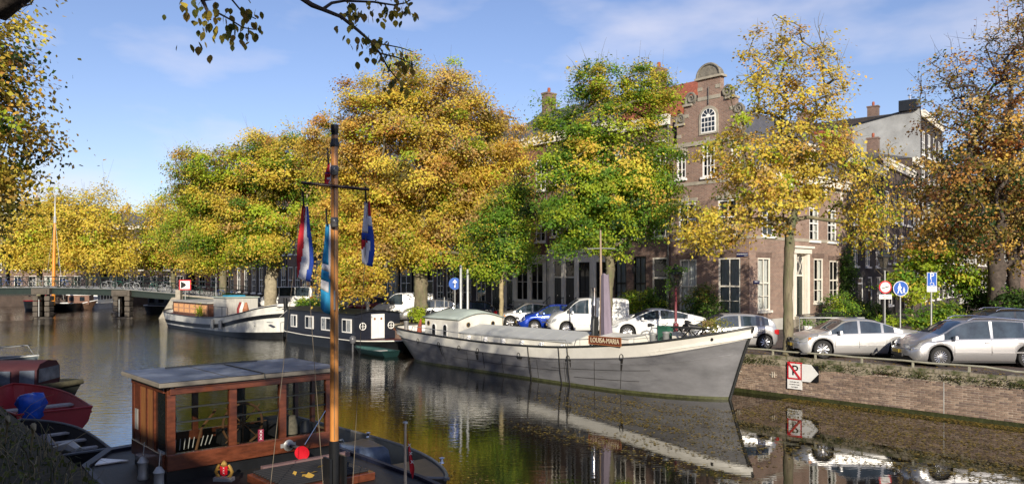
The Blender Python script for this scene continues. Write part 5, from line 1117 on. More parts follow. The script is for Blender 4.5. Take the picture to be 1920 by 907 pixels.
# ================================================================ BRIDGE
M_bgreen = mat('bridge_green_paint', (0.009,0.020,0.015), 0.45, var=0.25, vs=1.5, bump=0.1)
M_pier = mat('pier_stone', (0.10,0.085,0.068), 0.9, var=0.3, vs=1.2, bump=0.8, bs=6)
def bz(x):   # deck top height
    return interp([(-72,3.1),(-50,3.25),(-41,3.05),(-35,2.55),(-29,1.9),(-25.5,1.52)], x)
def bridge():
    t = thing('bridge','low green steel bridge on stone piers crossing the canal with bicycles along its rail','bridge',(0,80,0))
    y0, y1 = 0.0, 9.0
    d = MB(); xs = [-73,-66,-58,-50,-45,-41,-38,-35,-32,-29,-26.5,-24.5]
    rows = [[(x,y0,bz(x)-0.32),(x,y0,bz(x)),(x,y1,bz(x)),(x,y1,bz(x)-0.32)] for x in xs]; d.grid(rows, close=True); d.build('deck', M_grey, t)
    g = MB(); xs2 = [-73,-58,-49.5,-41,-35.0]
    for yy in (-0.06, 8.9):
        g.grid([[(x,yy,bz(x)-0.68),(x,yy,bz(x)-0.06),(x,yy+0.14,bz(x)-0.06),(x,yy+0.14,bz(x)-0.68)] for x in xs2], close=True)
        g.grid([[(x,yy-0.08,bz(x)-0.70),(x,yy-0.08,bz(x)-0.64),(x,yy,bz(x)-0.64),(x,yy,bz(x)-0.70)] for x in xs2], close=True)
        g.grid([[(x,yy-0.1,bz(x)-0.16),(x,yy-0.1,bz(x)-0.02),(x,yy,bz(x)-0.02),(x,yy,bz(x)-0.16)] for x in xs2], close=True)
    g.build('girder', M_bgreen, t)
    # the low stone parapet with green panel on the approach
    a = MB(); a.grid([[(x,-0.2,1.4),(x,-0.2,bz(x)-0.02),(x,0.2,bz(x)-0.02),(x,0.2,1.4)] for x in (-35.0,-32,-29,-26.5)], close=True); a.build('approach_wall', M_stone, t)
    a = MB(); a.grid([[(x,-0.26,bz(x)-0.62),(x,-0.26,bz(x)-0.16),(x,-0.201,bz(x)-0.16),(x,-0.201,bz(x)-0.62)] for x in (-34.6,-31.4)], close=True); a.build('green_panel', M_bgreen, t)
    a = MB(); a.grid([[(x,-0.26,bz(x)-0.5),(x,-0.26,bz(x)-0.14),(x,-0.201,bz(x)-0.14),(x,-0.201,bz(x)-0.5)] for x in (-31.1,-28.4)], close=True); a.build('green_panel', M_bgreen, t)
    for x in (-31.25,-28.2): p = MB(); p.bx(x-0.13,x+0.13,-0.34,-0.262,1.35,bz(x)+0.05); p.build('stone_post', M_stone, t)
    for x in (-57.6,-49.4,-41.0):
        p = MB(); sh = -0.56; p.grid([[(x-0.95+sh*yy,yy,-1.0),(x-0.95+sh*yy,yy,0.12),(x+0.95+sh*yy,yy,0.12),(x+0.95+sh*yy,yy,-1.0)] for yy in (-0.5,9.2)], close=True); p.q((x-0.95+0.28,-0.5,-1),(x+0.95+0.28,-0.5,-1),(x+0.95+0.28,-0.5,0.12),(x-0.95+0.28,-0.5,0.12)); pr = p.build('pier_foot', M_pier, t)
        for sx_ in (-0.62, 0.62):
            for k in range(4): q = MB(); z = 0.15+k*0.56; q.box((x+sx_, 0.0, z+0.26),(0.50+0.05*(k%2),0.9,0.5)); q.build('pier_block', M_pier, t, bevel=0.06)
        q = MB(); q.grid([[(x-0.30+sh*yy,yy,0.12),(x-0.30+sh*yy,yy,bz(x)-0.70),(x+0.30+sh*yy,yy,bz(x)-0.70),(x+0.30+sh*yy,yy,0.12)] for yy in (0.1,8.7)], close=True); q.build('pier_wall', M_pier, t)
        q = MB(); q.bx(x-0.95,x+0.95,-0.55,0.4,bz(x)-0.72,bz(x)-0.10); q.bx(x-0.7,x+0.7,-0.60,-0.551,bz(x)-0.6,bz(x)-0.25); q.build('pier_cap', M_pier, t)
        q = MB(); q.tube([(x-0.1,-0.6,0.2),(x-0.1,-0.6,2.0)],0.05,8); q.build('mooring_pole', M_galv, t)
    # abutment with sloping wing wall
    ab = MB(); ab.prism([(-37.6,-1),(-34.8,-1),(-34.8,2.2),(-35.6,2.2)], -0.6, 9, 'xz'); ab.build('abutment', M_stone, t)
    q = MB(); q.bx(-35.15,-34.65,-0.75,-0.2,0,3.0); q.build('corner_pilaster', M_stone, t)
    # railing
    rl = MB()
    for h, r_ in ((1.08,0.035),(0.62,0.02),(0.15,0.02)): rl.tube([(x,0.25,bz(x)+h) for x in xs],r_,6)
    rl.build('railing_bars', M_bgreen, t)
    k = 0
    for i in range(31):
        x = -72+i*1.5; p = MB(); p.bx(x-0.035,x+0.035,0.22,0.29,bz(x),bz(x)+1.12); p.build('railing_post', M_bgreen, t)
    r2 = MB(); 
    for h, r_ in ((1.08,0.035),(0.62,0.02)): r2.tube([(x,8.7,bz(x)+h) for x in xs],r_,6)
    r2.build('far_railing_bars', M_bgreen, t)
    return t
bridge()
for i in range(34):
    x = -68.6+i*1.22+rnd.uniform(-.25,.25); k = rnd.choice((0,0,0,1,1,2,3,4))
    k = k; bicycle((x, 80.62+rnd.uniform(-0.05,0.1), bz(x)), R(rnd.choice((0,180))+rnd.uniform(-9,9)), k, ordn(i+1)+' bicycle from the left on the bridge railing, with a '+colr_names[k]+' frame', 'bicycles along the bridge railing')
for i in range(9):
    x = -26.8+i*0.85+rnd.uniform(-.1,.1); bicycle((x, 81.6+rnd.uniform(-0.3,0.3), bz(x)), R(60+rnd.uniform(-20,20)), i%3, ordn(i+1)+' bicycle from the left in the rack at the right bridge foot', 'bicycles racked at the bridge foot')
for i, (u, n_) in enumerate(((-38.4,34.0),(-37.6,34.1),(-36.6,33.9),(-35.8,34.1),(-41.4,34.0),(-42.3,34.1))):
    bicycle(UN(u,n_,STREET), RU+R(70+rnd.uniform(-15,15)), 0 if i%2 else 1, ['silver grey','black'][i%2]+' bicycle '+['third from the left','fourth from the left','fifth from the left','rightmost','second from the left','leftmost'][i]+' before the houses behind the slim green tree', 'bicycles parked before the houses')
# ================================================================ SIGNS AND LAMPS
def sign_post(name, label, pos, h, r=0.03, cat='sign', rz=0.0):
    t = thing(name, label, cat, pos, rz); p = MB(); p.tube([(0,0,0),(0,0,h)], r, 10); p.build('pole', M_galv, t, smooth=60); return t
def disc(t, name, c, r, m, y, th=0.012, parent=None): d = MB(); d.lathe([(0,-th),(r,-th),(r,0),(0,0)], (c[0], y, c[1]), 28, 'y'); return d.build(name, m, parent or t)
# directional red white black sign on the bridge foot
t = thing('direction_board','red framed white board with a black arrow head by the bridge','sign', tuple(PX(347,78.5,bz(-33.8)-0.05)))
m = MB(); m.tube([(0,0.05,-0.6),(0,0.05,1.5)],0.04,8); m.build('pole', M_galv, t); m = MB(); m.bx(-0.62,0.62,-0.02,0.02,0.62,1.62+0.05); bd = m.build('frame', M_redS, t)
m = MB(); m.bx(-0.5,0.5,-0.035,-0.0201,0.73,1.55); m.build('panel', M_whiteS, bd); m = MB(); m.prism([(-0.42,0.78),(0.0,0.98),(0.12,1.14),(0.0,1.30),(-0.42,1.50)],-0.045,-0.0351); m.build('arrow', M_blackS, bd)
t = sign_post('one_way_sign','small square blue sign with a white up arrow beyond the bridge foot', tuple(PX(405,80,1.6)), 4.3, 0.04)
m = MB(); m.bx(-0.34,0.34,-0.07,-0.045,3.65,4.33); b_ = m.build('plate', M_blueS, t); m = MB(); m.prism([(-0.05,3.75),(0.05,3.75),(0.05,4.0),(0.17,4.0),(0,4.25),(-0.17,4.0),(-0.05,4.0)],-0.08,-0.0701); m.build('arrow', M_whiteS, b_)
t = sign_post('direction_sign','round dark blue sign with a white arrow left of the white street posts', tuple(PX(853,41.5,STREET)), 2.8, 0.03)
disc(t,'plate',(0,2.55),0.33,M_blueS,-0.035); m = MB(); m.prism([(-0.03,2.33),(0.03,2.33),(0.03,2.6),(0.13,2.6),(0,2.78),(-0.13,2.6),(-0.03,2.6)],-0.06,-0.0481); m.build('arrow', M_whiteS, t)
for px_, h_, lab in ((864,3.5,'left of two pale street posts behind the ship cabin roof'),(877,3.3,'right of two pale street posts rising from the yellow-green plant')):
    t = thing('street_post', lab, 'post', tuple(PX(px_,40.5,STREET))); m = MB(); m.lathe([(0.11,0),(0.11,0.5),(0.075,0.6),(0.07,h_),(0,h_+0.06)],(0,0,0),12); m.build('post', M_galv, t, smooth=50)
# round prohibition sign with under-plate
t = sign_post('no_entry_sign','round red ringed sign with a black bar shape over a small white plate', tuple(PX(1659,31.5,STREET)), 3.2, 0.03)
disc(t,'ring',(0,2.35+0.16),0.265,M_redS,-0.035); disc(t,'face',(0,2.51),0.205,M_whiteS,-0.0481,0.006); m = MB(); m.prism([(-0.16,2.46),(-0.05,2.47),(0.16,2.53),(0.15,2.56),(0.03,2.54),(-0.02,2.51),(-0.16,2.49)],-0.064,-0.0545); m.build('symbol', M_blackS, t)
m = MB(); m.bx(-0.26,0.26,-0.05,-0.035,2.02,2.21); o = m.build('under_plate', M_whiteS, t); text_mesh('uitgezonderd',0.07,M_redS,'lettering',o,(0,-0.053,2.155),depth=0.002,sx=.9); text_mesh('fietsers',0.07,M_blackS,'lettering',o,(0,-0.053,2.075),depth=0.002)
# pedestrian sign
t = sign_post('pedestrian_sign','round blue sign with white adult and child walking', tuple(PX(1688,33.5,STREET)), 2.2, 0.03)
disc(t,'rim',(0,2.42),0.335,M_whiteS,-0.035); disc(t,'plate',(0,2.42),0.31,M_blueS,-0.0471,0.006)
def figure(cx, z0, s): 
    m = MB(); y0, y1 = -0.0625, -0.0535
    for pts in ([(-.05,.55),(.05,.55),(.07,.32),(.16,.0),(.10,.0),(.0,.26),(-.09,.0),(-.15,.0),(-.06,.32)], [(-.05,.54),(-.13,.30),(-.10,.29),(-.02,.48)], [(.05,.54),(.14,.36),(.11,.33),(.03,.46)]):
        m.prism([(cx+a*s, z0+b_*s) for a,b_ in pts], y0, y1); y0 -= 0.0003
    m.lathe([(0,y0),(0.05*s,y0),(0.05*s,y1),(0,y1)],(cx,0,z0+0.62*s),12,'y'); return m
figure(-0.06,2.20,0.68).build('adult_figure', M_whiteS, t); figure(0.13,2.20,0.42).build('child_figure', M_whiteS, t)
# disabled parking sign
t = sign_post('parking_sign','tall blue parking sign with a white P and wheelchair symbol on a grey pole', tuple(PX(1746,31.0,STREET)), 3.05, 0.033)
m = MB(); m.bx(-0.20,0.20,-0.05,-0.035,2.55,3.12); pl_ = m.build('plate', M_blueS, t); m = MB()
for a in ((-0.20,-0.185,2.55,3.12),(0.185,0.20,2.55,3.12),(-0.185,0.185,2.55,2.565),(-0.185,0.185,3.105,3.12)): m.bx(a[0],a[1],-0.054,-0.0501,a[2],a[3])
m.build('border', M_whiteS, pl_); text_mesh('P',0.36,M_whiteS,'lettering',pl_,(0.0,-0.053,2.96),depth=0.003)
m = MB(); m.tube([(0.075*math.cos(R(a))-0.0,-0.055,2.65+0.065*math.sin(R(a))) for a in range(120,420,25)],0.009,5); m.tube([(-0.03,-0.055,2.79),(-0.03,-0.055,2.70),(0.05,-0.055,2.70),(0.08,-0.055,2.60),(0.11,-0.055,2.60)],0.012,5); m.lathe([(0,-0.06),(0.02,-0.06),(0.02,-0.05),(0,-0.05)],(-0.03,0,2.82),10,'y'); m.build('wheelchair_symbol', M_whiteS, pl_)
m = MB(); m.bx(-0.20,0.20,-0.05,-0.035,2.33,2.54); o = m.build('under_plate', M_whiteS, t); text_mesh('22-ZRG-8',0.06,M_blackS,'lettering',o,(0,-0.053,2.48),depth=0.002); text_mesh('alleen kenteken',0.045,M_blackS,'lettering',o,(0,-0.053,2.40),depth=0.002)
# no mooring sign on the quay wall
def no_park():
    t = thing('no_mooring_sign','red framed sign with a struck-through P and white arrow on the quay wall','sign', UN(-13.96,NQ-0.07,0), RU)
    w = 0.56; m = MB(); m.bx(0,w,-0.03,0.0,0.72,1.35); fr = m.build('frame', M_redS, t)
    fa = MB(); fa.bx(0.055,w-0.055,-0.038,-0.0301,0.775,1.295); fa.build('face', M_whiteS, fr)
    text_mesh('P',0.52,M_blackS,'lettering',fr,(w/2+0.02,-0.044,1.035),depth=0.003)
    s = MB(); s.prism([(0.04,1.27),(0.09,1.32),(w-0.04,0.80),(w-0.09,0.75)],-0.058,-0.050); s.build('slash', M_redS, fr)
    m = MB(); m.bx(w+0.25,w+0.62,-0.025,-0.005,0.70,1.28); m.build('black_backing', M_blackS, t)
    m = MB(); m.prism([(w+0.005,0.68),(w+0.32,0.68),(w+0.62,0.99),(w+0.34,1.31),(w+0.005,1.31)],-0.045,-0.0255); m.build('arrow_board', M_whiteS, t)
    m = MB(); m.bx(0,w,-0.03,0.0,0.37,0.715); lo = m.build('lower_plate', M_whiteS, t)
    for k, s_ in enumerate(('verboden aan','te meren voor','vaartuigen')): text_mesh(s_,0.065,M_blackS,'lettering',lo,(w/2,-0.034,0.63-k*0.09),depth=0.002)
no_park()
def street_lamp(label, pos, h, post, vines=False):
    t = thing('street_lamp', label, 'street lamp', pos); p = MB(); p.lathe([(0.16,0),(0.16,0.12),(0.10,0.2),(0.09,0.75),(0.12,0.8),(0.12,0.88),(0.06,0.95),(0.045,h-0.25),(0.07,h-0.2),(0.035,h-0.1),(0.035,h)],(0,0,0),12); p.build('post', post, t, smooth=40)
    a = MB(); 
    for s_ in (1,-1): a.tube([(0,0,h-0.12),(s_*0.16,0,h-0.1),(s_*0.24,0,h+0.1)],0.014,6)
    a.build('scroll_bracket', M_iron, t, smooth=60)
    l = MB(); z = h
    for k in range(6):
        a0, a1 = 2*PI*k/6, 2*PI*(k+1)/6; l.q((0.14*math.cos(a0),0.14*math.sin(a0),z),(0.14*math.cos(a1),0.14*math.sin(a1),z),(0.27*math.cos(a1),0.27*math.sin(a1),z+0.5),(0.27*math.cos(a0),0.27*math.sin(a0),z+0.5))
    lan = l.build('lantern_glass', glassmat('lamp_pane',(0.85,0.8,0.7),0.55,0.1,(0.12,0.11,0.09)) if 'lamp_pane' not in MATS else MATS['lamp_pane'], t)
    f = MB()
    for k in range(6): a0 = 2*PI*k/6; f.tube([(0.14*math.cos(a0),0.14*math.sin(a0),z),(0.275*math.cos(a0),0.275*math.sin(a0),z+0.5)],0.014,5)
    f.lathe([(0.0,z-0.02),(0.155,z-0.02),(0.155,z+0.02),(0,z+0.02)],(0,0,0),6); f.build('lantern_frame', M_iron, t)
    r_ = MB(); r_.lathe([(0.33,z+0.5),(0.30,z+0.56),(0.16,z+0.66),(0.14,z+0.72),(0.17,z+0.74),(0.05,z+0.82),(0.04,z+0.88),(0.06,z+0.92),(0,z+0.97)],(0,0,0),12); r_.build('lantern_roof', M_iron, t, smooth=50)
    if vines:
        rg = np.random.default_rng(4); n = 260; pos_ = np.array([0,0,h+0.66])+rg.normal(size=(n,3))*[0.24,0.2,0.10]; pos2 = np.array([-0.28,0,h+0.1])+rg.normal(size=(110,3))*[0.12,0.1,0.22]; pos_ = np.vstack([pos_,pos2])
        inst('vine_leaves', leaf_mesh('vine_leaves', pos_, rg.normal(size=pos_.shape)+[0,-.5,.8], 0.10, np.array(PAL['green'])[None]*rg.uniform(0.7,1.4,(len(pos_),1)), 7), t)
    return t
street_lamp('old lantern on a dark red post with green vine growing over its roof', PX(1267,33.0,STREET), 2.55, mat('wine_red_iron',(0.16,0.025,0.035),0.45,var=0.15), True)
street_lamp('dark old lantern standing behind the round red ringed sign', PX(1657,35.5,STREET), 3.35, M_iron)
def wall_lantern(label, pos):
    t = thing('wall_lantern', label, 'lantern', pos, RU); m = MB(); m.tube([(0,0,0),(0,-0.35,0.05),(0,-0.35,0.0)],0.02,6); m.build('bracket', M_iron, t); m = MB(); m.lathe([(0.06,-0.4),(0.13,-0.1),(0.15,-0.08),(0.02,0.05),(0,0.08)],(0,-0.35,0),6); m.build('lantern', M_iron, t)
wall_lantern('small dark wall lantern between the tall windows of the brown brick house', UN(-28.9,HN-0.01,STREET+3.5))
# low iron fences with gardens before the corner house, small things by the side garden
def railing(label, a, b_, h=0.95, gap=0.14, m=None):
    a, b_ = Vector(a), Vector(b_); L = (b_-a).length; t = thing('iron_railing', label, 'railing', tuple(a), math.atan2(b_.y-a.y, b_.x-a.x)); m = m or M_iron
    r = MB(); r.tube([(0,0,h),(L,0,h)],0.02,6); r.tube([(0,0,0.15),(L,0,0.15)],0.015,6); r.build('rail', m, t)
    n = int(L/gap); bar = MB(); bar.tube([(0,0,0),(0,0,h+0.04)],0.011,4); me = bar.mesh('bar', m)
    for i in range(n+1): inst('bar', me, t, (i*L/n,0,0))
railing('black iron railing before the canal front of the corner house', UN(-26.4,34.6,STREET+0.12), UN(-21.0,34.6,STREET+0.12))
railing('black iron railing before the door of the brown brick house', UN(-29.6,34.6,STREET+0.12), UN(-26.7,34.6,STREET+0.12))
railing('black iron railing round the side garden of the corner house', UN(-19.3,37.0,STREET), UN(-19.3,47.5,STREET))
t = thing('pipe_barrier','grey pipe barrier between the yellow tree and the silver sedan','barrier', tuple(PX(1499,34,STREET)), 0.0); m = MB(); m.tube([(0,0,0),(0,0,1.1),(2.9,0,1.1),(2.9,0,0)],0.035,8); m.build('pipe', M_galv, t, smooth=60)
t = thing('garden_table','small round white metal table in the side garden','table', tuple(PX(1578,36.5,STREET))); m = MB(); m.lathe([(0,0.72),(0.45,0.72),(0.45,0.75),(0,0.75)],(0,0,0),18); m.build('table_top', M_galv, t)
m = MB(); m.tube([(0,0,0.02),(0,0,0.72)],0.03,8); m.build('leg', M_galv, t)
for i,(px_,c_) in enumerate(((1514,'white'),(1536,'pale'),(1559,'reddish'))):
    t = thing('flower_pot', c_+' pot with a small plant standing in the side garden','flower pot', tuple(PX(px_,36.8,STREET))); m = MB(); m.lathe([(0,0),(0.16,0),(0.22,0.55),(0.19,0.55),(0.17,0.45),(0,0.45)],(0,0,0),14); m.build('pot', [M_white,M_cream,M_tile][i], t, smooth=50)
    rg = np.random.default_rng(i); inst('foliage', leaf_mesh('foliage', np.array([0,0,0.65])+rg.normal(size=(90,3))*[0.15,0.15,0.12], rg.normal(size=(90,3))+[0,-.5,1], 0.10, np.array(PAL['green'])[None]*rg.uniform(0.6,1.3,(90,1)), i), t)
# ================================================================ BOATS
M_hullgrey = mat('grey_hull_paint', (0.17,0.17,0.178), 0.42, var=0.28, vs=1.1, bump=0.5, bs=1.6, c2=(0.11,0.11,0.12), c2s=0.5, c2t=(0.5,0.62), stretch=(0.5,1,2))
M_strake = mat('white_strake_paint', (0.72,0.70,0.63), 0.45, var=0.10, vs=1.2, c2=(0.55,0.52,0.44), c2s=2.0, c2t=(0.62,0.75))
M_deck = mat('grey_deck', (0.30,0.31,0.31), 0.6, var=0.15, vs=1.5)
M_wline = mat('waterline_slime', (0.06,0.065,0.025), 0.5, var=0.5, vs=6)
M_rust = mat('dark_rust_stain', (0.02,0.018,0.016), 0.6, var=0.4, vs=5)
M_roofg = mat('pale_green_roof', (0.38,0.44,0.40), 0.5, var=0.12, vs=1.5)
M_hatch = mat('pale_grey_hatch', (0.47,0.48,0.47), 0.5, var=0.10, vs=0.9)
def plan(x, L, aft, fore, pa, pf):
    """relative half beam at station x of a hull: bluff ends"""
    if x < aft: d = 1-x/aft; return max(0.0, 1-d**pa)**0.5
    if x > L-fore: d = (x-(L-fore))/fore; return max(0.0, 1-d**pf)**0.72
    return 1.0
class Hull:
    def __init__(s, L, B, sheer, aft=3, fore=5, rake_a=2.0, rake_f=0.8, wlB=0.86, pa=2.6, pf=2.2, n=64, keel=-0.5):
        s.L, s.B, s.sheer, s.aft, s.fore, s.ra, s.rf, s.wl, s.pa, s.pf, s.n, s.keel = L, B, sheer, aft, fore, rake_a, rake_f, wlB, pa, pf, n, keel
    def z(s, x): return interp(s.sheer, x)
    def pt(s, f, zz, sgn, inset=0.0, absz=True):
        """f: 0..1 along the hull; zz: height above water"""
        xd = f*s.L; zt = s.z(xd); v = max(0,min(1,(zz)/zt)) if zt > 0 else 1
        x = s.ra*(1-f)*(1-v)**1.3 * (1 if f < 0.5 else 0) * (max(0,1-f/0.5)) if f < 0.5 else 0
        a = s.ra*(1-v)**1.2*max(0,1-f/0.35) ; b = s.rf*(1-v)**0.9*max(0,1-(1-f)/0.35)
        x = xd + a - b
        p = plan(xd, s.L, s.aft, s.fore, s.pa, s.pf); k = s.wl + (1-s.wl)*v**0.8
        fine = 1 - (1-v)*0.22*max(0,1-(1-f)/0.3)
        return (x, sgn*max(0.0,(s.B/2*p*k*fine - inset)), zz)
    def band(s, za, zb, sgns=(1,-1), off=0.0, steps=4, f0=0.0, f1=1.0, mb=None):
        """za/zb: functions of x giving heights"""
        m = mb or MB(); n = s.n
        for sgn in sgns:
            rows = []
            for i in range(n+1):
                f = f0+(f1-f0)*i/n; x = f*s.L; r = []
                for j in range(steps+1):
                    z = za(x)+(zb(x)-za(x))*j/steps; q = s.pt(f, z, sgn); 
                    if off: q = (q[0] + (off if f > 0.97 else (-off if f < 0.03 else 0)), q[1]+sgn*off, q[2])
                    r.append(q)
                rows.append(r)
            m.grid(rows)
        return m
    def rail(s, h, r, off=0.0, f0=0.0, f1=1.0, mb=None, n=None):
        m = mb or MB(); n = n or s.n
        for sgn in (1,-1):
            m.tube([Vector(s.pt(f0+(f1-f0)*i/n, s.z((f0+(f1-f0)*i/n)*s.L), sgn)) + Vector((0,sgn*off,h)) for i in range(n+1)], r, 6)
        return m
    def deck(s, drop, inset=0.06):
        m = MB(); rows = []
        for i in range(s.n+1):
            f = i/s.n; z = s.z(f*s.L)-drop; a = s.pt(f, s.z(f*s.L), 1); rows.append([(a[0], a[1]-inset if a[1] > inset else 0, z),(a[0],0,z+0.02),(a[0],-(a[1]-inset) if a[1] > inset else 0,z)])
        m.grid(rows); return m
    def bottom(s):
        m = MB(); rows = []
        for i in range(s.n+1):
            f = i/s.n; a = s.pt(f, s.keel, 1); rows.append([a,(a[0],-a[1],a[2])])
        m.grid(rows); return m
def boat(name, label, u, n, H, rz=0.0, cat='boat', pos=None):
    return thing(name, label, cat, UN(u,n,0) if pos is None else pos, RU+rz)
# ---------------------------------------------------------------- the long grey ship
def ship():
    sheer = [(0,1.70),(3.2,1.58),(6.9,1.45),(10,1.40),(13.2,1.47),(15,1.60),(17,1.80),(18.3,1.95),(19.5,2.15),(20.9,2.42),(21.8,2.64)]
    sheer = smooth_pts(sheer, 3)
    L = 21.8; h = Hull(L, 3.8, sheer, aft=4.2, fore=5.4, rake_a=1.9, rake_f=0.95, wlB=0.88, pa=2.4, pf=2.3, n=90)
    t = boat('moored_ship','long grey sailing barge with a white top strake and a name board on its rail', -36.1, 24.3, h, R(0.0), 'ship')
    band = lambda x: h.z(x) - interp([(0,0.42),(8,0.44),(15,0.46),(19,0.50),(21.8,0.40)], x)
    k = h.band(lambda x: -0.5, lambda x: 0.10, steps=2); k.build('waterline_band', M_wline, t, smooth=50)
    k = h.band(lambda x: 0.10, band, steps=6); o = k.build('hull', M_hullgrey, t, smooth=50)
    k = h.band(band, lambda x: h.z(x), off=0.02, steps=3); k.build('white_strake', M_strake, t, smooth=50)
    k = h.rail(0.01, 0.05, 0.0); k.build('gunwale', M_iron, t, smooth=60)
    k = MB(); 
    for sgn in (1,-1): k.tube([Vector(h.pt(i/90, band(i/90*L)-0.02, sgn))+Vector((0,sgn*0.015,0)) for i in range(91)], 0.022, 5)
    for sgn in (1,-1): k.tube([Vector(h.pt(i/90, band(i/90*L)-0.16-0.35*max(0,(i/90-.72)/.28), sgn))+Vector((0,sgn*0.004,0)) for i in range(0,90)], 0.012, 4)
    k.build('rubbing_strake', M_hullgrey, t, smooth=60)
    # stem post
    k = MB(); k.tube([Vector((h.pt(1,z,1)[0]+0.02,0,z)) for z in (-0.3,0.0,0.5,1.0,1.6,2.2,2.68)],[0.06]*7,8); k.build('stem_post', M_iron, t, smooth=60)
    # plating seams and weld marks
    k = MB()
    for f0, f1, zf in ((0.30,0.64,0.52),(0.62,0.86,0.62),(0.68,0.84,0.33)):
        k.tube([Vector(h.pt(f0+(f1-f0)*i/20, zf*band((f0+(f1-f0)*i/20)*L), -1))+Vector((0,-0.002,0)) for i in range(21)], 0.011, 4)
    for f in (0.36,0.475,0.58,0.655,0.735,0.80): k.tube([Vector(h.pt(f, z, -1))+Vector((0,-0.002,0)) for z in (0.12,0.4,0.8,band(f*L)*0.9)], 0.011, 4)
    k.build('plate_seams', M_rust, t)
    d = h.deck(0.34); d.build('deck', M_deck, t); b_ = h.bottom(); b_.build('bottom', M_hullgrey, t)
    iw = MB()
    for sgn in (1,-1):
        iw.grid([[Vector(h.pt(i/90, h.z(i/90*L)-0.0, sgn))+Vector((0,-sgn*0.05 if abs(h.pt(i/90,1,1)[1])>0.06 else 0,0)), Vector(h.pt(i/90, h.z(i/90*L), sgn))+Vector((0,-sgn*0.06 if abs(h.pt(i/90,1,1)[1])>0.06 else 0,-0.34))] for i in range(91)])
    iw.build('bulwark_inside', M_strake, t)
    # dark drain stains and hanging fender ropes on the canal side
    for f, w_, z1 in ((0.255,0.14,0.55),(0.262,0.05,0.15),(0.395,0.25,0.55),(0.415,0.07,0.2),(0.53,0.46,0.80),(0.56,0.05,0.12),(0.660,0.06,0.12),(0.672,0.10,0.75),(0.80,0.14,0.85)):
        s_ = MB(); zt = band(f*L)-0.02; rows = []
        for j in range(6):
            q = zt+(z1-zt)*j/5; ww = w_*(1-0.5*j/5); e = ww/2/L; rows.append([Vector(h.pt(f-e,q,-1))+Vector((0,-0.006,0)), Vector(h.pt(f+e,q,-1))+Vector((0,-0.006,0))])
        s_.grid(rows); s_.build('drain_stain', M_rust, t, fix=False)
    for f in (0.17,0.255,0.335,0.40,0.53,0.668,0.80):
        r_ = MB(); c = Vector(h.pt(f, band(f*L)+0.02, -1)); r_.tube([c+Vector((0.09*math.cos(a),-0.04,0.11*math.sin(a))) for a in [2*PI*i/12 for i in range(13)]], 0.015, 5, cap=False); r_.build('mooring_ring', M_iron, t)
    for f in (0.645,0.668,0.56):
        r_ = MB(); r_.tube([Vector(h.pt(f,h.z(f*L)+0.02,-1))+Vector((0,-0.05,0)), Vector(h.pt(f,0.5,-1))+Vector((0,-0.06,0)), Vector(h.pt(f,0.0,-1))+Vector((0,-0.05,0))],0.022,5); r_.build('hanging_rope', M_rust, t)
    hw_ = MB(); c = Vector(h.pt(0.955,2.22,-1)); hw_.lathe([(0.0,-0.05),(0.055,-0.05),(0.06,-0.02)],(c.x,c.y-0.0,c.z),12,'y'); hw_.build('hawse_hole', M_rust, t)
    # aft cabin
    x0, x1, ya, yb, zb = 3.85, 6.62, -1.38, 1.5, 1.1
    c = MB(); c.bx(x0,x1,ya,yb,zb,2.32)
    pts = [(ya,2.32)] + [(ya+(yb-ya)*i/10, 2.32+0.30*math.sin(PI*i/10)) for i in range(1,10)] + [(yb,2.32)]
    c.prism(pts, x0, x1, 'yz'); c.build('cabin', M_strake, t)
    r_ = MB(); rows = []
    for x, e in ((x0-0.18,0.02),(x0+0.5,0.12),(x1-0.7,0.12),(x1+0.12,0.0)):
        rows.append([(x, ya-0.08+(yb-ya+0.16)*i/10, 2.33+(0.30+e)*math.sin(PI*i/10)+0.02) for i in range(11)])
    r_.grid(rows); rr = r_.build('cabin_roof', M_roofg, t, smooth=60); sl = rr.modifiers.new('thick','SOLIDIFY'); sl.thickness = 0.05
    # arched windows on the canal side
    def arch(cx, z0, hw, h_, y, th):
        pts = [(cx-hw,z0),(cx+hw,z0)]+[(cx+hw*math.cos(PI*k/8), z0+h_+hw*math.sin(PI*k/8)) for k in range(9)]; m = MB(); m.prism(pts, y-th, y); return m
    for cx in (x0+0.78, x0+1.72):
        o = arch(cx,1.45,0.17,0.45,ya-0.002,0.03).build('cabin_window', M_white, t); arch(cx+0.0,1.49,0.13,0.41,ya-0.033,0.006).build('pane', M_gdark, o)
    def port(p, ax, r_=0.13):
        m = MB(); q = MB(); pr = [(0,-0.02),(r_,-0.02),(r_+0.02,0.01)]; 
        m.tube([Vector(p)+ (Vector((0,math.cos(a)*r_,math.sin(a)*r_)) if ax == 'x' else Vector((math.cos(a)*r_,0,math.sin(a)*r_))) for a in [2*PI*i/16 for i in range(17)]],0.02,5,cap=False); o = m.build('porthole', M_brass, t)
        q.lathe([(0,0),(r_,0)], (p[0],p[1],p[2]), 16, ax); q.build('pane', M_gdark, o, fix=False)
    global M_brass; M_brass = mat('brass', (0.45,0.30,0.12), 0.35, metal=0.8, var=0.2)
    port((x0+0.3, ya-0.012, 2.05),'y',0.11); port((x1+0.012,-0.75,2.05),'x',0.11); port((x1+0.012,0.85,2.05),'x',0.11)
    sk = MB(); sk.bx(x0+1.1,x0+1.8,0.1,0.6,2.66,2.70); sk.build('roof_hatch', M_gdark, t)
    # hatch covers over the hold
    hx0, hx1, hb = 6.64, 14.3, 1.32
    co = MB(); co.bx(hx0,hx1,-hb,hb,1.05,1.70); co.prism([(-hb,1.70),(0,2.02),(hb,1.70)], hx0, hx1, 'yz'); co.build('hatch_coaming', M_strake, t)
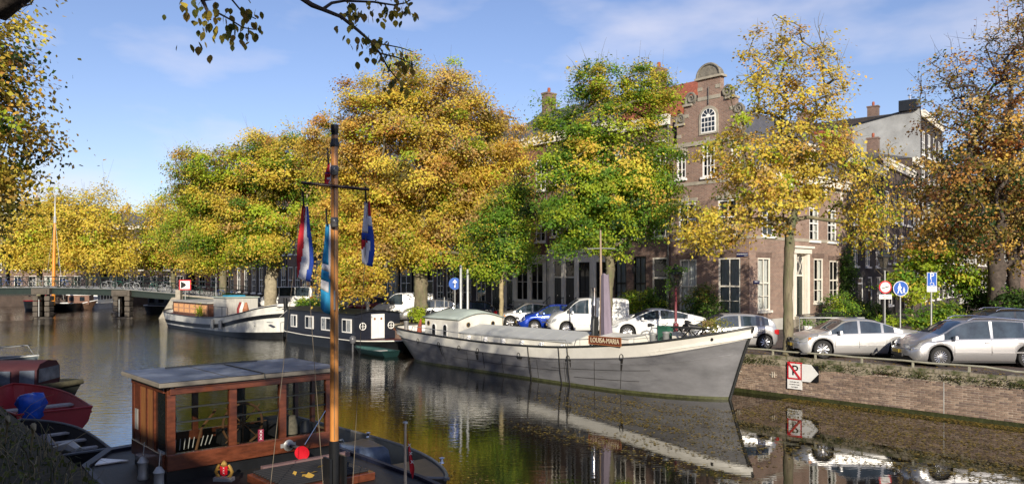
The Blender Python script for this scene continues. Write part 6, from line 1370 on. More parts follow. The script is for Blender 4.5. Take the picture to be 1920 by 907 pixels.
    for i in range(7):
        a, b2 = hx0+(hx1-hx0)*i/7, hx0+(hx1-hx0)*(i+1)/7-0.02
        for sgn in (1,-1):
            m = MB(); m.grid([[(a,sgn*(hb+0.06),1.70),(a,0.0,2.05)],[(b2,sgn*(hb+0.06),1.70),(b2,0.0,2.05)]]); o = m.build('hatch_board', M_hatch, t); s_ = o.modifiers.new('thick','SOLIDIFY'); s_.thickness = 0.045; s_.offset = 0
    fo = MB(); fo.bx(15.4,17.0,-1.0,1.0,1.3,2.0); fo.prism([(-1.06,2.0),(0,2.12),(1.06,2.0)],15.35,17.05,'yz'); fo.build('fore_hatch', M_strake, t)
    # oval side vents on the coaming and deck bollards
    for i in range(6):
        x = 7.6+i*1.25; m = MB(); m.lathe([(0.0,0.02),(0.09,0.0),(0.105,-0.04),(0.105,-0.35)],(x,-hb-0.16,1.62),12); m.build('deck_vent', M_white, t, smooth=50)
    for x, y in ((18.2,-1.05),(18.75,-0.95),(1.4,-0.9)):
        m = MB(); z = h.z(x)-0.34; m.lathe([(0.12,0),(0.12,0.62),(0.14,0.64),(0.14,0.70),(0,0.72)],(x,y,z),14); m.build('bollard', M_galv, t, smooth=50)
    # railing on the bulwark
    rl = MB()
    segs = ((3.4,14.4),(15.0,18.4))
    for a, c in segs:
        n = 16
        for sgn in (-1,1):
            pts = [Vector(h.pt((a+(c-a)*i/n)/L, h.z(a+(c-a)*i/n), sgn))+Vector((0,-sgn*0.03,0.30)) for i in range(n+1)]
            pts = [Vector(h.pt(a/L-0.006,h.z(a),sgn))+Vector((0,-sgn*0.03,0.02))] + pts + [Vector(h.pt(c/L+0.008,h.z(c),sgn))+Vector((0,-sgn*0.03,0.02))]; rl.tube(pts,0.018,6)
    rl.build('hand_rail', M_galv, t, smooth=60)
    for a, c in segs:
        x = a+0.2
        while x < c:
            for sgn in (-1,1): m = MB(); q = Vector(h.pt(x/L,h.z(x),sgn))+Vector((0,-sgn*0.03,0)); m.tube([q,q+Vector((0,0,0.30))],0.014,5); m.build('stanchion', M_galv, t)
            x += 1.35
    # name board
    nx = interp([(0,0),(1,1)],0)
    x_ = 16.6; q = Vector(h.pt(x_/L,h.z(x_),-1)); nb = MB(); nb.box((0,0,0),(1.62,0.04,0.30)); o = nb.build('name_board', mat('red_brown_board',(0.13,0.032,0.018),0.45,var=0.2,vs=5), t); o.location = (q.x, q.y-0.05, q.z+0.20); o.rotation_euler.z = 0.0
    fr = MB(); 
    for z_ in (-0.155,0.155): fr.box((0,-0.022,z_),(1.66,0.02,0.025))
    for sx_ in (-0.82,0.82): fr.box((sx_,-0.0225,0),(0.025,0.02,0.30))
    fr.build('frame', mat('varnish_frame',(0.40,0.16,0.06),0.4,var=0.2), o)
    text_mesh('LOUISA-MARIA', 0.275, mat('cream_lettering',(0.75,0.66,0.45),0.5,var=0.05), 'lettering', o, (0,-0.026,0.0), depth=0.004, sx=0.80)
    # stove pipe, mast with cross bar, folded lavender sail cover
    m = MB(); z0 = 1.4; m.lathe([(0.10,z0),(0.10,2.3),(0.105,2.32),(0.10,2.34),(0.10,3.2),(0.105,3.22),(0.10,3.24),(0.10,3.85),(0.115,3.86),(0.115,3.97),(0,3.99)],(14.5,-0.25,0),16); m.build('stove_pipe', M_chrome, t, smooth=40)
    m = MB(); m.tube([(14.8,-0.12,1.3),(14.8,-0.12,3.0),(14.78,-0.12,4.8),(14.76,-0.12,6.4)],[0.09,0.075,0.05,0.035],12); m.build('mast', mat('weathered_mast',(0.30,0.22,0.16),0.6,var=0.25), t, smooth=60)
    m = MB(); m.tube([(14.3,-0.4,5.62),(14.76,-0.12,5.64),(15.3,0.2,5.62)],0.02,6); m.build('spreader', M_galv, t)
    m = MB(); rows = []
    for k in range(15):
        z = 2.0+2.55*k/14; r0 = 0.25-0.09*k/14; cx = 15.1-0.10*k/14; rows.append([(cx+(r0*(1+0.13*math.sin(i*2.3+1)+0.05*math.sin(k*0.9+i)))*math.cos(2*PI*i/18), -0.1+(r0*0.8*(1+0.13*math.sin(i*2.3+1)))*math.sin(2*PI*i/18), z+0.04*math.sin(i)) for i in range(18)])
    m.grid(rows, close=True); n_ = len(m.v)//18; m.q(*rows[-1]); m.build('sail_cover', mat('lavender_canvas',(0.21,0.175,0.22),0.85,var=0.15,vs=2,bump=0.4,bs=5,stretch=(3,3,0.5)), t, smooth=60)
    m = MB(); m.box((14.65,-0.35,2.2),(0.22,0.2,1.1)); m.tube([(14.65,-0.47,1.6),(14.65,-0.47,2.6),(14.65,-0.40,2.75),(14.65,-0.3,2.6)],0.07,8); m.build('mast_winch', M_iron, t, smooth=40)
    m = MB(); m.lathe([(0.45,0),(0.45,0.05)],(4.5,-0.5,0),3); 
    # stern wheel and covered gear
    m = MB(); c = Vector((3.1,-0.1,2.35)); m.tube([c+Vector((0,0.45*math.cos(a),0.45*math.sin(a))) for a in [2*PI*i/18 for i in range(19)]],0.025,6,cap=False)
    for k in range(6): a = 2*PI*k/6; m.tube([c, c+Vector((0,0.55*math.cos(a),0.55*math.sin(a)))],0.015,5)
    m.tube([c,(3.1,-0.1,1.3)],0.05,8); m.build('steering_wheel', M_galv, t)
    m = MB(); m.tube([(2.4,0.9,1.3),(2.45,0.9,3.3)],0.03,6); m.tube([(2.2,-0.2,1.3),(2.3,-0.2,2.7)],0.02,6); m.build('stern_pole', M_galv, t)
    m = MB(); m.tube([(2.3,0.3,1.35),(2.5,0.1,2.0),(2.9,-0.3,2.35),(3.4,-0.9,1.7)],[0.1,0.34,0.34,0.1],10); m.build('covered_tiller', mat('black_tarpaulin',(0.02,0.02,0.022),0.4,var=0.3,bump=0.6,bs=6), t, smooth=60)
    m = MB(); m.tube([(2.9,-1.1,1.4),(2.95,-1.1,1.8),(3.0,-1.05,2.2)],[0.14,0.12,0.04],8); m.build('rust_red_cloth', mat('rust_cloth',(0.28,0.07,0.04),0.9,var=0.3), t, smooth=60)
    m = MB(); m.prism([(0.5,1.5),(2.6,1.32),(2.6,1.48),(0.6,1.62)],-1.2,-0.9); m.build('brown_locker', mat('brown_deck_wood',(0.20,0.08,0.04),0.6,var=0.3), t)
    return t, h
SHIP, SH = ship()
def on_ship(x, y, z): return UN(-36.1+x, 24.3+y, z)
# things standing on the ship's foredeck
t = thing('planter','wooden planter with a wispy yellow-green bush near the ship bow','planter', on_ship(20.2,0.1,2.02), RU)
m = MB(); m.bx(-0.5,0.5,-0.25,0.25,0,0.32); m.build('box', mat('planter_wood',(0.20,0.12,0.07),0.8,var=0.3,vs=6), t)
rg = np.random.default_rng(12); n = 900; ps = np.stack([rg.normal(size=n)*0.30, rg.normal(size=n)*0.16, 0.32+rg.uniform(0,0.62,n)*(1-0.25*rg.uniform(size=n))],1); inst('foliage', leaf_mesh('foliage', ps, rg.normal(size=(n,3))+[0,0,0.2], 0.055, np.array([0.30,0.30,0.05])[None]*rg.uniform(0.5,1.4,(n,1)), 13), t)
t = thing('green_bin','small dark green bin standing between bicycles on the ship foredeck','bin', on_ship(17.6,0.55,1.58), RU); m = MB(); m.box((0,0,0.42),(0.42,0.36,0.84),taper=1.1); m.build('body', mat('bin_green',(0.02,0.10,0.06),0.5,var=0.15), t); m = MB(); m.box((0,0,0.87),(0.50,0.44,0.06)); m.build('lid', MATS['bin_green'], t)
t = thing('crate_stack','pale box and brown crate on the foredeck beside the green bin','crate', on_ship(18.5,0.3,1.7), RU); m = MB(); m.box((0,0,0.3),(0.4,0.5,0.6)); m.build('box', M_cream, t); m = MB(); m.box((0.7,-0.2,0.16),(0.6,0.4,0.3)); m.build('crate', MATS['planter_wood'], t)
bicycle(on_ship(17.3,0.5,1.55), RU+R(8), 1, 'grey bicycle standing just right of the lavender sail cover on the ship', 'bicycles on the ship foredeck', 0.05)
bicycle(on_ship(18.1,0.9,1.60), RU+R(172), 0, 'black bicycle beside the green bin on the ship foredeck', 'bicycles on the ship foredeck', -0.05)
bicycle(on_ship(19.0,0.6,1.75), RU+R(4), 0, 'black bicycle with a wooden front crate nearest the ship bow', 'bicycles on the ship foredeck', 0.06, True)
t = thing('deck_table','dark folding trestle frame lying across the ship foredeck','trestle', on_ship(19.3,-0.3,1.95), RU); m = MB(); m.tube([(-0.5,0,0.0),(0.1,0,0.55)],0.025,6); m.tube([(0.1,0.05,0.0),(-0.5,0.05,0.55)],0.025,6); m.bx(-0.7,0.9,-0.15,0.25,0.55,0.60); m.build('frame', M_iron, t)
# ---------------------------------------------------------------- the white barge by the bridge
def white_barge():
    sheer = smooth_pts([(0,1.45),(4,1.22),(10,1.15),(15,1.30),(19,1.75),(20.5,2.15),(22,2.42)],3); L = 22
    h = Hull(L, 4.3, sheer, aft=3.4, fore=4.6, rake_a=1.2, rake_f=0.35, wlB=0.92, pa=2.4, pf=2.2, n=60)
    t = boat('moored_barge','white barge with a dark wavy strake and lit orange curtained cabin windows near the bridge', -72.6, 23.9, h, 0.0, 'barge')
    lo = lambda x: interp([(0,0.30),(8,0.22),(16,0.30),(24,0.55)],x)
    h.band(lambda x:-0.5, lo, steps=2).build('black_bottom', M_black, t, smooth=50)
    up = lambda x: interp(smooth_pts([(0,0.42),(10,0.34),(15,0.50),(18,0.95),(21,1.45),(24,1.75)],3), x)
    h.band(lo, lambda x: h.z(x), steps=5).build('hull', mat('white_hull',(0.66,0.66,0.62),0.45,var=0.12,vs=1.0,c2=(0.45,0.43,0.38),c2s=1.2,c2t=(0.6,0.75),stretch=(2,2,0.4)), t, smooth=50)
    h.band(up, lambda x: min(up(x)+0.28, h.z(x)-0.02), off=0.03, steps=1).build('dark_strake', M_black, t, smooth=50)
    h.rail(0.0,0.045).build('gunwale', M_black, t, smooth=60); h.deck(0.3).build('deck', mat('red_brown_deck',(0.15,0.04,0.03),0.6,var=0.2), t); h.bottom().build('bottom', M_black, t)
    c = MB(); c.bx(3.2,11.6,-1.55,1.4,0.9,2.25); c.build('cabin', mat('brown_cabin',(0.13,0.055,0.035),0.5,var=0.2), t); c = MB(); c.bx(3.05,11.75,-1.7,1.55,2.25,2.36); c.build('cabin_roof', M_grey, t)
    oc = mat('orange_curtain',(0.80,0.42,0.18),0.8,var=0.35,vs=7,stretch=(5,1,0.5))
    for k in range(6):
        x = 3.55+k*1.33; f = MB(); f.bx(x,x+1.12,-1.60,-1.551,1.35,2.12); o = f.build('window', mat('cream_brown_frame',(0.45,0.25,0.16),0.5,var=0.2), t); 
        for j in (0,1):
            for z0 in (1.41,1.78): p = MB(); p.bx(x+0.07+j*0.52,x+0.53+j*0.52,-1.61,-1.601,z0,z0+0.30); p.build('pane', oc, o)
    w = MB(); w.bx(12.0,14.6,-1.3,1.2,1.0,2.75); w.build('wheelhouse', mat('pale_boarding',(0.50,0.49,0.45),0.6,var=0.15,vs=3,stretch=(8,8,0.5)), t); w = MB(); w.bx(11.9,14.7,-1.4,1.3,2.75,2.84); w.build('wheelhouse_roof', M_roofg, t)
    m = MB(); 
    for x in (12.1,13.3,14.9,16.0): m.tube([(x,-1.75,1.1),(x,-1.75,2.1)],0.02,5)
    m.tube([(12.1,-1.75,2.1),(16.0,-1.75,2.1)],0.02,5); m.build('hand_rail', M_iron, t)
    for x, c_, lab in ((15.2,'red','') ,(15.7,'white',''),(16.3,'terra','')):
        m = MB(); m.tube([(x,-0.5,1.3),(x+0.05,-0.5,1.9),(x,-0.45,2.45)],[0.22,0.26,0.08],8); m.build('draped_cloth', {'red':mat('dark_red_cloth',(0.22,0.03,0.03),0.9,var=0.2),'white':M_cream,'terra':mat('terracotta',(0.40,0.16,0.08),0.8,var=0.2)}[c_], t, smooth=60)
    m = MB(); m.bx(13.1,14.1,-1.0,0.4,2.85,2.95); m.build('blue_tray', mat('cyan_plastic',(0.04,0.28,0.45),0.5,var=0.1), t)
    m = MB(); m.prism([(17.2,1.8),(22.0,2.3),(22.0,2.5),(17.2,2.0)],-0.5,0.7); m.build('white_gangplank', M_white, t)
    for x in (14.3,15.9): m = MB(); q = Vector(h.pt(x/L, 0.9, -1)); m.lathe([(0.0,-0.38),(0.13,-0.34),(0.13,0.34),(0.0,0.38)],(q.x,q.y-0.16,q.z-0.1),10); m.build('fender', M_galv, t, smooth=50)
    m = MB(); m.tube([(21.95,0,0.2),(22.1,0,1.4),(22.0,0,2.9)],[0.09,0.12,0.16],8); m.build('stem_post', M_black, t, smooth=60)
    m = MB(); m.bx(21.6,22.2,-1.2,-1.0,1.2,1.25); q = Vector(h.pt(0.92,1.0,-1)); m.tube([q+Vector((0.1*math.cos(a),-0.02,0.1*math.sin(a))) for a in [2*PI*i/12 for i in range(13)]],0.02,5,cap=False); m.build('anchor_port', M_galv, t)
    rg = np.random.default_rng(22); n = 260; ps = np.array([10.2,-1.78,1.55])+rg.normal(size=(n,3))*[0.28,0.12,0.28]; inst('potted_plant', leaf_mesh('potted_plant', ps, rg.normal(size=(n,3))+[0,-.5,.5], 0.12, np.array(PAL['lime'])[None]*rg.uniform(0.6,1.3,(n,1)), 5), t)
white_barge()
# ---------------------------------------------------------------- black houseboat
def houseboat():
    t = boat('houseboat','black tarred houseboat with white framed windows and white double doors in its end wall', -50.1, 24.9, None, 0.0, 'houseboat'); L = 13.2
    tar = mat('tarred_boards',(0.014,0.017,0.028),0.4,var=0.35,vs=2,bump=0.4,bs=5,stretch=(0.5,0.5,6))
    sheer = [(0,0.75),(4,0.62),(10,0.62),(13.2,0.72)]; h = Hull(L, 3.7, sheer, aft=1.5, fore=3.0, rake_a=0.3, rake_f=0.5, wlB=0.95, n=40)
    h.band(lambda x:-0.5, lambda x:h.z(x), steps=3).build('hull', M_black, t, smooth=50); h.rail(0.0,0.035).build('white_rubbing_strake', M_strake, t, smooth=60); h.deck(0.05).build('deck', mat('dark_red_deck',(0.10,0.025,0.025),0.5,var=0.2), t)
    x0, x1, ya, yb = 0.5, 10.0, -1.55, 1.65
    b_ = MB(); b_.bx(x0,x1,ya,yb,0.6,2.18); b_.prism([(ya,2.18)]+[(ya+(yb-ya)*i/8,2.18+0.16*math.sin(PI*i/8)) for i in range(1,8)]+[(yb,2.18)],x0,x1,'yz'); b_.build('cabin', tar, t)
    r_ = MB(); r_.grid([[(x,ya-0.1+(yb-ya+0.2)*i/8,2.19+0.18*math.sin(PI*i/8)) for i in range(9)] for x in (x0-0.12,x1+0.12)]); o = r_.build('roof', M_black, t); s_ = o.modifiers.new('t','SOLIDIFY'); s_.thickness = 0.05
    for k,(x,w) in enumerate(((1.6,0.85),(3.7,1.1),(5.9,1.25),(8.55,1.1))):
        f = MB(); f.bx(x,x+w,ya-0.05,ya-0.001,1.02,1.86); o = f.build('window', M_white, t)
        for j in range(2): p = MB(); pw = (w-0.24)/2; p.bx(x+0.08+j*(pw+0.08),x+0.08+j*(pw+0.08)+pw,ya-0.056,ya-0.0501,1.10,1.78); p.build('pane', M_gdark if (k+j)%2 else mat('curtained_pane',(0.30,0.32,0.33),0.1,var=0.3,vs=6), o)
    d = MB(); 
    for j in (0,1): y0 = -0.42+j*0.47; q = MB(); q.bx(x1+0.001,x1+0.05,y0,y0+0.45,0.66,2.14); o = q.build('door', M_white, t); p = MB(); p.lathe([(0,0.0),(0.07,0.0),(0.085,-0.01)],(x1+0.056,y0+0.225,1.85),12,'x'); p.build('door_porthole', mat('copper_ring',(0.25,0.12,0.06),0.4,var=0.2), o, fix=False)
    for y in (-1.02, 0.98):
        p = MB(); p.lathe([(0,0.0),(0.21,0.0)],(x1+0.03,y,1.42),18,'x'); o = p.build('porthole', M_gdark, t, fix=False); q = MB(); q.tube([(x1+0.035,y+0.21*math.cos(a),1.42+0.21*math.sin(a)) for a in [2*PI*i/18 for i in range(19)]],0.028,6,cap=False); q.tube([(x1+0.04,y,1.21),(x1+0.04,y,1.63)],0.02,5); q.tube([(x1+0.04,y-0.21,1.42),(x1+0.04,y+0.21,1.42)],0.02,5); q.build('frame', M_white, o)
    m = MB(); m.lathe([(0.10,2.2),(0.10,2.95),(0.13,2.97),(0.13,3.1),(0,3.13)],(8.4,0.3,0),12); m.build('chimney', M_chrome, t, smooth=40)
    m = MB(); m.tube([(-0.1,-1.7,0.6),(-0.1,-1.7,1.5),(1.2,-1.7,2.1)],0.02,5); m.build('boarding_rail', M_white, t)
houseboat()
def small_hull(t, L, B, z0, z1, zb, m_out, m_in, rake=0.5, transom=True, rim=None, th=0.04, n=22, wl=0.8):
    """open boat: x from stern (0) to bow (L)"""
    def w(x): f = x/L; return B/2*(0.88+0.12*math.sin(min(1,f/0.5)*PI/2))*(max(0.0,1-max(0,(f-0.45)/0.55)**2.3)**0.8)
    def zr(x): f = x/L; return z0+(z1-z0)*f**2
    out = MB(); rows = []
    for i in range(n+1):
        x = L*i/n; r = []
        for sgn in (1,-1):
            seq = (0,1,2) if sgn > 0 else (2,1,0)
            for j in seq:
                v = (1.0,0.45,0.0)[j]; yy = w(x)*(wl+(1-wl)*v) if v > 0 else w(x)*wl*0.6; xx = x - rake*(1-v)*(x/L)**2
                r.append((xx, sgn*yy, zr(x)*v + (1-v)*(-0.15 if v == 0 else 0)))
        rows.append(r)
    out.grid(rows)
    if transom: out.q(*rows[0])
    out.build('hull', m_out, t, smooth=50)
    inn = MB(); rows = []
    for i in range(n+1):
        x = max(0.03, L*i/n-0.04); r = []
        for sgn in (1,-1):
            seq = (0,1) if sgn > 0 else (1,0)
            for j in seq:
                v = (1.0,0.0)[j]; r.append((x - rake*(1-v)*0.5*(x/L)**2, sgn*max(0,w(x)-th)*(1 if v else 0.8), zr(x) if v else zb))
        rows.append(r)
    inn.grid(rows); inn.q(*rows[0]); inn.build('inside', m_in, t)
    rm = MB()
    for sgn in (1,-1): rm.tube([(L*i/n, sgn*(w(L*i/n)-th/2), zr(L*i/n)+0.005) for i in range(n+1)], 0.035, 6)
    if transom: rm.tube([(0,-w(0),zr(0)+0.005),(0,w(0),zr(0)+0.005)],0.035,6)
    rm.build('gunwale', rim or m_out, t, smooth=60)
    return w, zr
M_outb = mat('outboard_grey',(0.10,0.10,0.11),0.3,var=0.1)
def outboard(t, x, y, z, m=None, nm='outboard_motor'):
    o = MB(); o.tube([(x,y,z-0.5),(x,y,z+0.05)],0.06,8); o.tube([(x-0.02,y,z+0.05),(x,y,z+0.25),(x+0.02,y,z+0.42),(x+0.02,y,z+0.5)],[0.14,0.20,0.18,0.08],10); return o.build(nm, m or M_outb, t, smooth=50)
t = boat('dinghy','low teal green dinghy with a grey outboard moored behind the ship stern', -35.6, 23.0, None, R(180))
small_hull(t, 3.8, 1.3, 0.30, 0.36, 0.08, mat('teal_paint',(0.008,0.028,0.028),0.4,var=0.15), mat('teal_inside',(0.03,0.08,0.075),0.6,var=0.2)); outboard(t, 3.95, 0.1, 0.45); m = MB(); m.bx(1.2,1.5,-0.55,0.55,0.22,0.27); m.build('thwart', M_deck, t)
# ---------------------------------------------------------------- far boats beyond the bridge
def far_boat(label, x, y, rz, L, B, hm, cab=None, cm=None, stripes=None, hh=0.8):
    t = thing('distant_boat', label, 'boat', (x,y,0), rz); h = Hull(L,B,[(0,hh),(L*0.6,hh*0.9),(L,hh*1.4)],aft=1.5,fore=3,rake_a=0.4,rake_f=0.8,n=24)
    h.band(lambda q:-0.3, lambda q:h.z(q), steps=3).build('hull', hm, t, smooth=50); h.deck(0.1).build('deck', M_deck, t); h.rail(0,0.05).build('gunwale', stripes or M_white, t)
    if cab:
        a, c, z = cab; b_ = MB(); b_.bx(a,c,-B*0.36,B*0.36,hh*0.8,z); b_.build('cabin', cm, t); r_ = MB(); r_.bx(a-0.2,c+0.2,-B*0.4,B*0.4,z,z+0.1); r_.build('cabin_roof', M_white, t)
        n = int((c-a)/1.0)
        for i in range(n): w = MB(); w.bx(a+0.15+i*(c-a)/n, a+0.15+i*(c-a)/n+0.6, -B*0.36-0.03, -B*0.36-0.001, z-0.75, z-0.2); w.build('window', M_gdark, t)
    return t
far_boat('red and black sharp-bowed boat seen under the left end of the bridge', -60.8, 96, R(108), 8, 2.4, M_black, stripes=mat('red_boat_band',(0.4,0.02,0.03),0.4,var=0.1), hh=1.3)
far_boat('brown wooden cabin boat seen under the bridge between its piers', -59.2, 99.5, R(8), 4.6, 2.0, mat('brown_boat',(0.09,0.05,0.03),0.6,var=0.3), (1.2,3.8,1.9), mat('brown_cabin2',(0.16,0.08,0.05),0.5,var=0.3), hh=0.9)
far_boat('white glass-sided tour boat under the middle of the bridge', -56.4, 100, R(97), 10, 3.0, M_white, (1.5,9.5,2.0), M_white, hh=0.8)
far_boat('covered grey boat under the right span of the bridge', -44.6, 92, R(6), 5.0, 2.8, mat('grey_tarp',(0.12,0.125,0.13),0.6,var=0.3,bump=0.5,bs=3), (0.8,4.0,2.0), MATS['grey_tarp'], hh=0.9)
# tall sailing ship mast beyond the bridge
t = thing('sailing_boat','dark sailing boat beyond the bridge with a tall orange varnished mast','sailing boat', (-56.8,94,0), R(100)); h = Hull(9,3.2,[(0,1.0),(6,0.9),(12,1.4)],n=24); h.band(lambda q:-0.3, lambda q:h.z(q), steps=3).build('hull', M_black, t, smooth=50); h.deck(0.1).build('deck', M_deck, t)
om = mat('orange_varnish',(0.70,0.26,0.03),0.35,var=0.15,coat=0.3); m = MB(); m.tube([(0,0,0.8),(0.15,0,6),(0.45,0,11.5)],[0.22,0.19,0.12],10); mm_ = m.build('mast', om, t, smooth=60); m = MB(); m.tube([(0.45,0,11.4),(0.5,0,14.8)],[0.10,0.03],6); m.tube([(0.44,0,11.0),(0.46,0,11.8)],0.17,8); m.build('topmast', M_galv, t)
m = MB(); 
for x, z0 in ((-4,11.5),(1.6,11.5),(2.0,9.5),(2.3,8.5),(5,11.5)): m.tube([(0.45,0,z0),(x*0.35+0.3,x*0.4,1.2)],0.015,4)
m.build('rigging', M_galv, t)
m = MB(); m.grid([[(1.5,0.1,6.6),(1.5,0.1,6.0)],[(1.9,0.15,6.4),(1.8,0.1,5.8)],[(2.2,0.1,5.9),(2.1,0.2,5.3)]]); m.build('pennant', M_white, t)
# ================================================================ NEAR BOATS
# small boats on the left
M_redb = mat('red_boat_paint',(0.26,0.02,0.026),0.38,var=0.12,vs=2); M_navy = mat('navy_paint',(0.010,0.014,0.035),0.55,var=0.2)
def place(name, label, px, y, ux, cat='boat'):
    """stern at column px / distance y, heading ux (angle)"""
    p = PX(px,y,0); return thing(name, label, cat, (p.x,p.y,0), ux)
away = math.atan2(0.744,-0.668)
t = place('steel_boat','grey steel workboat with its bow pointing right behind the maroon cabin boat', -185, 31, R(-10)); 
w,z = small_hull(t, 6.4, 2.3, 1.0, 1.35, 0.55, mat('steel_blue_grey',(0.13,0.16,0.18),0.4,var=0.15), MATS['steel_blue_grey'], rim=M_galv)
m = MB(); m.bx(3.2,4.0,-0.5,0.3,0.6,1.45); m.build('engine_box', M_galv, t); m = MB(); m.tube([(3.6,-1.0,1.1),(3.6,-1.0,1.55),(6.0,-0.1,1.75),(6.2,0.0,1.35)],0.02,6); m.tube([(3.6,1.0,1.1),(3.6,1.0,1.55),(6.0,0.1,1.75)],0.02,6); m.build('bow_rail', M_galv, t, smooth=60)
m = MB(); m.tube([(0.9,-0.9,1.0),(0.9,-0.9,2.45),(2.3,-0.9,2.45),(2.5,-0.9,1.0)],0.04,6); m.build('frame_arch', M_galv, t)
t = place('cabin_boat','maroon canvas-topped cabin boat with cloudy plastic windows at the left edge', -142, 25.2, R(6))
w,z = small_hull(t, 5.0, 2.1, 0.75, 0.95, 0.4, mat('dark_green_hull',(0.012,0.014,0.010),0.7,var=0.3), M_dark)
mar = mat('maroon_canvas',(0.055,0.012,0.018),0.8,var=0.2,vs=2,bump=0.4,bs=5)
rows = [[(x, yy*wd, zz) for yy,zz in ((-1,0.8),(-0.97,1.38),(-0.7,1.58),(0,1.66),(0.7,1.58),(0.97,1.38),(1,0.8))] for x, wd in ((0.1,0.9),(1.0,0.98),(2.2,1.0),(3.4,0.94),(3.9,0.80))]
m = MB(); m.grid(rows); m.q(*rows[-1]); m.build('canopy', mar, t, smooth=50)
pm = mat('cloudy_plastic',(0.11,0.13,0.17),0.15,var=0.4,vs=3)
m = MB(); 
for x0,x1_ in ((0.5,1.4),(1.6,3.2)): w_ = MB(); w_.q((x0,-1.01,0.93),(x1_,-1.01,0.93),(x1_,-1.0,1.40),(x0,-0.985,1.40)); w_.build('window', pm, t, fix=False)
w_ = MB(); w_.q((3.93,-0.72,0.98),(3.93,0.72,0.98),(3.92,0.66,1.42),(3.92,-0.66,1.42)); w_.build('window', pm, t, fix=False)
w_ = MB(); w_.q((3.45,-0.955,0.95),(3.85,-0.83,0.95),(3.85,-0.81,1.40),(3.45,-0.935,1.40)); w_.build('window', pm, t, fix=False)
m = MB(); m.tube([(1.6,-1.12,0.80),(2.6,-1.15,0.86),(3.6,-1.0,0.80),(4.4,-0.6,0.86),(5.0,0,0.92)],[0.08,0.13,0.12,0.11,0.09],8); m.build('mossy_rope_fender', mat('mossy_rope',(0.05,0.045,0.025),0.95,var=0.5,vs=9,bump=0.8), t, smooth=50)
t = place('rowing_boat','bright red open boat with an outboard motor under a blue cover', 104, 21.2, away+R(4)); 
w,z = small_hull(t, 4.6, 2.15, 0.72, 1.02, 0.30, M_redb, mat('red_inside',(0.28,0.03,0.035),0.5,var=0.2,vs=2), rake=0.7, rim=M_redb)
m = MB(); m.bx(1.7,2.1,-0.95,0.95,0.55,0.60); m.build('thwart', mat('grey_wood',(0.30,0.30,0.30),0.8,var=0.3,vs=6), t); m = MB(); m.bx(0.05,0.5,-0.95,0.95,0.55,0.60); m.build('stern_bench', M_redb, t)
t2 = thing('outboard_motor','outboard motor wrapped in crumpled bright blue plastic on the red boat','outboard motor', t.matrix_basis @ Vector((0.15,0.55,0)), away)
m = MB(); rows = []
for k,(zz,rr) in enumerate(((0.50,0.17),(0.62,0.27),(0.78,0.26),(0.98,0.31),(1.12,0.30),(1.22,0.24),(1.25,0.10),(1.24,0.02))): rows.append([(rr*(1+0.14*math.sin(i*2.7+k*1.9))*math.cos(2*PI*i/14)*0.95, rr*(1+0.14*math.sin(i*2.7+k*1.9))*math.sin(2*PI*i/14)*1.15, zz+0.02*math.sin(i*3)) for i in range(14)])
m.grid(rows, close=True); m.build('blue_cover', mat('blue_plastic',(0.01,0.07,0.42),0.3,var=0.3,vs=6,bump=0.6,bs=7), t2, smooth=50); m = MB(); m.tube([(0,0,-0.2),(0,0,0.6)],0.07,8); m.build('shaft', M_outb, t2)
t = place('rowing_boat','black open boat full of clutter in front of the red boat', 132, 16.9, away+R(2))
w,z = small_hull(t, 4.9, 1.9, 0.52, 0.62, 0.12, M_black, M_dark, rim=mat('grey_gunwale',(0.12,0.13,0.14),0.5,var=0.2), rake=0.3)
rb = random.Random(8)
for x in (0.9,2.0,3.2): m = MB(); m.bx(x,x+0.22,-0.85,0.85,0.38,0.42); m.build('thwart', MATS['grey_wood'], t)
m = MB(); m.tube([(1.3,0.1,0.4),(1.7,0.15,0.62)],[0.17,0.15],10); m.build('bucket', M_outb, t)
m = MB(); m.tube([(0.5,-0.3,0.45),(0.8,-0.2,0.52),(1.1,0.1,0.45)],[0.1,0.16,0.08],7); m.build('plastic_bag', M_galv, t, smooth=50)
m = MB(); m.tube([(2.3,0.2,0.5),(2.7,0.4,0.55)],[0.2,0.14],8); m.build('blue_bundle', M_navy, t)
rgl = np.random.default_rng(77); n = 220; ps = np.stack([rgl.uniform(0.3,4.4,n), rgl.uniform(-0.7,0.7,n), np.full(n,0.15)+rgl.uniform(0,0.05,n)],1)
o = inst('fallen_leaves', leaf_mesh('fallen_leaves', ps, rgl.normal(size=(n,3))*0.3+[0,0,1], 0.09, np.array(PAL['tan'])[None]*rgl.uniform(0.4,1.3,(n,1)), 2), t); o['kind'] = 'stuff'
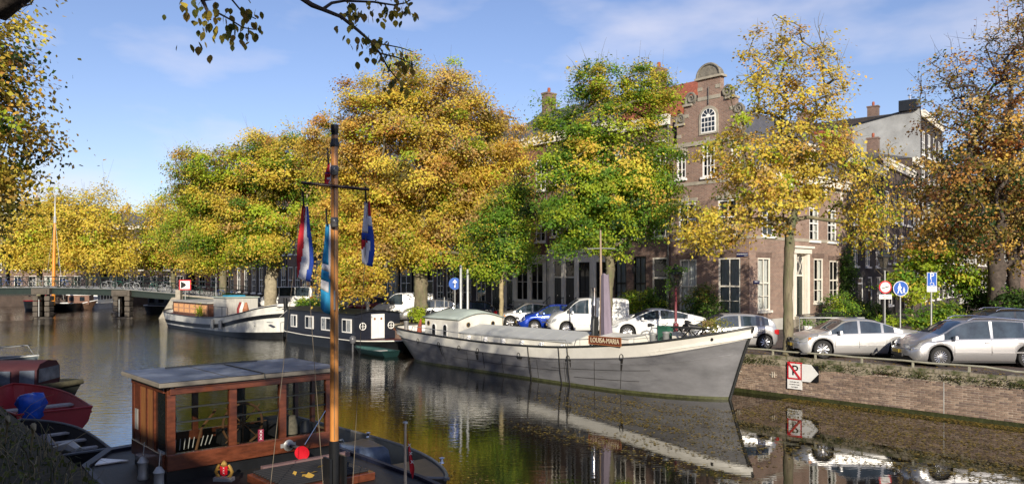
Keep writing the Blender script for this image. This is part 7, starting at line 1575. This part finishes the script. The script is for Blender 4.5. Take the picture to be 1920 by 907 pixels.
# ---------------------------------------------------------------- the wheelhouse boat in the foreground
WU0, WN0 = -12.6, 3.95        # near corner of the wheelhouse (canal axes)
def wboat():
    t = thing('wheelhouse_boat','dark boat with a varnished mahogany wheelhouse and a flagged wooden mast in the foreground','boat', UN(WU0,WN0,0), RU)
    # local x = +U (towards the right front), y = +N (across)
    hm = MB(); 
    out = [(-3.1,-0.1),(-3.25,0.8),(-3.2,2.1),(-2.7,2.95),(-1.0,3.25),(2.5,3.2),(5.2,2.9),(6.8,2.0),(7.4,0.9),(6.8,-0.3),(5.0,-0.9),(1.5,-1.0),(-2.0,-0.75)]
    n = len(out)
    def sc(f, z): 
        c = (1.8,1.1); return [(c[0]+(x-c[0])*f, c[1]+(y-c[1])*f, z) for x,y in out]
    r0, r1, r2, r3 = sc(0.90,-0.4), sc(0.97,0.6), sc(1.0,1.18), sc(1.0,1.30)
    hm.grid([r0,r1,r2], close=True); hm.build('hull', M_black, t, smooth=50)
    dk = MB(); dk.q(*sc(0.985,1.20)); dk.build('deck', mat('dark_deck',(0.015,0.013,0.012),0.6,var=0.5,vs=3,bump=0.3), t)  # near-black deck colour with random tone
    gw_ = MB(); gw_.tube([Vector(p) for p in r2+[r2[0]]],0.05,8,cap=False); gw_.build('gunwale', M_navy, t, smooth=60)
    g2 = MB(); g2.grid([sc(1.0,1.20),sc(1.0,1.26),sc(0.96,1.26),sc(0.96,1.20)], close=True); g2.build('deck_edge', M_navy, t)
    # coaming under the wheelhouse
    D, W = 1.75, 2.9   # along -x and along y
    cb = MB(); cb.bx(-D+0.02,-0.02,0.02,W-0.02,1.15,1.50); cb.build('coaming', M_black, t)
    z0, z1 = 1.42, 2.75; 
    # corner posts, mullions, sills and rails: mahogany frame of the wheelhouse
    def post(x, y, w=0.13, d=0.09): p = MB(); p.bx(x-d/2,x+d/2,y-w/2,y+w/2,z0,z1); p.build('post', M_mahog, t, bevel=0.008)
    front_y = [0.07, 1.06, 1.94, 2.83]
    for y in front_y: post(0.0, y)
    for x in (-0.56,-0.93,-1.32,-1.69): post(x, 0.02, 0.08, 0.09 if x > -1.6 else 0.12)
    for y in front_y: post(-D, y, 0.10)
    for x in (-0.7,-1.4): post(x, W-0.02, 0.08, 0.09)
    s_ = MB(); s_.bx(-0.05,0.06,0.0,W,z0-0.02,z0+0.24); s_.build('sill_board', M_mahog, t, bevel=0.01)
    s_ = MB(); s_.bx(-D+0.04,-0.051,-0.04,0.06,z0-0.02,z0+0.24); s_.build('sill_board', M_mahog, t, bevel=0.01)
    s_ = MB(); s_.bx(-D-0.05,-D+0.04,0.0,W,z0-0.02,z0+0.24); s_.build('sill_board', M_mahog, t)
    s_ = MB(); s_.bx(-D+0.04,-0.051,W-0.06,W+0.04,z0-0.02,z0+0.24); s_.build('sill_board', M_mahog, t)
    s_ = MB(); s_.bx(-0.04,0.09,0.03,W+0.02,z1-0.14,z1-0.005); s_.bx(0.091,0.12,0.1,W-0.02,z1-0.05,z1-0.006); s_.build('head_board', M_mahog, t, bevel=0.01)
    s_ = MB(); s_.bx(-D,-0.041,-0.03,0.04,z1-0.12,z1-0.005); s_.bx(-D,-0.041,W-0.04,W+0.03,z1-0.12,z1-0.005); s_.bx(-D-0.04,-D-0.001,0,W,z1-0.12,z1-0.005); s_.build('head_board', M_mahog, t)
    # dark glazing bars and glass
    gb = MB()
    for a, c in zip(front_y[:-1], front_y[1:]):
        for z in (2.15,2.38): gb.bx(-0.015,0.03,a+0.065,c-0.065,z-0.012,z+0.012)
    gb.build('glazing_bar', M_iron, t)
    gm = glassmat('boat_glass',(0.72,0.74,0.72),0.90,0.02,(0.01,0.012,0.012))
    for a, c in zip(front_y[:-1], front_y[1:]):
        g = MB(); g.q((0.0,a+0.06,z0+0.23),(0.0,c-0.06,z0+0.23),(0.0,c-0.06,z1-0.13),(0.0,a+0.06,z1-0.13)); g.build('pane', gm, t, fix=False)
        g = MB(); g.q((-D,a+0.05,z0+0.23),(-D,c-0.05,z0+0.23),(-D,c-0.05,z1-0.12),(-D,a+0.05,z1-0.12)); g.build('pane', gm, t, fix=False)
    g = MB(); g.q((-0.07,0.01,z0+0.23),(-0.52,0.01,z0+0.23),(-0.52,0.01,z1-0.12),(-0.07,0.01,z1-0.12)); g.build('pane', gm, t, fix=False)
    # sliding door leaves on the bank side
    for x in (-0.745,-1.125): d_ = MB(); d_.bx(x-0.14,x+0.14,-0.01,0.02,z0+0.24,z1-0.12); d_.build('door_leaf', mat('warm_pine',(0.24,0.10,0.035),0.4,var=0.3,vs=4,stretch=(6,1,0.5)), t)
    d_ = MB(); d_.bx(-1.64,-1.37,-0.01,0.015,z0+0.24,z1-0.12); d_.build('side_panel', M_mahog, t); d_ = MB(); d_.bx(-1.58,-1.43,-0.02,-0.0101,1.85,2.2); d_.build('paper_notice', M_galv, t)
    # roof in three boards with metal flashing
    rf = MB(); rf.bx(-D-0.14,0.20,-0.16,W+0.16,z1,z1+0.07); rr = rf.build('roof_edge', mat('weathered_board',(0.19,0.17,0.14),0.7,var=0.3,vs=2), t, bevel=0.01)
    for a, c in ((-0.14,0.92),(0.95,1.52),(1.55,3.04)): r_ = MB(); r_.grid([[(x,a,z1+0.075+0.006*math.sin(PI*(a+.2)/3.3)),(x,c,z1+0.075+0.006*math.sin(PI*(c+.2)/3.3))] for x in (-D-0.12,0.18)]); r_.build('roof_panel', mat('slate_blue_roof_felt',(0.06,0.07,0.10),0.5,var=0.35,vs=2.5,c2=(0.14,0.155,0.19),c2s=1.5,c2t=(0.5,0.6)), t)
    r_ = MB(); r_.tube([(-D+0.2,1.53,z1+0.09),(0.2,1.53,z1+0.09),(0.23,1.53,z1-0.0)],0.012,5); r_.tube([(-D+0.1,0.5,z1+0.10),(-D+0.15,1.3,z1+0.11),(-D+0.1,2.2,z1+0.10)],0.014,5); r_.build('roof_cable', M_iron, t)
    # things seen through the glass: steering wheel, chart bench, slatted rack
    wh = MB(); c = Vector((-0.75,1.55,1.85)); wh.tube([c+Vector((0.0,0.36*math.cos(a),0.36*math.sin(a))) for a in [2*PI*i/22 for i in range(23)]],0.024,6,cap=False)
    for k in range(8): a = 2*PI*k/8; wh.tube([c,c+Vector((0,0.44*math.cos(a),0.44*math.sin(a)))],0.012,5)
    wh.build('steering_wheel', mat('old_oak',(0.22,0.11,0.05),0.5,var=0.3), t, smooth=60)
    cs = MB(); cs.bx(-1.1,-0.8,1.2,1.9,1.15,1.75); cs.build('steering_console', M_dark, t); be = MB(); be.bx(-D+0.1,-0.4,2.2,W-0.1,1.2,1.75); be.build('bench', mat('dark_cushion',(0.03,0.03,0.04),0.9,var=0.3), t)
    fb = MB(); fb.bx(-D+0.05,-0.05,0.06,W-0.06,1.45,1.50); fb.build('floor', MATS['old_oak'], t)
    rk = MB()
    for k in range(9): rk.tube([(-0.18-0.02*k,0.20+0.075*k,1.66),(-0.40,0.28+0.075*k,1.80)],0.008,4)
    rk.build('slatted_rack', M_white, t)
    tl = MB(); tl.tube([(-0.25,0.55,1.6),(-0.35,0.68,1.95),(-0.45,0.95,2.2)],0.022,6); tl.build('bent_tiller', MATS['old_oak'], t, smooth=60)
    for y,z_,r_,h_,mm_,nm in ((2.05,1.66,0.09,0.45,mat('teal_cloth',(0.02,0.16,0.20),0.8,var=0.3),'teal_towel'),(2.22,1.66,0.11,0.32,mat('basket',(0.32,0.28,0.22),0.9,var=0.4,vs=20),'wicker_pot'),(2.5,1.66,0.10,0.2,M_navy,'blue_pot')):
        m = MB(); m.lathe([(r_*1.05,0),(r_,h_*0.5),(r_*0.7,h_),(0,h_)],(-0.22,y,z_-0.0),14); m.build(nm, mm_, t, smooth=50)
    co = MB(); co.tube([(-1.2,0.35,1.3),(-1.2,0.35,2.0),(-1.2,0.38,2.5)],[0.16,0.20,0.10],9); co.tube([(-1.5,1.75,1.3),(-1.5,1.75,2.0),(-1.5,1.72,2.55)],[0.13,0.18,0.08],9); co.build('hanging_coat', M_dark, t, smooth=60)
    # sticker with three crosses
    st = MB(); st.bx(0.012,0.016,1.50,1.60,1.66,1.86); so = st.build('sticker', mat('maroon_sticker',(0.22,0.02,0.05),0.4,var=0.05), t)
    for k in range(3): text_mesh('X',0.07,M_whiteS,'lettering',so,(0.018,1.55,1.70+k*0.06),(R(90),0,R(90)),depth=0.001)
    # red horn on its bracket
    hb = MB(); hb.lathe([(0.0,0.0),(0.09,0.01),(0.10,0.04),(0.05,0.07),(0.03,0.12)],(0.06,2.02,1.53),14,'x'); hb.box((0.075,2.02,1.53),(0.015,0.28,0.07)); hb.build('horn_bracket', M_galv, t, smooth=50)
    hs = MB(); hs.tube([(0.15,2.04,1.53),(0.42,2.16,1.50)],0.028,8); hs.build('horn_stem', M_outb, t)
    ho = MB(); d = Vector((0.75,-0.62,-0.12)).normalized(); p0 = Vector((0.42,2.16,1.50)); ho.tube([p0,p0+d*0.08,p0+d*0.16,p0+d*0.20,p0+d*0.19,p0+d*0.10],[0.03,0.05,0.09,0.125,0.118,0.035],18,cap=False); ho.build('horn', mat('signal_red_plastic',(0.55,0.012,0.025),0.3,var=0.05), t, smooth=60)
    rd = MB(); rd.tube([p0+d*0.02+Vector((0,0,0.08)), Vector((0.10,2.72,2.05))],0.011,6); rd.build('steel_rod', M_chrome, t)
    # lanterns hung at the bank side corner
    for x,y,z_ in ((0.05,-0.12,1.12),(-0.55,-0.18,1.18)):
        l = MB(); l.lathe([(0.07,0),(0.09,0.05),(0.075,0.10),(0.075,0.26),(0.09,0.30),(0.04,0.38),(0,0.40)],(x,y,z_),12); l.tube([(x,y-0.0,z_+0.38),(x,y+0.02,z_+0.62)],0.008,4); l.build('boat_lantern', M_galv, t, smooth=40)
    # skylight grating with fallen leaves, coat of arms, chart box
    gx = MB(); gx.bx(0.75,2.0,1.0,2.6,1.205,1.33); gx.build('skylight_frame', M_mahog, t, bevel=0.01)
    for k in range(12): b_ = MB(); b_.tube([(0.80+k*0.10,1.08,1.355),(0.80+k*0.10,2.52,1.355)],0.024,6); b_.build('skylight_bar', mat('blackened_bar',(0.012,0.012,0.014),0.75,var=0.3), t)
    bl = MB(); bl.bx(0.58,0.68,1.3,2.9,1.30,1.38); bl.build('mauve_handrail', mat('mauve_paint',(0.16,0.10,0.10),0.6,var=0.2), t)
    lv = [(1.2,1.5),(1.35,1.75),(1.1,2.0),(1.5,1.6),(0.9,2.2),(1.25,1.62),(1.42,1.55)]
    rg = np.random.default_rng(3); ps = np.array([[a+0.2,b_,1.385] for a,b_ in lv]); inst('fallen_leaves', leaf_mesh('fallen_leaves', ps, rg.normal(size=(len(ps),3))*0.25+[0,0,1], 0.13, np.tile(np.array(PAL['gold'])[None],(len(ps),1)), 1), t)
    # crest: red shield with three white crosses, crown, two golden lions
    cr = thing_child('coat_of_arms', t, (0.78,0.62,1.44)); 
    s_ = MB(); s_.prism([(-0.055,-0.04),(0.0,-0.07),(0.055,-0.04),(0.06,0.09),(-0.06,0.09)],-0.012,0.012); s_.build('shield', MATS['signal_red_plastic'], cr, rz=-RU*0.9)
    s_ = MB(); s_.lathe([(0.045,0.09),(0.05,0.12),(0.03,0.155),(0.0,0.18)],(0,0,0),10); s_.build('crown', mat('gilded',(0.55,0.33,0.08),0.35,metal=0.6,var=0.2), cr, rz=-RU*0.9)
    for sg in (-1,1): s_ = MB(); s_.tube([(sg*0.10,0,-0.08),(sg*0.13,0,0.0),(sg*0.10,0,0.07),(sg*0.075,0,0.11)],[0.02,0.028,0.026,0.02],7); s_.tube([(sg*0.12,0,0.02),(sg*0.06,0,0.04)],0.012,5); s_.tube([(sg*0.10,0,-0.04),(sg*0.06,0,-0.08)],0.012,5); s_.build('lion', MATS['gilded'], cr, rz=-RU*0.9, smooth=50)
    s_ = MB(); s_.bx(-0.15,0.15,-0.06,0.06,-0.14,-0.085); s_.build('plinth', M_galv, cr, rz=-RU*0.9)
    sh_ = [o for o in cr.children if o.name.startswith('shield')][0]
    for k in range(3): text_mesh('x',0.055,M_whiteS,'lettering',cr,(0,-0.014,-0.015+k*0.04),(R(90),0,-RU*0.9),depth=0.001).location = tuple(Matrix.Rotation(-RU*0.9,3,'Z') @ Vector((0,-0.014,-0.015+k*0.04)))
    for o in list(cr.children):
        if o.name.startswith('lion') or o.name.startswith('crown'): pass
    # triangular white chart on the left stern deck
    tri = MB(); tri.prism([(-2.42,-0.35),(-1.98,-0.55),(-1.95,-0.02)],1.215,1.235,'xy'); tri.build('white_panel', M_white, t)
    # mast with tabernacle, lanterns, yard
    mx_, my_ = 3.1, 1.55-0.0
    M0 = Vector((2.57,1.55,0))
    tb = MB(); tb.tube([M0+Vector((0,0,1.15)),M0+Vector((0,0,2.08))],0.078,12); tb.box((M0.x+0.02,M0.y-0.12,1.5),(0.20,0.04,0.7)); tb.box((M0.x+0.02,M0.y+0.12,1.5),(0.20,0.04,0.7)); tb.build('mast_foot', M_black, t, smooth=40)
    ms_ = MB(); ms_.tube([M0+Vector((0,0,2.05)),M0+Vector((0,0,4.0)),M0+Vector((0.01,0,5.6)),M0+Vector((0.01,0,6.55))],[0.064,0.060,0.055,0.050],16); ms_.build('mast', M_pine, t, smooth=60)
    b_ = MB(); b_.lathe([(0.065,6.38),(0.07,6.42),(0.05,6.50),(0.05,6.58),(0.058,6.60),(0.058,6.70),(0,6.72)],(M0.x+0.01,M0.y,0),14); b_.build('mast_head', M_black, t, smooth=40)
    fx = Vector((0.744,-0.668,0))        # roughly towards the viewer, in local axes
    vw = Matrix.Rotation(-RU,3,'Z') @ Vector((0.25,-1,0)).normalized()
    for z_ in (6.02, 5.27): l = MB(); c = M0+vw*0.12; l.lathe([(0.0,-0.07),(0.045,-0.07),(0.06,-0.045),(0.06,0.05),(0.045,0.07),(0.0,0.075)],(c.x,c.y,z_),14); l.build('mast_lantern', mat('lantern_smoked_glass',(0.10,0.10,0.10),0.15,var=0.5,vs=20), t, smooth=40)
    vr = Matrix.Rotation(-RU,3,'Z') @ Vector((1,0.12,0)).normalized(); Y0 = M0+Vector((0,0,5.80))
    y_ = MB(); y_.tube([Y0+vw*0.09-vr*0.47+Vector((0,0,0.04)), Y0+vw*0.09+vr*0.50+Vector((0,0,-0.05))],0.022,8); y_.build('yard', mat('dark_varnish',(0.06,0.03,0.02),0.4,var=0.2), t, smooth=60)
    rg_ = MB(); e0 = Y0+vw*0.09-vr*0.45; e1 = Y0+vw*0.09+vr*0.48
    Th = M0+Vector((0,0,6.45))
    rg_.tube([e0,Th],0.005,4); rg_.tube([e1,Th],0.005,4); rg_.tube([e0+Vector((0,0,-0.2)),e0+vr*0.30+Vector((0,0,-4.5))],0.0045,4); rg_.tube([e1+Vector((0,0,-0.2)),e1-vr*0.22+Vector((0,0,-4.4))],0.0045,4); rg_.tube([e0,e0-vr*0.45+Vector((0,0,-4.3))],0.0045,4); rg_.tube([M0+vw*0.07+Vector((0,0,2.1)),M0+vw*0.075+Vector((0,0,5.8))],0.005,4)
    rg_.build('halyards', M_rope, t)
    fg_ = MB(); fg_.tube([M0+vw*0.10+Vector((0,0,4.0)),M0+vw*0.10+Vector((0,0,4.28))],0.012,5); fg_.tube([M0+vw*0.13+Vector((0,0,4.0)),M0+vw*0.09+Vector((0,0,4.28))],0.012,5); fg_.build('cleat', M_galv, t)
    return t, M0, vw, vr, Y0
def thing_child(name, parent, loc, rz=0.0):
    o = bpy.data.objects.new(name, None); col.objects.link(o); o.parent = parent; o.location = loc; o.rotation_euler = (0,0,rz); o.empty_display_size = 0.1; return o
WB, M0, vw, vr, Y0 = wboat()
RUm = Matrix.Rotation(RU,3,'Z')
def wl(v): return UN(WU0,WN0,0) + RUm @ Vector(v)
# flags hang as folded cloth: rows down the hoist, columns across the fly
def flag(name, label, top, H_, W_, cols, folds, mats, drift=0.0, slant=0.35, hoist_z=0.0):
    t = thing(name, label, 'flag', tuple(top))
    n, m = 26, 14; P = []
    for i in range(n+1):
        v = i/n; r = []
        for j in range(m+1):
            u = j/m; wd = W_*(0.30+0.70*v**0.8)*(1-0.35*max(0,v-0.75)/0.25)
            x = drift*v + (u-0.35)*wd; y = folds*math.sin(u*5.2+v*2.2)*(0.4+v) + 0.02*math.sin(v*9+u*3); z = -H_*v*(1-0.10*(1-u)) + slant*0.12*(u-0.5)*v
            r.append(Vector((x,y,z)))
        P.append(r)
    parts = {}
    for i in range(n):
        for j in range(m):
            c = cols((j+0.5)/m, (i+0.5)/n); b_ = parts.setdefault(c, MB()); b_.q(P[i][j],P[i][j+1],P[i+1][j+1],P[i+1][j])
    for c, b_ in parts.items():
        o = b_.build(c, mats[c], t, smooth=80); s_ = o.modifiers.new('cloth','SOLIDIFY'); s_.thickness = 0.003
    hp = MB(); hp.tube([(drift*0-0.02,0,0.22),(-0.01,0,0.05),(0,0,-0.02)],0.014,5); hp.build('toggle', M_dark, t)
    return t
FM = {'red_band':mat('flag_red',(0.55,0.02,0.03),0.8,var=0.1),'white_band':mat('flag_white',(0.70,0.70,0.72),0.8,var=0.08),'blue_band':mat('flag_blue',(0.015,0.06,0.36),0.8,var=0.1),'sky_band':mat('flag_sky_blue',(0.02,0.26,0.50),0.8,var=0.1)}
FM['upper_red_band'] = FM['red_band']
e0 = wl(Y0+vw*0.09-vr*0.45); e1 = wl(Y0+vw*0.09+vr*0.48)
flag('flag','Dutch tricolour flag hanging from the left end of the mast yard', e0+Vector((0.02,0,-0.30)), 1.12, 0.30, lambda u,v: 'red_band' if u < 0.42-0.75*max(0,v-0.55) else ('white_band' if u < 0.42-0.75*max(0,v-0.55)+0.30+0.5*max(0,v-0.35)*(1 if v > 0.35 else 0) else 'blue_band'), 0.03, FM, drift=-0.04)
flag('flag','Dutch tricolour flag with knotted folds on the right end of the mast yard', e1+Vector((-0.02,0,-0.22)), 0.98, 0.24, lambda u,v: ('white_band' if u < 0.55 and v < 0.5 else 'upper_red_band' if v < 0.22 else 'white_band' if v < 0.40 else 'blue_band' if v < 0.60 else ('red_band' if u < 0.6-(v-0.6)*3 else 'white_band' if u < 0.75-(v-.6)*0.4 else 'blue_band')), 0.03, FM, drift=-0.02)
flag('flag','sky blue and white flag hanging beside the left of the mast', wl(M0+Vector((0,0,5.25))-vr*0.10), 1.35, 0.22, lambda u,v: ('sky_band' if v < 0.45 or (0.52 < v < 0.66) or v > 0.78 else 'white_band') if u < 0.7 else ('white_band' if v < 0.6 else 'sky_band'), 0.03, FM, drift=-0.06)
flag('pennant','small red flag peeping out left of the mast above the yard', wl(M0+Vector((0,0,6.15))-vr*0.08), 0.34, 0.13, lambda u,v: 'white_band' if (u > 0.8 or (abs(v-0.7) < 0.06 and u > 0.3)) else ('blue_band' if 0.45 < v < 0.5 else 'red_band'), 0.01, FM, drift=-0.04)
# small stern flag with crosses on its pole
t = thing('flag','small red flag with white crosses on a pale pole beside the open sloop','flag', tuple(PX(760,11.0,1.2)))
m = MB(); m.tube([(0,0,0),(0.0,0,1.16)],[0.024,0.017],8); m.build('flag_pole', mat('pale_pole_wood',(0.65,0.52,0.36),0.6,var=0.2), t, smooth=60); m = MB(); m.lathe([(0,1.19),(0.035,1.18),(0.04,1.16),(0,1.15)],(0,0,0),12); m.build('pole_cap', M_galv, t)
m = MB(); rows = []
for i in range(13):
    v = i/12; rows.append([(0.02+0.085*(0.35+v)*j/5*(1-0.6*max(0,v-0.7)/0.3)+0.04*v, 0.02*math.sin(j*1.6+v*3), 1.02-0.52*v-0.03*j) for j in range(6)])
m.grid(rows); m.build('cloth', FM['red_band'], t, smooth=80)
for k in range(3): text_mesh('x',0.10,M_whiteS,'lettering',t,(0.065+0.02*k,-0.04,0.86-0.12*k),(R(90),0,0.1),depth=0.001)
# ---------------------------------------------------------------- open steel sloop alongside
t = thing('steel_sloop','open dark steel sloop with a covered console and brown foredeck moored outside the wheelhouse boat','boat', UN(-18.2,8.0,0), RU)
M_sl = mat('sloop_steel',(0.10,0.095,0.085),0.35,var=0.3,vs=2,metal=0.3); M_slr = mat('sloop_rim',(0.20,0.20,0.20),0.35,metal=0.3,var=0.15)
w,z = small_hull(t, 7.6, 2.2, 0.86, 0.95, 0.25, M_sl, M_sl, rake=0.4, rim=M_slr, th=0.09, n=34)
fd = MB(); rows = [[(x, w(x)-0.08, z(x)-0.02),(x, -(w(x)-0.08) if w(x) > 0.08 else 0, z(x)-0.02)] for x in [5.9+0.1*i for i in range(16)]]; fd.grid(rows); fd.build('foredeck', mat('brown_deck_paint',(0.16,0.11,0.06),0.45,var=0.25,vs=2), t)
m = MB(); rows = []
for k,(zz,a,b_) in enumerate(((0.28,0.52,0.46),(0.7,0.50,0.43),(0.98,0.46,0.38),(1.06,0.40,0.30))): rows.append([(4.6+a*sx_*(1+0.05*math.sin(k+i)), 0.05+b_*sy_, zz+0.02*math.sin(i*2+k)) for i,(sx_,sy_) in enumerate(((-1,-1),(0,-1.05),(1,-1),(1.04,0),(1,1),(0,1.05),(-1,1),(-1.04,0)))])
m.grid(rows, close=True); m.q(*rows[-1]); m.build('console_cover', mat('blue_grey_tarpaulin',(0.055,0.075,0.12),0.35,var=0.6,vs=3,bump=0.7,bs=3), t, smooth=50)
m = MB(); m.tube([(2.9,-0.7,0.75),(2.9,0.6,0.8),(3.0,0.7,0.5)],0.02,6); m.tube([(3.2,-0.9,0.7),(5.6,-0.7,0.62),(6.6,-0.3,0.9)],0.022,6); m.tube([(2.2,0.0,0.3),(3.5,0.4,0.75)],0.02,6); m.build('inner_rail', M_galv, t, smooth=60)
m = MB(); m.lathe([(0.05,0),(0.03,0.03),(0.03,0.08),(0.06,0.10),(0,0.12)],(6.55,0.66,0.93),8); m.build('cleat', M_chrome, t); m = MB(); m.lathe([(0.05,0),(0.03,0.03),(0.03,0.08),(0.06,0.10),(0,0.12)],(3.3,1.02,0.86),8); m.build('cleat', M_chrome, t)
# rotating water lamp off: weeds on the near bank
t = thing('bank_grass','tangle of dry pale weeds and grass on the near bank at the bottom left corner','weeds', UN(-14.5,1.6,STREET), RU)
t['kind'] = 'stuff'
gd = MB(); rb = random.Random(21)
for i in range(1500):
    x, y = rb.uniform(-8.0,4.5), rb.uniform(-2.5,1.25); hh = rb.uniform(0.04,0.12) if x < -2.2 else rb.uniform(0.06,0.34)*(1 if rb.random() < 0.9 else 1.7); a = rb.uniform(0,6.28); bend = rb.uniform(0.1,0.9)*hh
    p = Vector((x,y,0)); w_ = Vector((math.cos(a+1.57),math.sin(a+1.57),0))*rb.uniform(0.004,0.010); d = Vector((math.cos(a),math.sin(a),0)); gd.mi = rb.choice((0,0,1,1,1,2))
    p1 = p+d*bend*0.35+Vector((0,0,hh*0.6)); p2 = p+d*bend+Vector((0,0,hh)); p3 = p+d*bend*1.8+Vector((0,0,hh*0.85)); gd.q(p-w_,p+w_,p1+w_,p1-w_); gd.q(p1-w_,p1+w_,p2+w_*.7,p2-w_*.7); gd.q(p2-w_*.7,p2+w_*.7,p3+w_*.2,p3-w_*.2)
gm_ = [mat('dry_grass',(0.24,0.20,0.11),0.8,var=0.3), mat('olive_grass',(0.04,0.05,0.015),0.8,var=0.3), mat('straw_grass',(0.12,0.10,0.05),0.8,var=0.3)]
o = gd.build('grass_blades', gm_, t, fix=False); o['kind'] = 'stuff'
ln = MB()
for i in range(46):
    x, y = rb.uniform(-2.8,3.0), rb.uniform(-1.0,1.2); a = rb.uniform(0,6.28); L_ = rb.uniform(0.5,1.1); d = Vector((math.cos(a),math.sin(a),0)); ln.tube([Vector((x,y,0))+d*L_*0.5*f*f*1.2+Vector((0,0,L_*(f-0.35*f*f))) for f in (0,0.3,0.6,0.85,1.0)],[0.006,0.005,0.004,0.003,0.002],4,cap=False)
o = ln.build('dry_stalks', gm_[0], t, fix=False); o['kind'] = 'stuff'
rg = np.random.default_rng(41); n = 1500; ps = np.stack([rg.uniform(-7,4,n), rg.uniform(-2.2,1.15,n), rg.uniform(0.0,0.3,n)],1); o = inst('weed_leaves', leaf_mesh('weed_leaves', ps, rg.normal(size=(n,3))+[0,0,1], 0.08, np.array([0.10,0.12,0.03])[None]*rg.uniform(0.4,1.6,(n,1)), 9), t); o['kind'] = 'stuff'
for x, y in ((-1.5,0.7),(-0.4,0.9),(-2.4,0.5)):
    m = MB(); m.tube([(x,y,0.02),(x+0.1,y+0.02,0.35),(x+0.25,y,0.52),(x+0.42,y,0.46)],[0.012,0.02,0.045,0.01],7); m.build('seed_head', gm_[0], t, smooth=60)
# ---------------------------------------------------------------- fallen leaves drifting on the water by the right quay
rg = np.random.default_rng(55)
def drift(n, u0, u1, n0, n1, cl):
    cu_ = rg.uniform(u0,u1,(cl,1)); cn_ = n1-(n1-n0)*rg.uniform(0,1,(cl,1))**1.5; k = rg.integers(0,cl,n); uu = cu_[k,0]+rg.normal(size=n)*1.3; nn = cn_[k,0]+rg.normal(size=n)*0.22; return uu, nn
U_, N_ = [], []
for a in ((13000,-19,2,18.5,26.0,150),(1500,-19,2,25.4,26.1,30),(1500,-16,-9,14.0,18.5,18),(520,-11.2,-9.6,9.3,10.8,5)):
    uu, nn = drift(*a); U_.append(uu); N_.append(nn)
uu = np.concatenate(U_); nn = np.concatenate(N_); nn = np.where(nn > 26.12, 26.12-(nn-26.12)*0.5, nn); ok = ~((np.abs(nn-24.3) < 2.1) & (uu < -13.9)) & ~((nn < 9.4) & (uu < -10.2)); uu, nn = uu[ok], nn[ok]; n = len(uu)
ps = np.stack([cu*uu-su*nn, su*uu+cu*nn, np.full(n,0.012)+rg.uniform(0,0.004,n)],1)
palw = np.array([(0.48,0.35,0.10),(0.34,0.25,0.07),(0.20,0.17,0.05),(0.44,0.30,0.05),(0.17,0.11,0.04)]); colr = palw[rg.integers(0,5,n)]*rg.uniform(0.6,1.2,(n,1))
o = inst('floating_leaves', leaf_mesh('floating_leaves', ps, rg.normal(size=(n,3))*0.03+[0,0,1], 0.085, colr, 17)); tag(o, 'fallen yellow leaves floating in drifts on the canal below the right quay wall', 'leaves', kind='stuff')
# leaf litter on the quay edge
uu = rg.uniform(-60,2,2600); nn = 26.25+np.abs(rg.normal(size=2600))*1.2; ps = np.stack([cu*uu-su*nn, su*uu+cu*nn, np.full(2600,STREET+0.012)],1)
o = inst('leaf_litter', leaf_mesh('leaf_litter', ps, rg.normal(size=(2600,3))*0.15+[0,0,1], 0.09, palw[rg.integers(0,5,2600)], 18)); tag(o, 'fallen autumn leaves scattered on the quay between the parked cars', 'leaves', kind='stuff')

# tufts of moss and grass growing from the coping joints of the far quay
rg = np.random.default_rng(66); n = 4200; cl = rg.uniform(-30,1,90); k = np.minimum(89,(90*rg.uniform(size=n)**1.6).astype(int)); uu = cl[k]+rg.normal(size=n)*0.20; zz = 1.30+rg.normal(size=n)*0.055-np.abs(rg.normal(size=n))*0.05; off = -0.05-np.abs(rg.normal(size=n))*0.03
nn = NQ+off; ps = np.stack([cu*uu-su*nn, su*uu+cu*nn, zz],1); nr = rg.normal(size=(n,3))*0.7+[-0.744,-0.668,0.4]
pm_ = np.array([(0.06,0.09,0.02),(0.10,0.12,0.03),(0.16,0.13,0.06),(0.05,0.06,0.02)]); o = inst('moss_tufts', leaf_mesh('moss_tufts', ps, nr, 0.045, pm_[rg.integers(0,4,n)]*rg.uniform(0.6,1.3,(n,1)), 21)); tag(o, 'green and brown moss tufts hanging from the coping of the far quay wall', 'moss', kind='stuff')
